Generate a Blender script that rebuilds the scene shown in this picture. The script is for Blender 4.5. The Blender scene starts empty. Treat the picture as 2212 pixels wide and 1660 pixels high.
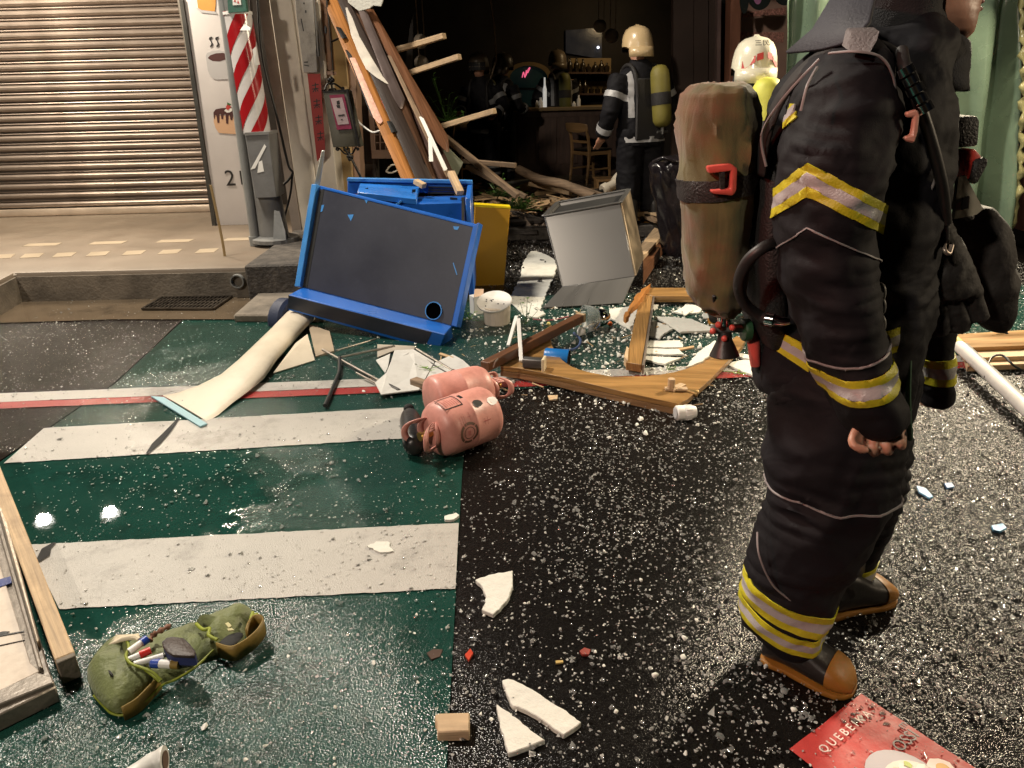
import bpy, bmesh, math, random
import numpy as np
from mathutils import Vector as V, Matrix, noise
R = math.radians
rnd = random.Random(11)
S = bpy.context.scene
COL = S.collection

# ------------------------------------------------------------------ camera
CAM_H, PITCH, ROLL, FPX = 1.5, R(21.8), R(1.55), 1640.0
_X = V((1, 0, 0)); _U = V((0, math.sin(PITCH), math.cos(PITCH))); FWD = V((0, math.cos(PITCH), -math.sin(PITCH)))
RIGHT = _X * math.cos(ROLL) - _U * math.sin(ROLL)
UPV = _U * math.cos(ROLL) + _X * math.sin(ROLL)
EYE = V((0, 0, CAM_H))
cam_data = bpy.data.cameras.new('camera'); cam = bpy.data.objects.new('camera', cam_data); COL.objects.link(cam)
cam.matrix_world = Matrix((( RIGHT.x, UPV.x, -FWD.x, EYE.x), (RIGHT.y, UPV.y, -FWD.y, EYE.y), (RIGHT.z, UPV.z, -FWD.z, EYE.z), (0, 0, 0, 1)))
cam_data.sensor_width = 36.0; cam_data.lens = 36.0 * FPX / 2212.0
cam_data.clip_start = 0.05; cam_data.clip_end = 300
cam_data.dof.use_dof = False
S.camera = cam

# ------------------------------------------------------------------ night sky, the lamps of the street and a front fill
W = bpy.data.worlds.new('World'); S.world = W; W.use_nodes = True
wn = W.node_tree.nodes; wl = W.node_tree.links
bg = wn['Background']
sky = wn.new('ShaderNodeTexSky'); sky.sky_type = 'NISHITA'; sky.sun_disc = False
sky.sun_elevation = R(-4); sky.sun_rotation = R(200)
wl.new(sky.outputs[0], bg.inputs[0]); bg.inputs[1].default_value = 0.05
S.view_settings.view_transform = 'Standard'; S.view_settings.look = 'None'
S.view_settings.exposure = 0.0; S.view_settings.gamma = 1.0; S.view_settings.use_curve_mapping = False
S.cycles.use_denoising = True
S.cycles.max_bounces = 7; S.cycles.glossy_bounces = 3; S.cycles.transparent_max_bounces = 8
S.cycles.caustics_reflective = False; S.cycles.caustics_refractive = False
S.cycles.sample_clamp_indirect = 4.0

def lamp(name, loc, target, power, col, size, shape='DISK', spread=180):
    L = bpy.data.lights.new(name, 'AREA'); L.energy = power; L.color = col; L.shape = shape; L.size = size
    L.spread = R(spread)
    o = bpy.data.objects.new(name, L); COL.objects.link(o); o.location = loc
    o.rotation_euler = (V(target) - V(loc)).to_track_quat('-Z', 'Y').to_euler()
    return o
# high street lamp beyond the utility pole, the main light of the street
lamp('street_and_fill_light', (-3.6, 5.2, 6.2), (0.6, 3.0, 0), 640, (1.0, .90, .76), .8)
# unseen fill lamp added behind the camera for the surfaces facing it
lamp('street_and_fill_light', (-4.4, -3.2, 5.2), (-.2, 5.5, .6), 330, (1.0, .86, .70), .5)
# lit shop front further along on the right
lamp('shop_front_light', (3.75, 5.6, 2.7), (1.5, 2.2, 0.2), 330, (1.0, .84, .60), .5)
# lamp across the junction on the right
lamp('shop_front_light', (3.7, 1.5, 1.9), (1.1, 1.9, .6), 38, (1.0, .80, .55), .5)
# flashing light of the fire engine parked behind on the left
lamp('fire_engine_light', (-2.6, .2, 2.6), (1.0, 1.8, 1.0), 4.5, (1.0, .10, .06), .2, spread=60)

# ------------------------------------------------------------------ picture point -> place on a real plane
def ray(x, y):
    return FWD + RIGHT * ((x - 1106) / FPX) - UPV * ((y - 830) / FPX)
def G(x, y, z=0.0):
    d = ray(x, y); return EYE + d * ((z - CAM_H) / d.z)
def A(x, y, Y):
    d = ray(x, y); return EYE + d * (Y / d.y)
def PLN(a, b, c):
    n = (b - a).cross(c - a)
    def f(x, y):
        d = ray(x, y); return EYE + d * ((a - EYE).dot(n) / d.dot(n))
    return f

# ------------------------------------------------------------------ objects
def tag(o, label=None, cat=None, group=None, kind=None):
    if label: o['label'] = label
    if cat: o['category'] = cat
    if group: o['group'] = group
    if kind: o['kind'] = kind
    return o
def thing(name, label, cat, loc=(0, 0, 0), group=None):
    o = bpy.data.objects.new(name, None); COL.objects.link(o); o.location = loc
    o.empty_display_size = .05
    return tag(o, label, cat, group)
def wloc(p):
    v = V((0, 0, 0))
    while p is not None:
        v += V(p.location); p = p.parent
    return v

class M:
    """collects verts and faces in world coordinates"""
    def __init__(s): s.v = []; s.f = []; s.mi = []
    def add(s, vs, fs, mi=0):
        b = len(s.v); s.v += [V(p) for p in vs]
        s.f += [[b + i for i in f] for f in fs]; s.mi += [mi] * len(fs); return s
    def box(s, c, size, rot=None, mi=0):
        hx, hy, hz = [k / 2 for k in size]
        vs = [V((x, y, z)) for z in (-hz, hz) for y in (-hy, hy) for x in (-hx, hx)]
        if rot is not None: vs = [rot @ p for p in vs]
        return s.add([V(c) + p for p in vs], [(0, 2, 3, 1), (4, 5, 7, 6), (0, 1, 5, 4), (2, 6, 7, 3), (0, 4, 6, 2), (1, 3, 7, 5)], mi)
    def beam(s, p0, p1, w, h, up=(0, 0, 1), mi=0):
        p0, p1 = V(p0), V(p1); d = (p1 - p0).normalized(); u = V(up)
        sd = d.cross(u)
        if sd.length < 1e-4: sd = d.cross(V((0, 1, 0)))
        sd.normalize(); u = sd.cross(d)
        vs = []
        for p in (p0, p1):
            for a, b in ((-1, -1), (1, -1), (1, 1), (-1, 1)): vs.append(p + sd * a * w / 2 + u * b * h / 2)
        return s.add(vs, [(0, 1, 2, 3), (7, 6, 5, 4), (0, 4, 5, 1), (1, 5, 6, 2), (2, 6, 7, 3), (3, 7, 4, 0)], mi)
    def prism(s, pts, vec, mi=0):
        n = len(pts); pts = [V(p) for p in pts]; vec = V(vec)
        nrm = V((0, 0, 0))
        for i in range(n): nrm += pts[i].cross(pts[(i + 1) % n])
        if nrm.dot(vec) > 0: pts = pts[::-1]
        return s.add(pts + [p + vec for p in pts], [list(range(n)), list(range(2 * n - 1, n - 1, -1))] + [(i, n + i, n + (i + 1) % n, (i + 1) % n) for i in range(n)], mi)
    def flat(s, pts, mi=0):
        pts = [V(p) for p in pts]; return s.add(pts, [list(range(len(pts)))], mi)
    def loft(s, rings, cap=True, closed=True, mi=0):
        n = len(rings[0]); fs = []
        for k in range(len(rings) - 1):
            for i in range(n if closed else n - 1):
                j = (i + 1) % n; fs.append((k * n + i, k * n + j, (k + 1) * n + j, (k + 1) * n + i))
        if cap: fs += [list(range(n - 1, -1, -1)), list(range((len(rings) - 1) * n, len(rings) * n))]
        return s.add([p for r in rings for p in r], fs, mi)
    def tube(s, pts, r, n=10, cap=True, mi=0):
        pts = [V(p) for p in pts]; rs = r if isinstance(r, (list, tuple)) else [r] * len(pts)
        rings = []; ref = None
        for i, p in enumerate(pts):
            d = (pts[min(i + 1, len(pts) - 1)] - pts[max(i - 1, 0)]).normalized()
            if ref is None:
                ref = d.orthogonal().normalized()
            ref = (ref - d * ref.dot(d)).normalized(); b = d.cross(ref)
            rings.append([p + (ref * math.cos(2 * math.pi * k / n) + b * math.sin(2 * math.pi * k / n)) * rs[i] for k in range(n)])
        return s.loft(rings, cap, mi=mi)
    def lathe(s, prof, base, axis=(0, 0, 1), n=28, cap=True, mi=0):
        """prof: (radius, height along axis)"""
        ax = V(axis).normalized(); e = ax.orthogonal().normalized(); b = ax.cross(e); base = V(base)
        rings = [[base + ax * h + (e * math.cos(2 * math.pi * k / n) + b * math.sin(2 * math.pi * k / n)) * max(r, 1e-4) for k in range(n)] for r, h in prof]
        return s.loft(rings, cap, mi=mi)
    def ball(s, c, r, n=16, m=10, sc=(1, 1, 1), mi=0):
        c = V(c); rings = []
        for j in range(m + 1):
            t = math.pi * j / m; rr = max(math.sin(t), 1e-3) * r
            rings.append([c + V((math.cos(2 * math.pi * k / n) * rr * sc[0], math.sin(2 * math.pi * k / n) * rr * sc[1], -math.cos(t) * r * sc[2])) for k in range(n)])
        return s.loft(rings, True, mi=mi)
    def mesh(s, name, off=V((0, 0, 0)), fix=True):
        me = bpy.data.meshes.new(name)
        me.from_pydata([tuple(p - off) for p in s.v], [], s.f)
        me.polygons.foreach_set('material_index', s.mi)
        if fix:
            bm = bmesh.new(); bm.from_mesh(me); bmesh.ops.recalc_face_normals(bm, faces=bm.faces); bm.to_mesh(me); bm.free()
        return me
    def obj(s, name, mats, parent=None, bev=0.0, smooth=None, grain=None, seg=1, loc=None, fix=True):
        """link everything collected as ONE mesh object; grain = direction the wood fibres run"""
        if loc is None:
            if parent is not None: off = wloc(parent)
            else:
                off = V((sum(p.x for p in s.v), sum(p.y for p in s.v), 0)) / len(s.v); off.z = min(p.z for p in s.v)
        else: off = V(loc)
        me = s.mesh(name, off, fix)
        return finish(name, me, mats, parent, off, bev, smooth, grain, seg)

def finish(name, me, mats, parent, off, bev=0, smooth=None, grain=None, seg=1):
    if bev:
        bm = bmesh.new(); bm.from_mesh(me)
        es = [e for e in bm.edges if len(e.link_faces) == 2 and e.calc_face_angle(0) > R(28)]
        bmesh.ops.bevel(bm, geom=es, offset=bev, offset_type='OFFSET', segments=seg, profile=.5, affect='EDGES', clamp_overlap=True)
        bm.to_mesh(me); bm.free()
    if grain is not None:
        g = V(grain).normalized(); a = g.orthogonal().normalized(); b = g.cross(a)
        uv = me.uv_layers.new(name='grain'); r0 = rnd.random() * 9
        co = [v.co for v in me.vertices]
        d = []
        for l in me.loops:
            p = co[l.vertex_index]; d += [p.dot(g) + r0, p.dot(a) + .73 * p.dot(b) + r0]
        uv.data.foreach_set('uv', d)
    if smooth is not None or bev:
        me.shade_smooth()
        me.set_sharp_from_angle(angle=R(smooth if smooth is not None else 35))
    o = bpy.data.objects.new(name, me); COL.objects.link(o)
    for m in (mats if isinstance(mats, (list, tuple)) else [mats]): me.materials.append(m)
    if parent is not None:
        o.parent = parent; o.location = off - wloc(parent)
    else: o.location = off
    return o

def fuse(ms, voxel=.01, smooth=6, shrink=None):
    """union of closed lofts as one continuous surface"""
    m = M()
    for k in ms: m.add(k.v, k.f)
    me = m.mesh('tmp'); o = bpy.data.objects.new('tmp', me); COL.objects.link(o)
    md = o.modifiers.new('r', 'REMESH'); md.mode = 'VOXEL'; md.voxel_size = voxel
    if smooth:
        sm = o.modifiers.new('s', 'SMOOTH'); sm.iterations = smooth; sm.factor = .5
    dg = bpy.context.evaluated_depsgraph_get()
    out = bpy.data.meshes.new_from_object(o.evaluated_get(dg))
    bpy.data.objects.remove(o); bpy.data.meshes.remove(me)
    return out

def wrinkle(me, amp, sc=(9, 9, 9), ridge=True, seed=0.0, octv=2, keep=None):
    """cloth folds: push the surface along its normals with ridged noise"""
    off = V((seed, seed * 1.7, -seed))
    ns = [v.normal.copy() for v in me.vertices]
    for v, n in zip(me.vertices, ns):
        p = V((v.co.x * sc[0], v.co.y * sc[1], v.co.z * sc[2])) + off
        p += noise.noise_vector(p * .5) * .8
        h = noise.noise(p) + .5 * noise.noise(p * 2.1)
        if ridge: h = 1 - 2.2 * abs(h)
        k = amp if keep is None else amp * keep(v.co)
        v.co += n * (h * k)
    me.update()

def to_M(me):
    m = M(); m.v = [v.co.copy() for v in me.vertices]; m.f = [list(p.vertices) for p in me.polygons]; m.mi = [0] * len(m.f); return m

def strip_of(me, planes, off=.003, keep=None):
    """cut a clean-edged patch out of a garment between planes [(point, normal)...] (kept side = +normal) and lift it off the cloth"""
    bm = bmesh.new(); bm.from_mesh(me)
    bm.normal_update()
    for p, n in planes:
        bmesh.ops.bisect_plane(bm, geom=bm.verts[:] + bm.edges[:] + bm.faces[:], plane_co=p, plane_no=n, clear_inner=True)
    if keep:
        dl = [f for f in bm.faces if not keep(f.calc_center_median())]
        bmesh.ops.delete(bm, geom=dl, context='FACES')
    bm.normal_update()
    for v in bm.verts: v.co += v.normal * off
    ext = bmesh.ops.extrude_face_region(bm, geom=bm.faces[:])
    for e in ext['geom']:
        if isinstance(e, bmesh.types.BMVert): e.co -= e.normal * (off * .9)
    # one tape is one piece: drop slivers cut off elsewhere on the garment
    bm.verts.ensure_lookup_table(); seen = set(); isl = []
    for v in bm.verts:
        if v in seen: continue
        st, comp = [v], []; seen.add(v)
        while st:
            a = st.pop(); comp.append(a)
            for e in a.link_edges:
                b = e.other_vert(a)
                if b not in seen: seen.add(b); st.append(b)
        isl.append(comp)
    if len(isl) > 1:
        big = max(isl, key=len)
        bmesh.ops.delete(bm, geom=[v for c in isl if c is not big for v in c], context='VERTS')
    out = bpy.data.meshes.new('strip'); bm.to_mesh(out); bm.free(); return out

def img_ring(L, Rr, Y, d, n=28, tilt=0.0, p=2.0, yaw=0.0):
    """ring whose outline in the picture runs from L to Rr, standing at depth Y with half thickness d"""
    a, b = A(L[0], L[1], Y), A(Rr[0], Rr[1], Y)
    c = (a + b) / 2; ax = (b - a) / 2
    if yaw: ax = Matrix.Rotation(yaw, 3, 'Z') @ ax
    dp = V((0, d, d * tilt)); out = []
    for k in range(n):
        t = 2 * math.pi * k / n; cs, sn = math.cos(t), math.sin(t)
        cs = math.copysign(abs(cs) ** (2 / p), cs); sn = math.copysign(abs(sn) ** (2 / p), sn)
        out.append(c + ax * cs + dp * sn)
    return out

# ------------------------------------------------------------------ materials
def mat(name, col, rough=.6, metal=0.0, var=.15, vs=6.0, bump=.15, bs=60.0, spec=.5, coat=0.0, grain=False, dirt_or_light=0.0, dirt_or_light_col=(.03, .025, .02), ds=4.0, trans=0.0, alpha=1.0, emit=None, es=1.0, rv=.15, sheen=0.0, sss=0.0, gs=(3, 70)):
    m = bpy.data.materials.new(name); m.use_nodes = True; nt = m.node_tree; N = nt.nodes; L = nt.links
    b = N['Principled BSDF']; tc = N.new('ShaderNodeTexCoord')
    b.inputs['Roughness'].default_value = rough; b.inputs['Metallic'].default_value = metal
    b.inputs['Specular IOR Level'].default_value = spec; b.inputs['Coat Weight'].default_value = coat
    b.inputs['Coat Roughness'].default_value = .12
    b.inputs['Transmission Weight'].default_value = trans; b.inputs['Alpha'].default_value = alpha
    b.inputs['Sheen Weight'].default_value = sheen
    if sss: b.inputs['Subsurface Weight'].default_value = sss; b.inputs['Subsurface Radius'].default_value = (.01, .004, .002)
    if emit: b.inputs['Emission Color'].default_value = (*emit, 1); b.inputs['Emission Strength'].default_value = es
    n1 = N.new('ShaderNodeTexNoise'); n1.inputs['Scale'].default_value = vs; n1.inputs['Detail'].default_value = 5
    src = tc.outputs['Object']
    if grain:
        mp = N.new('ShaderNodeMapping'); mp.inputs['Scale'].default_value = (gs[0], gs[1], 1)
        L.new(tc.outputs['UV'], mp.inputs[0]); src = mp.outputs[0]; n1.inputs['Scale'].default_value = 1.0
        n1.inputs['Distortion'].default_value = .6
    L.new(src, n1.inputs['Vector'])
    rp = N.new('ShaderNodeValToRGB'); e = rp.color_ramp.elements
    e[0].position, e[1].position = .3, .7
    e[0].color = (*[c * (1 - var) for c in col], 1); e[1].color = (*[min(c * (1 + var), 1) for c in col], 1)
    L.new(n1.outputs['Fac'], rp.inputs[0]); out = rp.outputs[0]
    if dirt_or_light:
        n2 = N.new('ShaderNodeTexNoise'); n2.inputs['Scale'].default_value = ds; n2.inputs['Detail'].default_value = 9; n2.inputs['Roughness'].default_value = .65
        L.new(tc.outputs['Object'], n2.inputs['Vector'])
        r2 = N.new('ShaderNodeValToRGB'); r2.color_ramp.elements[0].position = .48; r2.color_ramp.elements[1].position = .72
        r2.color_ramp.elements[1].color = (dirt_or_light, dirt_or_light, dirt_or_light, 1); L.new(n2.outputs['Fac'], r2.inputs[0])
        mx = N.new('ShaderNodeMix'); mx.data_type = 'RGBA'; L.new(r2.outputs[0], mx.inputs['Factor']); L.new(out, mx.inputs['A'])
        mx.inputs['B'].default_value = (*dirt_or_light_col, 1); out = mx.outputs['Result']
    L.new(out, b.inputs['Base Color'])
    if bump:
        n3 = N.new('ShaderNodeTexNoise'); n3.inputs['Scale'].default_value = bs; n3.inputs['Detail'].default_value = 3
        if grain: L.new(src, n3.inputs['Vector']); n3.inputs['Scale'].default_value = 1.5
        else: L.new(tc.outputs['Object'], n3.inputs['Vector'])
        bp = N.new('ShaderNodeBump'); bp.inputs['Strength'].default_value = bump; bp.inputs['Distance'].default_value = .01
        L.new(n3.outputs['Fac'], bp.inputs['Height']); L.new(bp.outputs[0], b.inputs['Normal'])
    if rv:
        mr = N.new('ShaderNodeMapRange'); mr.inputs['To Min'].default_value = max(rough - rv, .03); mr.inputs['To Max'].default_value = min(rough + rv, 1)
        L.new(n1.outputs['Fac'], mr.inputs[0]); L.new(mr.outputs[0], b.inputs['Roughness'])
    return m

PUDDLES = [(*G(165, 1100).xy, .55), (*G(330, 1090).xy, .22)]
def cloth_folds(m, scale, dist, strength, seed=0.0):
    """soft creases of the cloth, finer than the modelled folds"""
    nt = m.node_tree; N = nt.nodes; L = nt.links; b = N['Principled BSDF']
    tc = N.new('ShaderNodeTexCoord'); mp = N.new('ShaderNodeMapping'); mp.inputs['Scale'].default_value = scale; mp.inputs['Location'].default_value = (seed, seed, seed)
    L.new(tc.outputs['Object'], mp.inputs[0])
    n = N.new('ShaderNodeTexNoise'); n.inputs['Scale'].default_value = 1; n.inputs['Detail'].default_value = 3; n.inputs['Distortion'].default_value = .9
    L.new(mp.outputs[0], n.inputs['Vector'])
    a = N.new('ShaderNodeMath'); a.operation = 'SUBTRACT'; L.new(n.outputs['Fac'], a.inputs[0]); a.inputs[1].default_value = .5
    c = N.new('ShaderNodeMath'); c.operation = 'ABSOLUTE'; L.new(a.outputs[0], c.inputs[0])
    r = N.new('ShaderNodeMapRange'); r.interpolation_type = 'SMOOTHSTEP'; r.inputs['From Min'].default_value = 0; r.inputs['From Max'].default_value = .22; r.inputs['To Min'].default_value = 1; r.inputs['To Max'].default_value = 0
    L.new(c.outputs[0], r.inputs[0])
    bp = N.new('ShaderNodeBump'); bp.inputs['Strength'].default_value = strength; bp.inputs['Distance'].default_value = dist; L.new(r.outputs[0], bp.inputs['Height'])
    if b.inputs['Normal'].links: L.new(b.inputs['Normal'].links[0].from_socket, bp.inputs['Normal'])
    L.new(bp.outputs[0], b.inputs['Normal'])
def wet_ground(name, col, pud=True, var=.35, grit=.55, puddle=.5, rough=.34, gs=210.0, dark=(.006, .0055, .005), spec=.5):
    """rain-wet paving: gritty where it drains, mirror-smooth where water stands"""
    m = bpy.data.materials.new(name); m.use_nodes = True; nt = m.node_tree; N = nt.nodes; L = nt.links
    b = N['Principled BSDF']; ge = N.new('ShaderNodeNewGeometry'); P = ge.outputs['Position']
    big = N.new('ShaderNodeTexNoise'); big.inputs['Scale'].default_value = .75; big.inputs['Detail'].default_value = 5; L.new(P, big.inputs['Vector'])
    fine = N.new('ShaderNodeTexNoise'); fine.inputs['Scale'].default_value = 9; fine.inputs['Detail'].default_value = 8; L.new(P, fine.inputs['Vector'])
    wetr = N.new('ShaderNodeValToRGB'); wetr.color_ramp.elements[0].position = puddle - .12; wetr.color_ramp.elements[1].position = min(puddle + .10, 1)
    L.new(big.outputs['Fac'], wetr.inputs[0]); wet = wetr.outputs[0]
    for px_, py_, pr_ in (PUDDLES if pud else ()):                     # standing water where the paving dips
        dn_ = N.new('ShaderNodeVectorMath'); dn_.operation = 'DISTANCE'; L.new(P, dn_.inputs[0]); dn_.inputs[1].default_value = (px_, py_, 0)
        wob = N.new('ShaderNodeMath'); wob.operation = 'MULTIPLY_ADD'; L.new(big.outputs['Fac'], wob.inputs[0]); wob.inputs[1].default_value = 1.1; wob2 = N.new('ShaderNodeMath'); wob2.operation = 'MULTIPLY_ADD'; L.new(fine.outputs['Fac'], wob2.inputs[0]); wob2.inputs[1].default_value = .35; L.new(dn_.outputs['Value'], wob2.inputs[2]); L.new(wob2.outputs[0], wob.inputs[2])
        mr_ = N.new('ShaderNodeMapRange'); mr_.inputs['From Min'].default_value = pr_ + 1.0; mr_.inputs['From Max'].default_value = pr_ + .80; L.new(wob.outputs[0], mr_.inputs[0])
        mxx = N.new('ShaderNodeMath'); mxx.operation = 'MAXIMUM'; L.new(wet, mxx.inputs[0]); L.new(mr_.outputs[0], mxx.inputs[1]); wet = mxx.outputs[0]
    mid = N.new('ShaderNodeTexNoise'); mid.inputs['Scale'].default_value = 5; mid.inputs['Detail'].default_value = 8; mid.inputs['Roughness'].default_value = .7; L.new(P, mid.inputs['Vector'])
    g = N.new('ShaderNodeTexVoronoi'); g.inputs['Scale'].default_value = gs; L.new(P, g.inputs['Vector'])
    g2 = N.new('ShaderNodeTexNoise'); g2.inputs['Scale'].default_value = gs * .8; g2.inputs['Detail'].default_value = 2; L.new(P, g2.inputs['Vector'])
    rp = N.new('ShaderNodeValToRGB'); e = rp.color_ramp.elements; e[0].position = .25; e[1].position = .75
    e[0].color = (*[c * (1 - var) for c in col], 1); e[1].color = (*[c * (1 + var) for c in col], 1)
    mixf = N.new('ShaderNodeMix'); mixf.inputs['Factor'].default_value = .45
    L.new(mid.outputs['Fac'], mixf.inputs['A']); L.new(g2.outputs['Fac'], mixf.inputs['B']); L.new(mixf.outputs['Result'], rp.inputs[0])
    wk = N.new('ShaderNodeTexNoise'); wk.inputs['Scale'].default_value = 2.3; wk.inputs['Detail'].default_value = 10; wk.inputs['Roughness'].default_value = .75; L.new(P, wk.inputs['Vector'])
    wr = N.new('ShaderNodeValToRGB'); wr.color_ramp.elements[0].position = .52; wr.color_ramp.elements[1].position = .70; wr.color_ramp.elements[1].color = (.7, .7, .7, 1)
    L.new(wk.outputs['Fac'], wr.inputs[0])
    mx = N.new('ShaderNodeMix'); mx.data_type = 'RGBA'; L.new(wr.outputs[0], mx.inputs['Factor']); L.new(rp.outputs[0], mx.inputs['A']); mx.inputs['B'].default_value = (*dark, 1)
    L.new(mx.outputs['Result'], b.inputs['Base Color'])
    rr = N.new('ShaderNodeMapRange'); rr.inputs['To Min'].default_value = rough; rr.inputs['To Max'].default_value = .014; L.new(wet, rr.inputs[0]); L.new(rr.outputs[0], b.inputs['Roughness'])
    bs_ = N.new('ShaderNodeMapRange'); bs_.inputs['To Min'].default_value = grit; bs_.inputs['To Max'].default_value = grit * .012; L.new(wet, bs_.inputs[0])
    bp = N.new('ShaderNodeBump'); bp.inputs['Distance'].default_value = .004; L.new(bs_.outputs[0], bp.inputs['Strength']); L.new(g.outputs['Distance'], bp.inputs['Height'])
    rip = N.new('ShaderNodeTexNoise'); rip.inputs['Scale'].default_value = 22; rip.inputs['Detail'].default_value = 2; L.new(P, rip.inputs['Vector'])
    bp2 = N.new('ShaderNodeBump'); bp2.inputs['Distance'].default_value = .004; bp2.inputs['Strength'].default_value = .02; L.new(rip.outputs['Fac'], bp2.inputs['Height']); L.new(bp.outputs[0], bp2.inputs['Normal'])
    L.new(bp2.outputs[0], b.inputs['Normal'])
    b.inputs['Specular IOR Level'].default_value = spec
    return m

m_asphalt = wet_ground('wet_asphalt', (.0062, .0055, .0052), grit=.42, puddle=.80, rough=.17, spec=.24)
m_green = wet_ground('green_road_paint', (.0085, .042, .033), var=.35, grit=.36, puddle=.66, rough=.13, spec=.32)
m_brown = wet_ground('wet_brown_asphalt', (.018, .0145, .0125), grit=.45, puddle=.80, rough=.16, spec=.16)
m_white_paint = wet_ground('white_road_paint', pud=False, col=(.40, .385, .36), var=.14, grit=.35, puddle=.63, rough=.42, dark=(.12, .11, .10), spec=.35)
m_red_paint = wet_ground('red_road_paint', pud=False, col=(.28, .022, .02), var=.2, grit=.4, puddle=.62, rough=.4)
m_gutter = wet_ground('gutter_concrete', (.10, .075, .05), var=.3, grit=.2, puddle=.46, rough=.3)
m_rubblefloor = wet_ground('dirty_wet_floor', (.05, .045, .04), var=.5, grit=.9, puddle=.6, gs=60)
m_concrete = mat('weathered_concrete', (.17, .145, .115), .8, var=.3, vs=5, bump=.4, bs=50, dirt_or_light=.8, ds=3)
m_concrete_dk = mat('rough_dark_concrete', (.06, .052, .045), .85, var=.5, vs=14, bump=1.0, bs=34)
m_side = mat('sidewalk_finish', (.175, .14, .105), .5, var=.12, vs=3, bump=.12, bs=90, dirt_or_light=.5, dirt_or_light_col=(.14, .10, .07))
m_light_patch = mat('light_patch_inlay', (.35, .285, .205), .4, var=.08, bump=.05)
m_beige = mat('beige_column_paint', (.64, .58, .49), .55, var=.08, vs=3, bump=.08, dirt_or_light=.35, dirt_or_light_col=(.2, .16, .12), ds=2)
m_wall_dk = mat('dark_wall', (.05, .04, .033), .8, var=.3)
m_cream = mat('cream_plaster', (.62, .44, .22), .6, var=.1, vs=3, bump=.1, dirt_or_light=.3, dirt_or_light_col=(.3, .2, .1))
m_zinc = mat('shutter_steel', (.34, .285, .245), .40, metal=.7, var=.12, vs=2, bump=.15, bs=14, dirt_or_light=.45, dirt_or_light_col=(.15, .12, .095), ds=3, rv=.1)
m_sign = mat('sign_white_vinyl', (.62, .60, .60), .35, var=.03, bump=0)
m_black = mat('black_paint', (.012, .012, .012), .4, var=.2, bump=.05)
m_blackmat = mat('matt_black', (.008, .008, .008), .8, var=.2, bump=.1)
m_greysteel = mat('grey_pole_paint', (.17, .17, .165), .45, var=.2, vs=5, bump=.1, dirt_or_light=.4, dirt_or_light_col=(.09, .06, .045))
m_pvc = mat('grey_pvc', (.20, .205, .20), .45, var=.1, bump=.04, dirt_or_light=.3)
m_whitep = mat('white_print', (.78, .77, .74), .5, var=.04, bump=0)
m_steel = mat('brushed_steel', (.17, .167, .163), .5, metal=.9, var=.2, vs=2.5, bump=.05, bs=120, rv=.08)
m_chrome = mat('bright_chrome', (.8, .8, .8), .12, metal=1, var=.03, bump=0, rv=.04)
m_wood = mat('raw_pine', (.46, .33, .20), .7, var=.28, grain=True, bump=.3, dirt_or_light=.5, dirt_or_light_col=(.2, .13, .08), ds=9)
m_wood_dk = mat('brown_wood', (.13, .055, .025), .45, var=.35, grain=True, bump=.15)
m_wood_or = mat('orange_varnished_wood', (.34, .14, .035), .38, var=.25, grain=True, bump=.1)
m_oak = mat('oak_veneer', (.27, .15, .052), .33, var=.40, grain=True, bump=.08, gs=(2.2, 95))
m_wood_gr = mat('weathered_wood', (.22, .15, .095), .8, var=.4, grain=True, bump=.4, dirt_or_light=.5)
m_burnt = mat('charred_wood', (.035, .028, .024), .8, var=.5, grain=True, bump=.5)
m_foam = mat('white_foam_board', (.62, .62, .57), .75, var=.07, vs=9, bump=.45, bs=45, dirt_or_light=.25, dirt_or_light_col=(.3, .28, .24), ds=14)
# ------------------------------------------------------------------ ground
def sheet(name, pts, m, kind='structure'):
    return tag(M().flat(pts).obj(name, m, loc=(0, 0, 0)), kind=kind)
def sheet_px(name, px, z, m): return sheet(name, [G(x, y, z) for x, y in px], m)
sheet('road', [(-60, -40, 0), (60, -40, 0), (60, 60, 0), (-60, 60, 0)], m_asphalt)
def gl(x, y): p = G(x, y); return (p.x, p.y)
# green walking lane: from the diagonal at the left to the far right, and the crossing at the near side
ga, gb, gc_ = G(400, 690), G(250, 830), G(10, 1000)
e1, e2 = G(998, 1030), G(965, 1660)
rl, rr_ = G(0, 882), G(1750, 812)          # near edge of the red line
gz = .004
near = [(e2.x + .02, -1.0, gz), (e1.x, e1.y + .75, gz)]
far_r = G(2212, 800)
pts = [(gc_.x - .9, -1.0, gz), (gc_.x - .02, gc_.y, gz), (gb.x, gb.y, gz), (ga.x, ga.y, gz), (ga.x + .25, 5.55, gz), (5.6, 5.4, gz), (5.6, 4.2, gz), (e1.x, e1.y + .9, gz), (e1.x, e1.y, gz), (e2.x, e2.y, gz), (e2.x + .03, -1.0, gz)]
sheet('green_lane', pts, m_green)
bz = .004
sheet('brown_lane', [(-9, 5.6, bz), (ga.x + .23, 5.54, bz), (ga.x - .01, ga.y, bz), (gb.x - .01, gb.y, bz), (gc_.x - .03, gc_.y, bz), (gc_.x - .91, -1, bz), (-9, -1, bz)], m_brown)
z2 = .008
def crooked(name, L0, L1, R1, R0, m, n=60, j=.0025):
    """painted band with slightly ragged edges: L0-R0 far edge, L1-R1 near edge"""
    top = [V(L0).lerp(V(R0), i / n) + V((0, rnd.uniform(-j, j), 0)) for i in range(n + 1)]
    bot = [V(L1).lerp(V(R1), i / n) + V((0, rnd.uniform(-j, j), 0)) for i in range(n + 1)]
    m_ = M().add(top + bot, [(i, n + 1 + i, n + 2 + i, i + 1) for i in range(n)])
    return tag(m_.obj(name, m, loc=(0, 0, 0)), kind='structure')
crooked('crossing_stripe', G(95, 925, z2), G(8, 1001, z2), G(891, 946, z2), G(882, 880, z2), m_white_paint)
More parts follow.
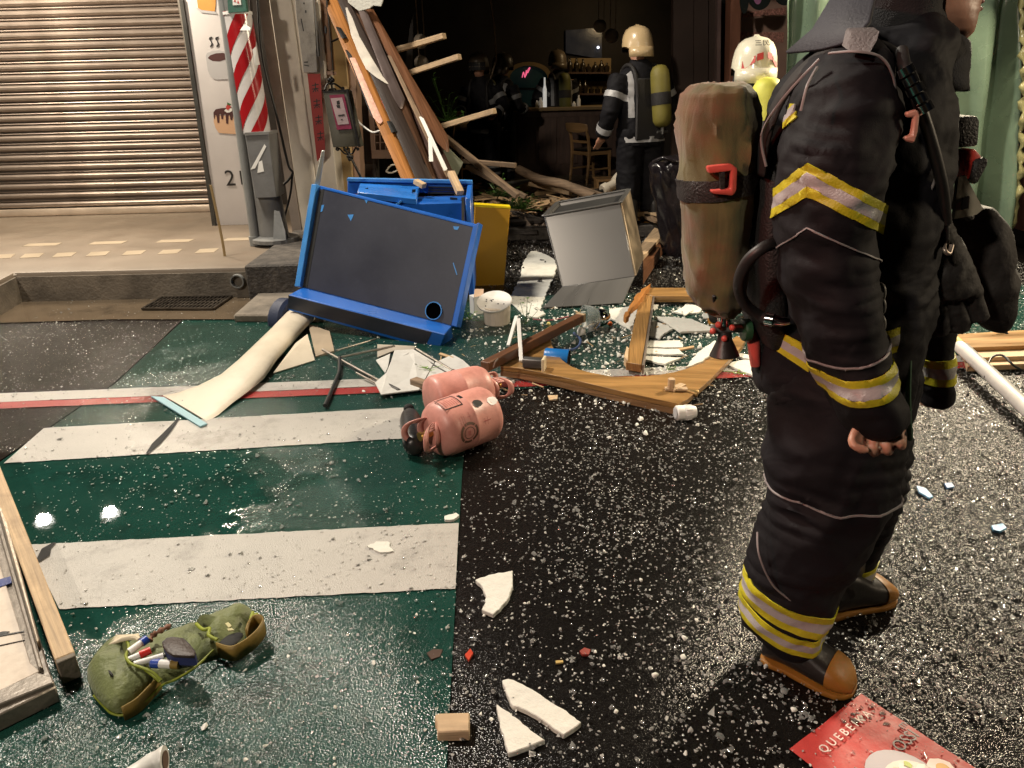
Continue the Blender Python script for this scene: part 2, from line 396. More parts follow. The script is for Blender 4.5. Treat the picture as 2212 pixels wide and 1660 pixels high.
crooked('crossing_stripe', G(60, 1177, z2), G(128, 1316, z2), G(984, 1271, z2), G(991, 1130, z2), m_white_paint)
a0, a1 = G(0, 850, z2), G(0, 868, z2)
def ext(p, q, x): t = (x - p.x) / (q.x - p.x); return p.lerp(q, t)
wt0, wt1 = G(0, 850, z2), G(1500, 791, z2); wb0, wb1 = G(0, 869, z2), G(1500, 806, z2)
rb0, rb1 = G(0, 883, z2), G(1400, 824, z2)
crooked('white_road_line', ext(wt0, wt1, -5), ext(wb0, wb1, -5), ext(wb0, wb1, 5.4), ext(wt0, wt1, 5.4), m_white_paint, 90)
crooked('red_road_line', ext(wb0, wb1, -5) - V((0, .005, 0)), ext(rb0, rb1, -5), ext(rb0, rb1, 5.4), ext(wb0, wb1, 5.4) - V((0, .005, 0)), m_red_paint, 90, .003)
# black tarred cracks across the stripes
for k, path in enumerate([[(385, 905), (360, 935), (338, 958), (318, 980)], [(118, 1172), (100, 1185), (95, 1200), (80, 1214)]]):
    m_ = M(); w = [.006, .016, .02, .007]
    ps = [G(x, y, .012) for x, y in path]
    m_.add([p + V((s * w[i], 0, 0)) for i, p in enumerate(ps) for s in (-1, 1)], [(2 * i, 2 * i + 1, 2 * i + 3, 2 * i + 2) for i in range(3)])
    tag(m_.obj('road_crack', m_blackmat, loc=(0, 0, 0)), kind='structure')

# ------------------------------------------------------------------ raised pavement at the left, with its kerb and gutter
SZ = .24
kL, kR = G(30, 589, SZ), G(545, 577, SZ)
k0 = G(-40, 625, SZ)
slab = [(kL.x, kL.y), (kR.x, kR.y), (kR.x, 11.2), (-12, 11.2), (-12, k0.y), (k0.x, k0.y)]
m_ = M().prism([(x, y, .0) for x, y in slab], (0, 0, SZ))
pv = tag(m_.obj('pavement', m_side, bev=.02, seg=2, loc=(0, 0, 0)), kind='structure')
# concrete kerb face standing just proud of the pavement
m_ = M()
for p, q in ((k0, kL), (kL, kR)):
    d = V((q.x - p.x, q.y - p.y, 0)).normalized(); n_ = V((d.y, -d.x, 0))
    m_.prism([V((p.x, p.y, 0)), V((q.x, q.y, 0)), V((q.x, q.y, SZ - .035)), V((p.x, p.y, SZ - .035))], n_ * .012)
tag(m_.obj('kerb', m_concrete, loc=(0, 0, 0)), kind='structure')
gut = [G(-60, 668, .012), G(36, 652, .012), V((kR.x, kR.y - .02, .012)), G(505, 690, .012), G(250, 690, .012), G(-60, 700, .012)]
sheet('gutter', gut, m_gutter)
# slanting patches of light on the pavement, put in as pale inlays
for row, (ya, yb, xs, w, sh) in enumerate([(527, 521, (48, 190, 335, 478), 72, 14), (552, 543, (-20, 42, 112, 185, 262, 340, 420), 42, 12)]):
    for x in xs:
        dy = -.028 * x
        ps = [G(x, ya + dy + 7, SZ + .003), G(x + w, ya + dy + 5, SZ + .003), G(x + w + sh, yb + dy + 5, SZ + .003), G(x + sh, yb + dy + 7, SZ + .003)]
        M().prism(ps, (0, 0, -.008)).obj('light_patch', m_light_patch, pv)
# grate
gt = thing('drain_grate', 'rusty steel drain grate let into the gutter below the kerb', 'drain grate', G(400, 655, .014))
g4 = [G(308, 668, .022), G(460, 668, .022), G(500, 641, .022), G(350, 643, .022)]
fr = M()
for i in range(4): fr.beam(g4[i], g4[(i + 1) % 4], .02, .016)
m_grate = mat('wet_cast_iron', (.09, .075, .06), .3, metal=.8, var=.4, bump=.4)
fr.obj('grate_frame', m_grate, gt)
M().flat([p - V((0, 0, .007)) for p in g4]).obj('drain_hole', m_blackmat, gt)
for i in range(1, 18):
    t = i / 18; M().beam(g4[0].lerp(g4[1], t), g4[3].lerp(g4[2], t), .011, .012).obj('grate_bar', m_grate, gt)
for i in range(1, 4):
    t = i / 4; M().beam(g4[0].lerp(g4[3], t) + V((0, 0, .002)), g4[1].lerp(g4[2], t) + V((0, 0, .002)), .012, .012).obj('cross_bar', m_grate, gt)
# drain pipe through the kerb
c = A(514, 607, kR.y - .02)
tag(M().lathe([(.052, .12), (.052, -.03), (.043, -.03), (.043, .12)], c, (0, 1, 0), 20, cap=False).obj('drain_pipe', m_pvc, smooth=40), 'short grey drain pipe sticking out of the kerb end', 'pipe')
# two concrete steps at the pole foot
b0, b1 = G(538, 645, .02), G(648, 642, .02)
tag(M().prism([V((b0.x, b0.y, 0)), V((b1.x + .1, b1.y, 0)), V((b1.x + .1, 7.2, 0)), V((b0.x, 7.2, 0))], (0, 0, .27)).obj('step', m_concrete_dk, bev=.012, loc=(0, 0, 0)), kind='structure')
s0, s1 = G(506, 698, 0), G(640, 700, 0)
tag(M().prism([V((s0.x, s0.y, 0)), V((s1.x + .2, s1.y, 0)), V((s1.x + .2, b1.y - .003, 0)), V((s0.x, b0.y - .003, 0))], (0, 0, .06)).obj('step', m_concrete, bev=.012, loc=(0, 0, 0)), kind='structure')

# ------------------------------------------------------------------ left shop: rolling shutter
SY = G(200, 464, SZ).y
sx1 = A(466, 452, SY).x; sx0 = -11.0
sh = thing('rolling_shutter', 'closed ribbed steel rolling shutter at the left shop', 'shutter', (sx1 - 2, SY, SZ))
ytop, ybot = A(440, 15, SY).z, A(466, 440, SY).z
pitch = (ytop - ybot) / 19.6
prof = [(0, 0), (-.012, .06), (-.030, .16), (-.040, .30), (-.040, .48), (-.030, .60), (-.012, .68), (.004, .70), (.004, .74), (-.020, .78), (-.024, .84), (-.020, .90), (.004, .94), (.004, 1.0)]
def slat_m():
    r0 = [V((sx0, SY + y, h * pitch)) for y, h in prof]; r1 = [V((sx1, SY + y, h * pitch)) for y, h in prof]
    n = len(prof)
    return M().add(r0 + r1, [(i, n + i, n + i + 1, i + 1) for i in range(n - 1)])
first = None
for k in range(23):
    z = ybot + k * pitch
    if first is None:
        first = slat_m().obj('slat', m_zinc, sh, smooth=30, fix=False); first.location.z = z - SZ
        zbase = first.location.z
        me = first.data
        for v in me.vertices: v.co.z += SZ      # mesh was built from z = 0
        first.location = (0, 0, z - SZ); me.transform(Matrix.Translation((-0.0, 0, 0)))
    else:
        c = first.copy(); COL.objects.link(c); c.parent = sh; c.location = (0, 0, z - SZ)
# bottom bar with pale lip
M().box((( sx0 + sx1) / 2, SY - .02, SZ + (ybot - SZ) / 2), (sx1 - sx0, .05, ybot - SZ - .004)).obj('bottom_bar', mat('shutter_bottom_rail', (.62, .52, .42), .35, metal=.5, var=.1), sh, bev=.012, seg=2)
M().box((sx1 + .05, SY - .06, 1.6), (.09, .12, 2.7)).obj('guide_rail', mat('dull_alu', (.25, .23, .20), .4, metal=.7), sh, bev=.01)
# wall above and beside the shutter, and the roof of the arcade with its lamps
tag(M().box((-7.4, SY + .5, 2.0), (9.2, .6, 4.5)).obj('arcade_wall', m_wall_dk), 'dark wall behind the rolling shutter', 'wall')
ac = thing('arcade_canopy', 'concrete arcade ceiling over the left pavement', 'canopy', (-5.5, 8.6, 3.1))
M().box((-6.7, 8.7, 3.2), (9.2, 4.9, .16)).obj('ceiling_slab', m_concrete, ac)
m_lampdisc = mat('lit_downlight', (1, 1, 1), .5, emit=(1.0, .95, .88), es=14, bump=0, var=0)
def mirror_spot(x, y, H):
    p = G(x, y); d = ray(x, y).normalized(); d = V((d.x, d.y, -d.z)); return p + d * (H / d.z)
for k, (x, y) in enumerate([(97, 1132), (240, 1116), (455, 1180)]):
    c = mirror_spot(x, y, 3.10)
    t = thing('ceiling_lamp', ('round lit ceiling lamp of the arcade, the farther left one', 'round lit ceiling lamp of the arcade, the middle one', 'round lit ceiling lamp of the arcade, nearest the pole')[k], 'lamp', c)
    M().lathe([(.13, 0), (.13, -.03), (.105, -.035)], c + V((0, 0, .02)), (0, 0, 1), 24).obj('lamp_rim', m_whitep, t)
    M().lathe([(.10, 0), (.09, -.006)], c - V((0, 0, .016)), (0, 0, 1), 24).obj('lamp_disc', m_lampdisc, t)
    L = lamp('downlight', c - V((0, 0, .05)), c - V((0, 0, 3)), 68, (1, .85, .66), .12)

# ------------------------------------------------------------------ white upright shop sign
PY = 7.6
sg = thing('shop_sign', 'tall white upright sign printed with a cup and a cake', 'sign', A(520, 505, PY))
sp = [A(392, -6, PY), A(467, 505, PY), A(582, 501, PY), A(505, -10, PY)]
M().prism(sp, (0, .12, 0)).obj('panel', m_sign, sg, bev=.004)
def pr(name, px, m, d=.002, P=sg, Yp=PY):
    return M().prism([A(x, y, Yp - .004 - d) for x, y in px], (0, .002, 0)).obj(name, m, P)
M().prism([A(386, -6, PY - .03), A(461, 507, PY - .03), A(469, 507, PY - .03), A(394, -6, PY - .03)], (0, .15, 0)).obj('side_frame', mat('dark_alu', (.08, .08, .075), .4, metal=.6), sg)
M().prism([A(462, 501, PY - .02), A(462, 508, PY - .02), A(583, 504, PY - .02), A(583, 498, PY - .02)], (0, .14, 0)).obj('bottom_frame', m_black, sg)
def zc(cx, cy): return ((420 + cx / 5.535) * .9357, cy / 5.535 * .9357)      # zoomed crop -> picture point
def zs(l): return [zc(*p) for p in l]
m_pr_grey = mat('pale_grey_print', (.46, .46, .47), .5, var=.02, bump=0); m_pr_choc = mat('chocolate_print', (.07, .022, .02), .5, var=.05, bump=0)
m_pr_or = mat('orange_print', (.62, .28, .06), .5, var=.1, bump=0); m_pr_peach = mat('peach_print', (.66, .42, .26), .5, var=.04, bump=0)
m_pr_red = mat('red_print', (.5, .05, .04), .5, var=.05, bump=0); m_pr_green = mat('green_print', (.05, .14, .04), .5, bump=0)
m_ink = mat('black_print', (.015, .013, .013), .5, var=.05, bump=0)
pr('drink_print', zs([(190, -30), (205, 105), (250, 130), (420, 150), (430, 60), (430, -30)]), m_pr_or)
pr('saucer_print', zs([(180, 105), (205, 105), (250, 132), (430, 152), (450, 185), (250, 165)]), m_pr_grey)
pr('cup_print', zs([(305, 720), (320, 680), (380, 655), (470, 645), (545, 660), (590, 690), (590, 1015), (450, 1020), (400, 1005), (355, 960), (330, 900)]), m_pr_grey)
pr('coffee_print', zs([(330, 745), (360, 710), (430, 685), (520, 678), (560, 690), (560, 760), (480, 785), (390, 780)]), m_pr_choc, .004)
for dx in (0, 80):
    a = [(385 + dx, 470), (350 + dx, 480), (345 + dx, 505), (372 + dx, 540), (374 + dx, 570), (358 + dx, 590), (362 + dx, 608), (390 + dx, 590), (392 + dx, 555), (368 + dx, 515), (372 + dx, 495), (388 + dx, 485)]
    pr('steam_print', zs(a), m_ink, .002)
pr('cake_print', zs([(408, 1480), (405, 1560), (430, 1640), (470, 1700), (700, 1720), (720, 1660), (690, 1480)]), m_pr_peach)
pr('icing_print', zs([(405, 1500), (402, 1440), (430, 1400), (500, 1385), (640, 1380), (700, 1400), (720, 1520), (690, 1530), (660, 1470), (640, 1540), (620, 1530), (610, 1470), (595, 1480), (590, 1590), (565, 1580), (555, 1460), (535, 1460), (525, 1530), (505, 1520), (495, 1455), (480, 1460), (478, 1570), (455, 1575), (440, 1480), (425, 1470), (418, 1530)]), m_pr_choc, .004)
pr('cream_print', zs([(540, 1420), (560, 1395), (600, 1385), (640, 1385), (640, 1420), (610, 1440), (575, 1442)]), m_whitep, .006)
pr('strawberry_print', zs([(560, 1370), (580, 1335), (615, 1340), (622, 1375), (590, 1410), (570, 1400)]), m_pr_red, .008)
pr('leaf_print', zs([(580, 1340), (578, 1310), (600, 1322), (630, 1335), (618, 1352)]), m_pr_green, .010)
def text(body, name, p, ux, uy, size, m, parent, depth=.0008, align='CENTER', font=None):
    c = bpy.data.curves.new(name, 'FONT'); c.body = body; c.size = 1.0; c.align_x = align; c.align_y = 'CENTER'; c.extrude = .002
    c.resolution_u = 3
    o = bpy.data.objects.new('tmp', c); COL.objects.link(o)
    me = bpy.data.meshes.new_from_object(o.evaluated_get(bpy.context.evaluated_depsgraph_get())); bpy.data.objects.remove(o)
    ux, uy = V(ux).normalized(), V(uy).normalized(); uz = ux.cross(uy)
    me.transform(Matrix(((ux.x * size, uy.x * size, uz.x * .4, 0), (ux.y * size, uy.y * size, uz.y * .4, 0), (ux.z * size, uy.z * size, uz.z * .4, 0), (0, 0, 0, 1))))
    return finish(name, me, m, parent, V(p))
text('2', 'sign_lettering', A(497, 387, PY - .006), (1, 0, .0), (0, 0, 1), .21, m_ink, sg)
text('F', 'sign_lettering', A(526, 386, PY - .006), (1, 0, .0), (0, 0, 1), .19, m_ink, sg)

# ------------------------------------------------------------------ utility pole, conduit, cables
UY = 6.55
up = thing('utility_pole', 'grey steel utility pole with red and white striped sleeve', 'pole', A(600, 588, UY))
def pc(y): return A(506 + y * .170, y, UY)
M().tube([pc(590), pc(430), pc(280)], [.135, .112, .10], 24).obj('pole_shaft', m_greysteel, up, smooth=40)
M().tube([pc(30), pc(-60)], [.10, .10], 24).obj('pole_upper', m_greysteel, up, smooth=40)
# spiral stripes
m_sl_w = mat('sleeve_white', (.66, .63, .62), .22, var=.05, bump=.05, bs=20, dirt_or_light=.2); m_sl_r = mat('sleeve_red', (.34, .012, .016), .2, var=.1, bump=.05, bs=20)
p0, p1 = pc(26), pc(288); ax = (p1 - p0); Ln = ax.length; ax.normalize(); e = V((1, 0, 0)); e = (e - ax * e.dot(ax)).normalized(); b = ax.cross(e)
m_ = M(); nT, nK = 84, 40; vs = []; fs = []; mi = []
for i in range(nT + 1):
    for k in range(nK):
        t = 2 * math.pi * k / nK
        vs.append(p0 + ax * (Ln * i / nT) + (e * math.cos(t) + b * math.sin(t)) * .112)
cells = {True: [], False: []}
for i in range(nT):
    for k in range(nK):
        cells[False].append((i * nK + k, i * nK + (k + 1) % nK, (i + 1) * nK + (k + 1) % nK, (i + 1) * nK + k))
M().add(vs, cells[False]).obj('white_stripe', m_sl_w, up, smooth=60)
# smooth-edged red bands: helical ribbons a hair proud of the white sleeve
m_ = M(); dz = Ln * .30
for j in range(-5, 5):
    strip = []
    for i in range(61):
        t = i / 60; a = 2 * math.pi * t - 1.2
        h0 = j * dz + t * Ln * 1.1 - .12 * Ln; h1 = h0 + dz * .52
        h0c, h1c = min(max(h0, 0), Ln), min(max(h1, 0), Ln)
        r = (e * math.cos(a) + b * math.sin(a)) * .1145
        strip.append((p0 + ax * h0c + r, p0 + ax * h1c + r))
    m_.add([q for s_ in strip for q in s_], [(2 * i, 2 * i + 1, 2 * i + 3, 2 * i + 2) for i in range(60)])
rs = m_.obj('red_stripe', m_sl_r, up, smooth=60)
M().lathe([(.118, 0), (.118, .02)], pc(27), ax, 28).obj('sleeve_collar', m_whitep, up)
M().prism([A(490, -20, UY - .13), A(493, 28, UY - .13), A(533, 25, UY - .13), A(527, -20, UY - .13)], (0, .05, 0)).obj('number_plate', mat('green_plate', (.02, .10, .07), .4), up)
M().prism([A(501, -12, UY - .135), A(503, 12, UY - .135), A(521, 11, UY - .135), A(518, -12, UY - .135)], (0, .006, 0)).obj('plate_sticker', m_whitep, up)
for k, (x, y) in enumerate([(507, 2), (514, 5)]):
    M().prism([A(x, y - 4, UY - .137), A(x - 2, y + 2, UY - .137), A(x + 3, y + 3, UY - .137)], (0, .004, 0)).obj('plate_mark', m_pr_red, up)
bx = [A(529, 293, UY - .16), A(551, 429, UY - .16), A(598, 427, UY - .16), A(580, 290, UY - .16)]
M().prism(bx, (0, .24, 0)).obj('junction_box', mat('grey_box_paint', (.15, .15, .15), .5, var=.15, dirt_or_light=.4), up, bev=.006)
M().prism([A(527, 287, UY - .17), A(529, 294, UY - .17), A(582, 291, UY - .17), A(580, 285, UY - .17)], (0, .26, 0)).obj('box_lid', m_greysteel, up)
for px in ([(571, 312), (575, 317), (551, 364), (541, 367)], [(559, 350), (566, 347), (570, 371), (556, 374)]):
    M().prism([A(x, y, UY - .163) for x, y in px], (0, .002, 0)).obj('torn_sticker', m_whitep, up)
M().prism([A(528, 52, UY - .105), A(518, 66, UY - .118), A(540, 66, UY - .118), A(541, 60, UY - .105)], (0, .006, 0)).obj('peeled_flap', m_whitep, up)
M().prism([A(553, 100, UY - .11), A(545, 108, UY - .12), A(551, 142, UY - .12), A(561, 140, UY - .10)], (0, .005, 0)).obj('peeled_flap', m_whitep, up)
# base gussets and foot plate
fb = pc(588)
for k, (x0, x1) in enumerate(((575, 562), (612, 640))):
    M().prism([A(x0, 475, UY - .1), A(x0, 592, UY - .1), A(x1, 594, UY - .1), A(x1 * .6 + x0 * .4, 530, UY - .1)], (0, .03, 0)).obj('base_gusset', m_greysteel, up)
M().prism([A(592, 455, UY - .14), A(590, 520, UY - .15), A(597, 590, UY - .16), A(624, 588, UY - .16), A(616, 500, UY - .15), A(604, 458, UY - .14)], (0, .03, 0)).obj('base_gusset', mat('pale_grey_paint', (.26, .27, .27), .5, dirt_or_light=.4), up)
M().lathe([(.20, 0), (.20, .03), (.13, .05)], V((fb.x, fb.y, .27)), (0, 0, 1), 20).obj('base_plate', m_greysteel, up)
# conduit
CY = 6.5
cn = thing('cable_conduit', 'thin grey plastic conduit running down beside the striped pole', 'pipe', A(549, 520, CY))
cpts = [A(481 + y * .135, y, CY) for y in (-40, 130, 300, 520)]
M().tube(cpts, .038, 16).obj('upper_pipe', m_pvc, cn, smooth=40)
M().tube([A(549, 510, CY), A(553, 530, CY)], .048, 16).obj('pipe_coupling', m_pvc, cn, smooth=40)
M().tube([A(553, 522, CY), A(556, 560, CY), A(553, 600, CY)], .033, 14).obj('lower_pipe', m_black, cn, smooth=40)
def cable(name, px, Y, r, m, label, cat='cable', group=None, n=10):
    pts = [A(p[0], p[1], p[2] if len(p) > 2 else Y) for p in px]
    return tag(M().tube(spl(pts), r, 8).obj(name, m, smooth=60), label, cat, group)
def spl(p, k=6):
    """smooth path through points"""
    if len(p) < 3: return p
    out = []
    for i in range(len(p) - 1):
        a, b_, c_, d_ = p[max(i - 1, 0)], p[i], p[i + 1], p[min(i + 2, len(p) - 1)]
        for t in [j / k for j in range(k)]:
            out.append(.5 * ((2 * b_) + (c_ - a) * t + (2 * a - 5 * b_ + 4 * c_ - d_) * t * t + (3 * b_ - a - 3 * c_ + d_) * t ** 3))
    out.append(p[-1]); return out
m_cable_y = mat('aged_yellow_cable', (.26, .18, .08), .6, bump=.1)
cable('cable', [(455, 400), (470, 470), (482, 530), (492, 600), (500, 645), (505, 668)], 6.1, .011, m_cable_y, 'thin yellowed cable hanging from the white sign to the gutter')
cable('cable', [(556, -20), (566, 120), (600, 260), (622, 355), (632, 375), (612, 400), (596, 405)], 6.75, .011, m_black, 'black cable running down the beige column and looping at a clip')
cable('cable', [(632, 372), (627, 420), (612, 480), (600, 540)], 6.75, .009, m_black, 'black cable dropping from the clip to the pole foot')
cable('cable', [(540, -20), (548, 60), (575, 150), (592, 230)], 6.8, .012, m_wall_dk, 'dark brown cable behind the striped pole')
cable('cable', [(560, 560), (553, 600), (545, 630), (540, 650)], 6.05, .012, m_pvc, 'grey cable coming out of the conduit end')

# ------------------------------------------------------------------ beige column between the two shops
KY = 7.0
col = thing('shop_column', 'beige painted column between the two shops', 'column', A(640, 560, KY))
def quad(name, px, Y, vec, m, P, bev=0.0, grain=None):
    return M().prism([A(x, y, Y) for x, y in px], vec).obj(name, m, P, bev=bev, grain=grain)
quad('side_panel', [(556, -10), (652, 640), (672, 640), (578, -10)], KY + .03, (0, .7, 0), mat('shaded_side_paint', (.30, .25, .21), .6, dirt_or_light=.4), col)  # left face in a darker tone, its shade put into the colour
quad('front_panel', [(579, -10), (673, 640), (716, 640), (628, -10)], KY, (0, .7, 0), m_beige, col, .008)
quad('front_panel', [(629, -10), (717, 640), (752, 640), (688, -10)], KY + .01, (0, .7, 0), m_beige, col, .008)
# wall behind
tag(M().box((-2.6, 9.0, 1.7), (2.2, .2, 3.6)).obj('party_wall', m_wall_dk), 'dark party wall behind the utility pole', 'wall')

# ------------------------------------------------------------------ ruined shop: shell
IZ = .10
shell = [('interior_floor', (1.2, 11.2, IZ / 2), (6.6, 6.9, IZ), m_rubblefloor)]
tag(M().box((1.2, 11.2, IZ / 2), (6.6, 6.9, IZ)).obj('interior_floor', m_rubblefloor, loc=(0, 0, 0)), kind='structure')
m_soot = mat('sooty_wall', (.020, .016, .014), .85, var=.6, vs=2, bump=.3, bs=12)
m_panel_dk = mat('dark_brown_panel', (.055, .034, .027), .5, var=.25, bump=.1, vs=2)
tag(M().box((.6, 13.4, 1.9), (7.4, .2, 3.8)).obj('back_wall', m_soot), 'soot-black back wall of the ruined shop', 'wall')
tag(M().box((-2.1, 10.6, 1.9), (.2, 5.4, 3.8)).obj('side_wall', m_soot), 'sooty side wall of the ruined shop behind the leaning frame', 'wall')
tag(M().box((1.0, 10.8, 3.05), (6.6, 5.6, .2)).obj('shop_ceiling', m_soot), 'soot-black ceiling of the ruined shop', 'ceiling')
fs_ = thing('shop_fascia', 'dark fascia above the ruined shop opening', 'fascia', (1.0, 7.75, 2.5))
M().box((1.0, 7.75, 3.15), (6.4, .5, 1.2)).obj('fascia_board', m_soot, fs_)
# right inner wall: brown panels
rw = thing('panel_wall', 'dark brown panelled wall at the right of the shop opening', 'wall', A(1500, 300, 8.6))
for i, (x0, x1) in enumerate(((1455, 1498), (1499.5, 1530), (1531.5, 1548))):
    quad('panel', [(x0, -20), (x0 - 2, 560), (x1 - 2, 560), (x1, -20)], 8.6 - .02 * (i % 2), (0, .12, 0), m_panel_dk, rw)
quad('steel_trim', [(1550, -10), (1545, 560), (1552, 560), (1558, -10)], 8.52, (0, .1, 0), mat('dusty_pink_metal', (.28, .19, .18), .4, metal=.5), rw)
quad('dark_gap', [(1559, -10), (1553, 560), (1572, 560), (1580, -10)], 8.8, (0, .06, 0), m_blackmat, rw)
quad('door_post', [(1579, -10), (1568, 560), (1590, 560), (1602, -10)], 8.4, (0, .2, 0), mat('reddish_wood_post', (.30, .13, .08), .5, grain=True, var=.3), rw, .006, grain=(0, 0, 1))
# frosted window beyond
wd = thing('frosted_window', 'pinkish frosted window pane behind the white-helmeted firefighter', 'window', A(1650, 200, 8.9))
m_frost = mat('frosted_glass', (.48, .31, .25), .35, var=.08, bump=.1, bs=20)
m_frost2 = mat('patterned_glass', (.55, .27, .22), .25, var=.5, vs=60, bump=.8, bs=70)
quad('pane', [(1600, -10), (1592, 560), (1720, 560), (1730, -10)], 8.9, (0, .03, 0), m_frost, wd)
quad('patterned_band', [(1604, 28), (1604, 38), (1697, 32), (1698, 16)], 8.893, (0, .005, 0), m_frost2, wd)
quad('patterned_band', [(1601, 70), (1600, 92), (1692, 92), (1694, 70)], 8.893, (0, .005, 0), m_frost2, wd)
m_bunt = mat('dark_green_bunting', (.012, .02, .018), .6)
bt = thing('hanging_bunting', 'black scalloped canopy edge with pink rings hanging at the top', 'canopy', A(1650, 5, 8.3))
def arc(cx, cy, rx, ry, a0, a1, n=14): return [(cx + rx * math.cos(R(a0 + (a1 - a0) * i / n)), cy + ry * math.sin(R(a0 + (a1 - a0) * i / n))) for i in range(n + 1)]
quad('scallop', arc(1641, -12, 26, 34, 0, 180), 8.3, (0, .02, 0), m_bunt, bt)
quad('scallop', arc(1696, -22, 26, 34, 0, 180), 8.3, (0, .02, 0), m_bunt, bt)
quad('scallop', arc(1608, -6, 10, 36, 0, 180), 8.3, (0, .02, 0), m_bunt, bt)
quad('ring_print', arc(1637, -8, 9, 18, 0, 180), 8.297, (0, .004, 0), mat('pink_print', (.6, .25, .5), .5, bump=0), bt)
# blind end behind the right side
tag(M().box((6.5, 9.4, 1.9), (6.0, .3, 3.8)).obj('right_shop_wall', m_wall_dk), 'dark wall of the next shop behind the green tarpaulin', 'wall')
# ================================================================== things in the street
def jag(pts, step=.03, amp=.006):
    """break straight outlines into a torn edge"""
    out = []
    for i, p in enumerate(pts):
        q = pts[(i + 1) % len(pts)]; d = q - p; n = max(1, int(d.length / step))
        for k in range(n):
            o = V((rnd.uniform(-amp, amp), rnd.uniform(-amp, amp), 0)) if k else V((0, 0, 0))
            out.append(p + d * (k / n) + o)
    return out
def slab(name, px, z, t, m, label=None, cat=None, group=None, P=None, tear=None, bev=.0, tilt=None, grain=None):
    ps = [G(x, y, z) for x, y in px]
    if tear: ps = jag(ps, *tear)
    if tilt:                       # lift along x / y
        c = sum(ps, V((0, 0, 0))) / len(ps)
        ps = [p + V((0, 0, (p.x - c.x) * tilt[0] + (p.y - c.y) * tilt[1])) for p in ps]
    o = M().prism(ps, (0, 0, -t)).obj(name, m, P, bev=bev, grain=grain)
    if label: tag(o, label, cat, group)
    return o
def pillow(name, px, z0, H, m, P=None, rings=(1, .97, .88, .72, .5, .25, .05), k=2.2, nz=.01, base=0.0, c=None, sub=3, seed=0., closed_bottom=True):
    ps = [G(x, y, z0) for x, y in px]
    out = spl(ps + ps[:1], sub)[:-1]
    cc = V(G(c[0], c[1], z0)) if c else sum(out, V((0, 0, 0))) / len(out)
    R_ = []
    for s in rings:
        r = []
        for p in out:
            q = cc + (p - cc) * s; h = H * max(0, 1 - s ** k) ** .6
            q = q + V((0, 0, base * 0 + h + (noise.noise(q * 22 + V((seed, 0, 0))) * nz * min(1, 3 * (1 - s) + .15))))
            r.append(q)
        R_.append(r)
    return M().loft(R_).obj(name, m, P, smooth=70)
def zmap(ox, oy, sc): return lambda cx, cy: ((ox + cx / sc) * .9357, (oy + cy / sc) * .9357)

# ------------------------------------------------------------------ blue cabinet
m_blue = mat('bright_blue_laminate', (.012, .11, .46), .32, var=.12, vs=4, bump=.05, bs=30, dirt_or_light=.2, dirt_or_light_col=(.02, .05, .15))
m_navy = mat('scuffed_dark_panel', (.021, .024, .040), .45, var=.10, vs=3, bump=.03, bs=40, dirt_or_light=.12, dirt_or_light_col=(.055, .06, .09), ds=30)
m_bluepale = mat('pale_blue_edge', (.05, .22, .55), .35, var=.12)
cb = thing('blue_cabinet', 'toppled blue cabinet with a dark tilted front panel', 'cabinet', (-.75, 5.1, 0))
c5 = zmap(600, 380, 2.767)
BL, BR, TL = A(*c5(270, 780), 5.0), A(*c5(1225, 1030), 4.55), A(*c5(410, 140), 5.2)
fp = PLN(BL, BR, TL)
nrm = (BR - BL).cross(TL - BL).normalized()
if nrm.y > 0: nrm = -nrm           # towards the camera
pan = [fp(*c5(x, y)) for x, y in ((376, 132), (1402, 385), (1228, 1036), (250, 790))]
M().prism([p - nrm * .01 for p in pan], -nrm * .05).obj('panel_core', m_blue, cb, bev=.004)
pan2 = [fp(*c5(x, y)) for x, y in ((412, 150), (1362, 398), (1222, 1026), (272, 782))]
M().prism(pan2, -nrm * .012).obj('front_panel', m_navy, cb)
M().prism([fp(*c5(x, y)) + nrm * .004 for x, y in ((392, 140), (1366, 388), (1362, 402), (405, 160))], -nrm * .03).obj('top_edge', m_blue, cb, bev=.003)
M().prism([fp(*c5(x, y)) + nrm * .03 for x, y in ((345, 132), (380, 134), (272, 785), (236, 783))], -nrm * .09).obj('side_rail', m_bluepale, cb, bev=.004)
M().prism([fp(*c5(x, y)) + nrm * .002 for x, y in ((383, 160), (412, 160), (303, 785), (276, 785))], -nrm * .01).obj('side_shadow_gap', m_blackmat, cb)
M().prism([fp(*c5(x, y)) + nrm * .012 for x, y in ((1366, 392), (1404, 372), (1262, 1042), (1226, 1030))], -nrm * .07).obj('side_rail', m_blue, cb, bev=.004)
# ledge: plinth sticking out at the foot
L0, L1 = fp(*c5(268, 786)), fp(*c5(1228, 1032))
dn = V((0, 0, -1)); out = nrm
f0, f1 = A(*c5(185, 832), 4.83), A(*c5(1182, 1086), 4.38)
g0, g1 = A(*c5(180, 932), 4.86), A(*c5(1142, 1200), 4.41)
def hexa(p8): return M().add(p8, [(0, 1, 2, 3), (7, 6, 5, 4), (0, 4, 5, 1), (1, 5, 6, 2), (2, 6, 7, 3), (3, 7, 4, 0)])
hexa([f0, f1, L1, L0, g0, g1, L1 + V((0, .02, -.12)), L0 + V((0, .02, -.1))]).obj('plinth', m_blue, cb, bev=.005)
nf = (f1 - f0).cross(g0 - f0).normalized()
if nf.y > 0: nf = -nf
def lerp2(u, v): return f0.lerp(f1, u).lerp(g0.lerp(g1, u), v)
M().prism([lerp2(.0, .04) + nf * .004, lerp2(.925, .04) + nf * .004, lerp2(.915, .80) + nf * .004, lerp2(.0, .86) + nf * .004], -nf * .003).obj('plinth_front', m_navy, cb)
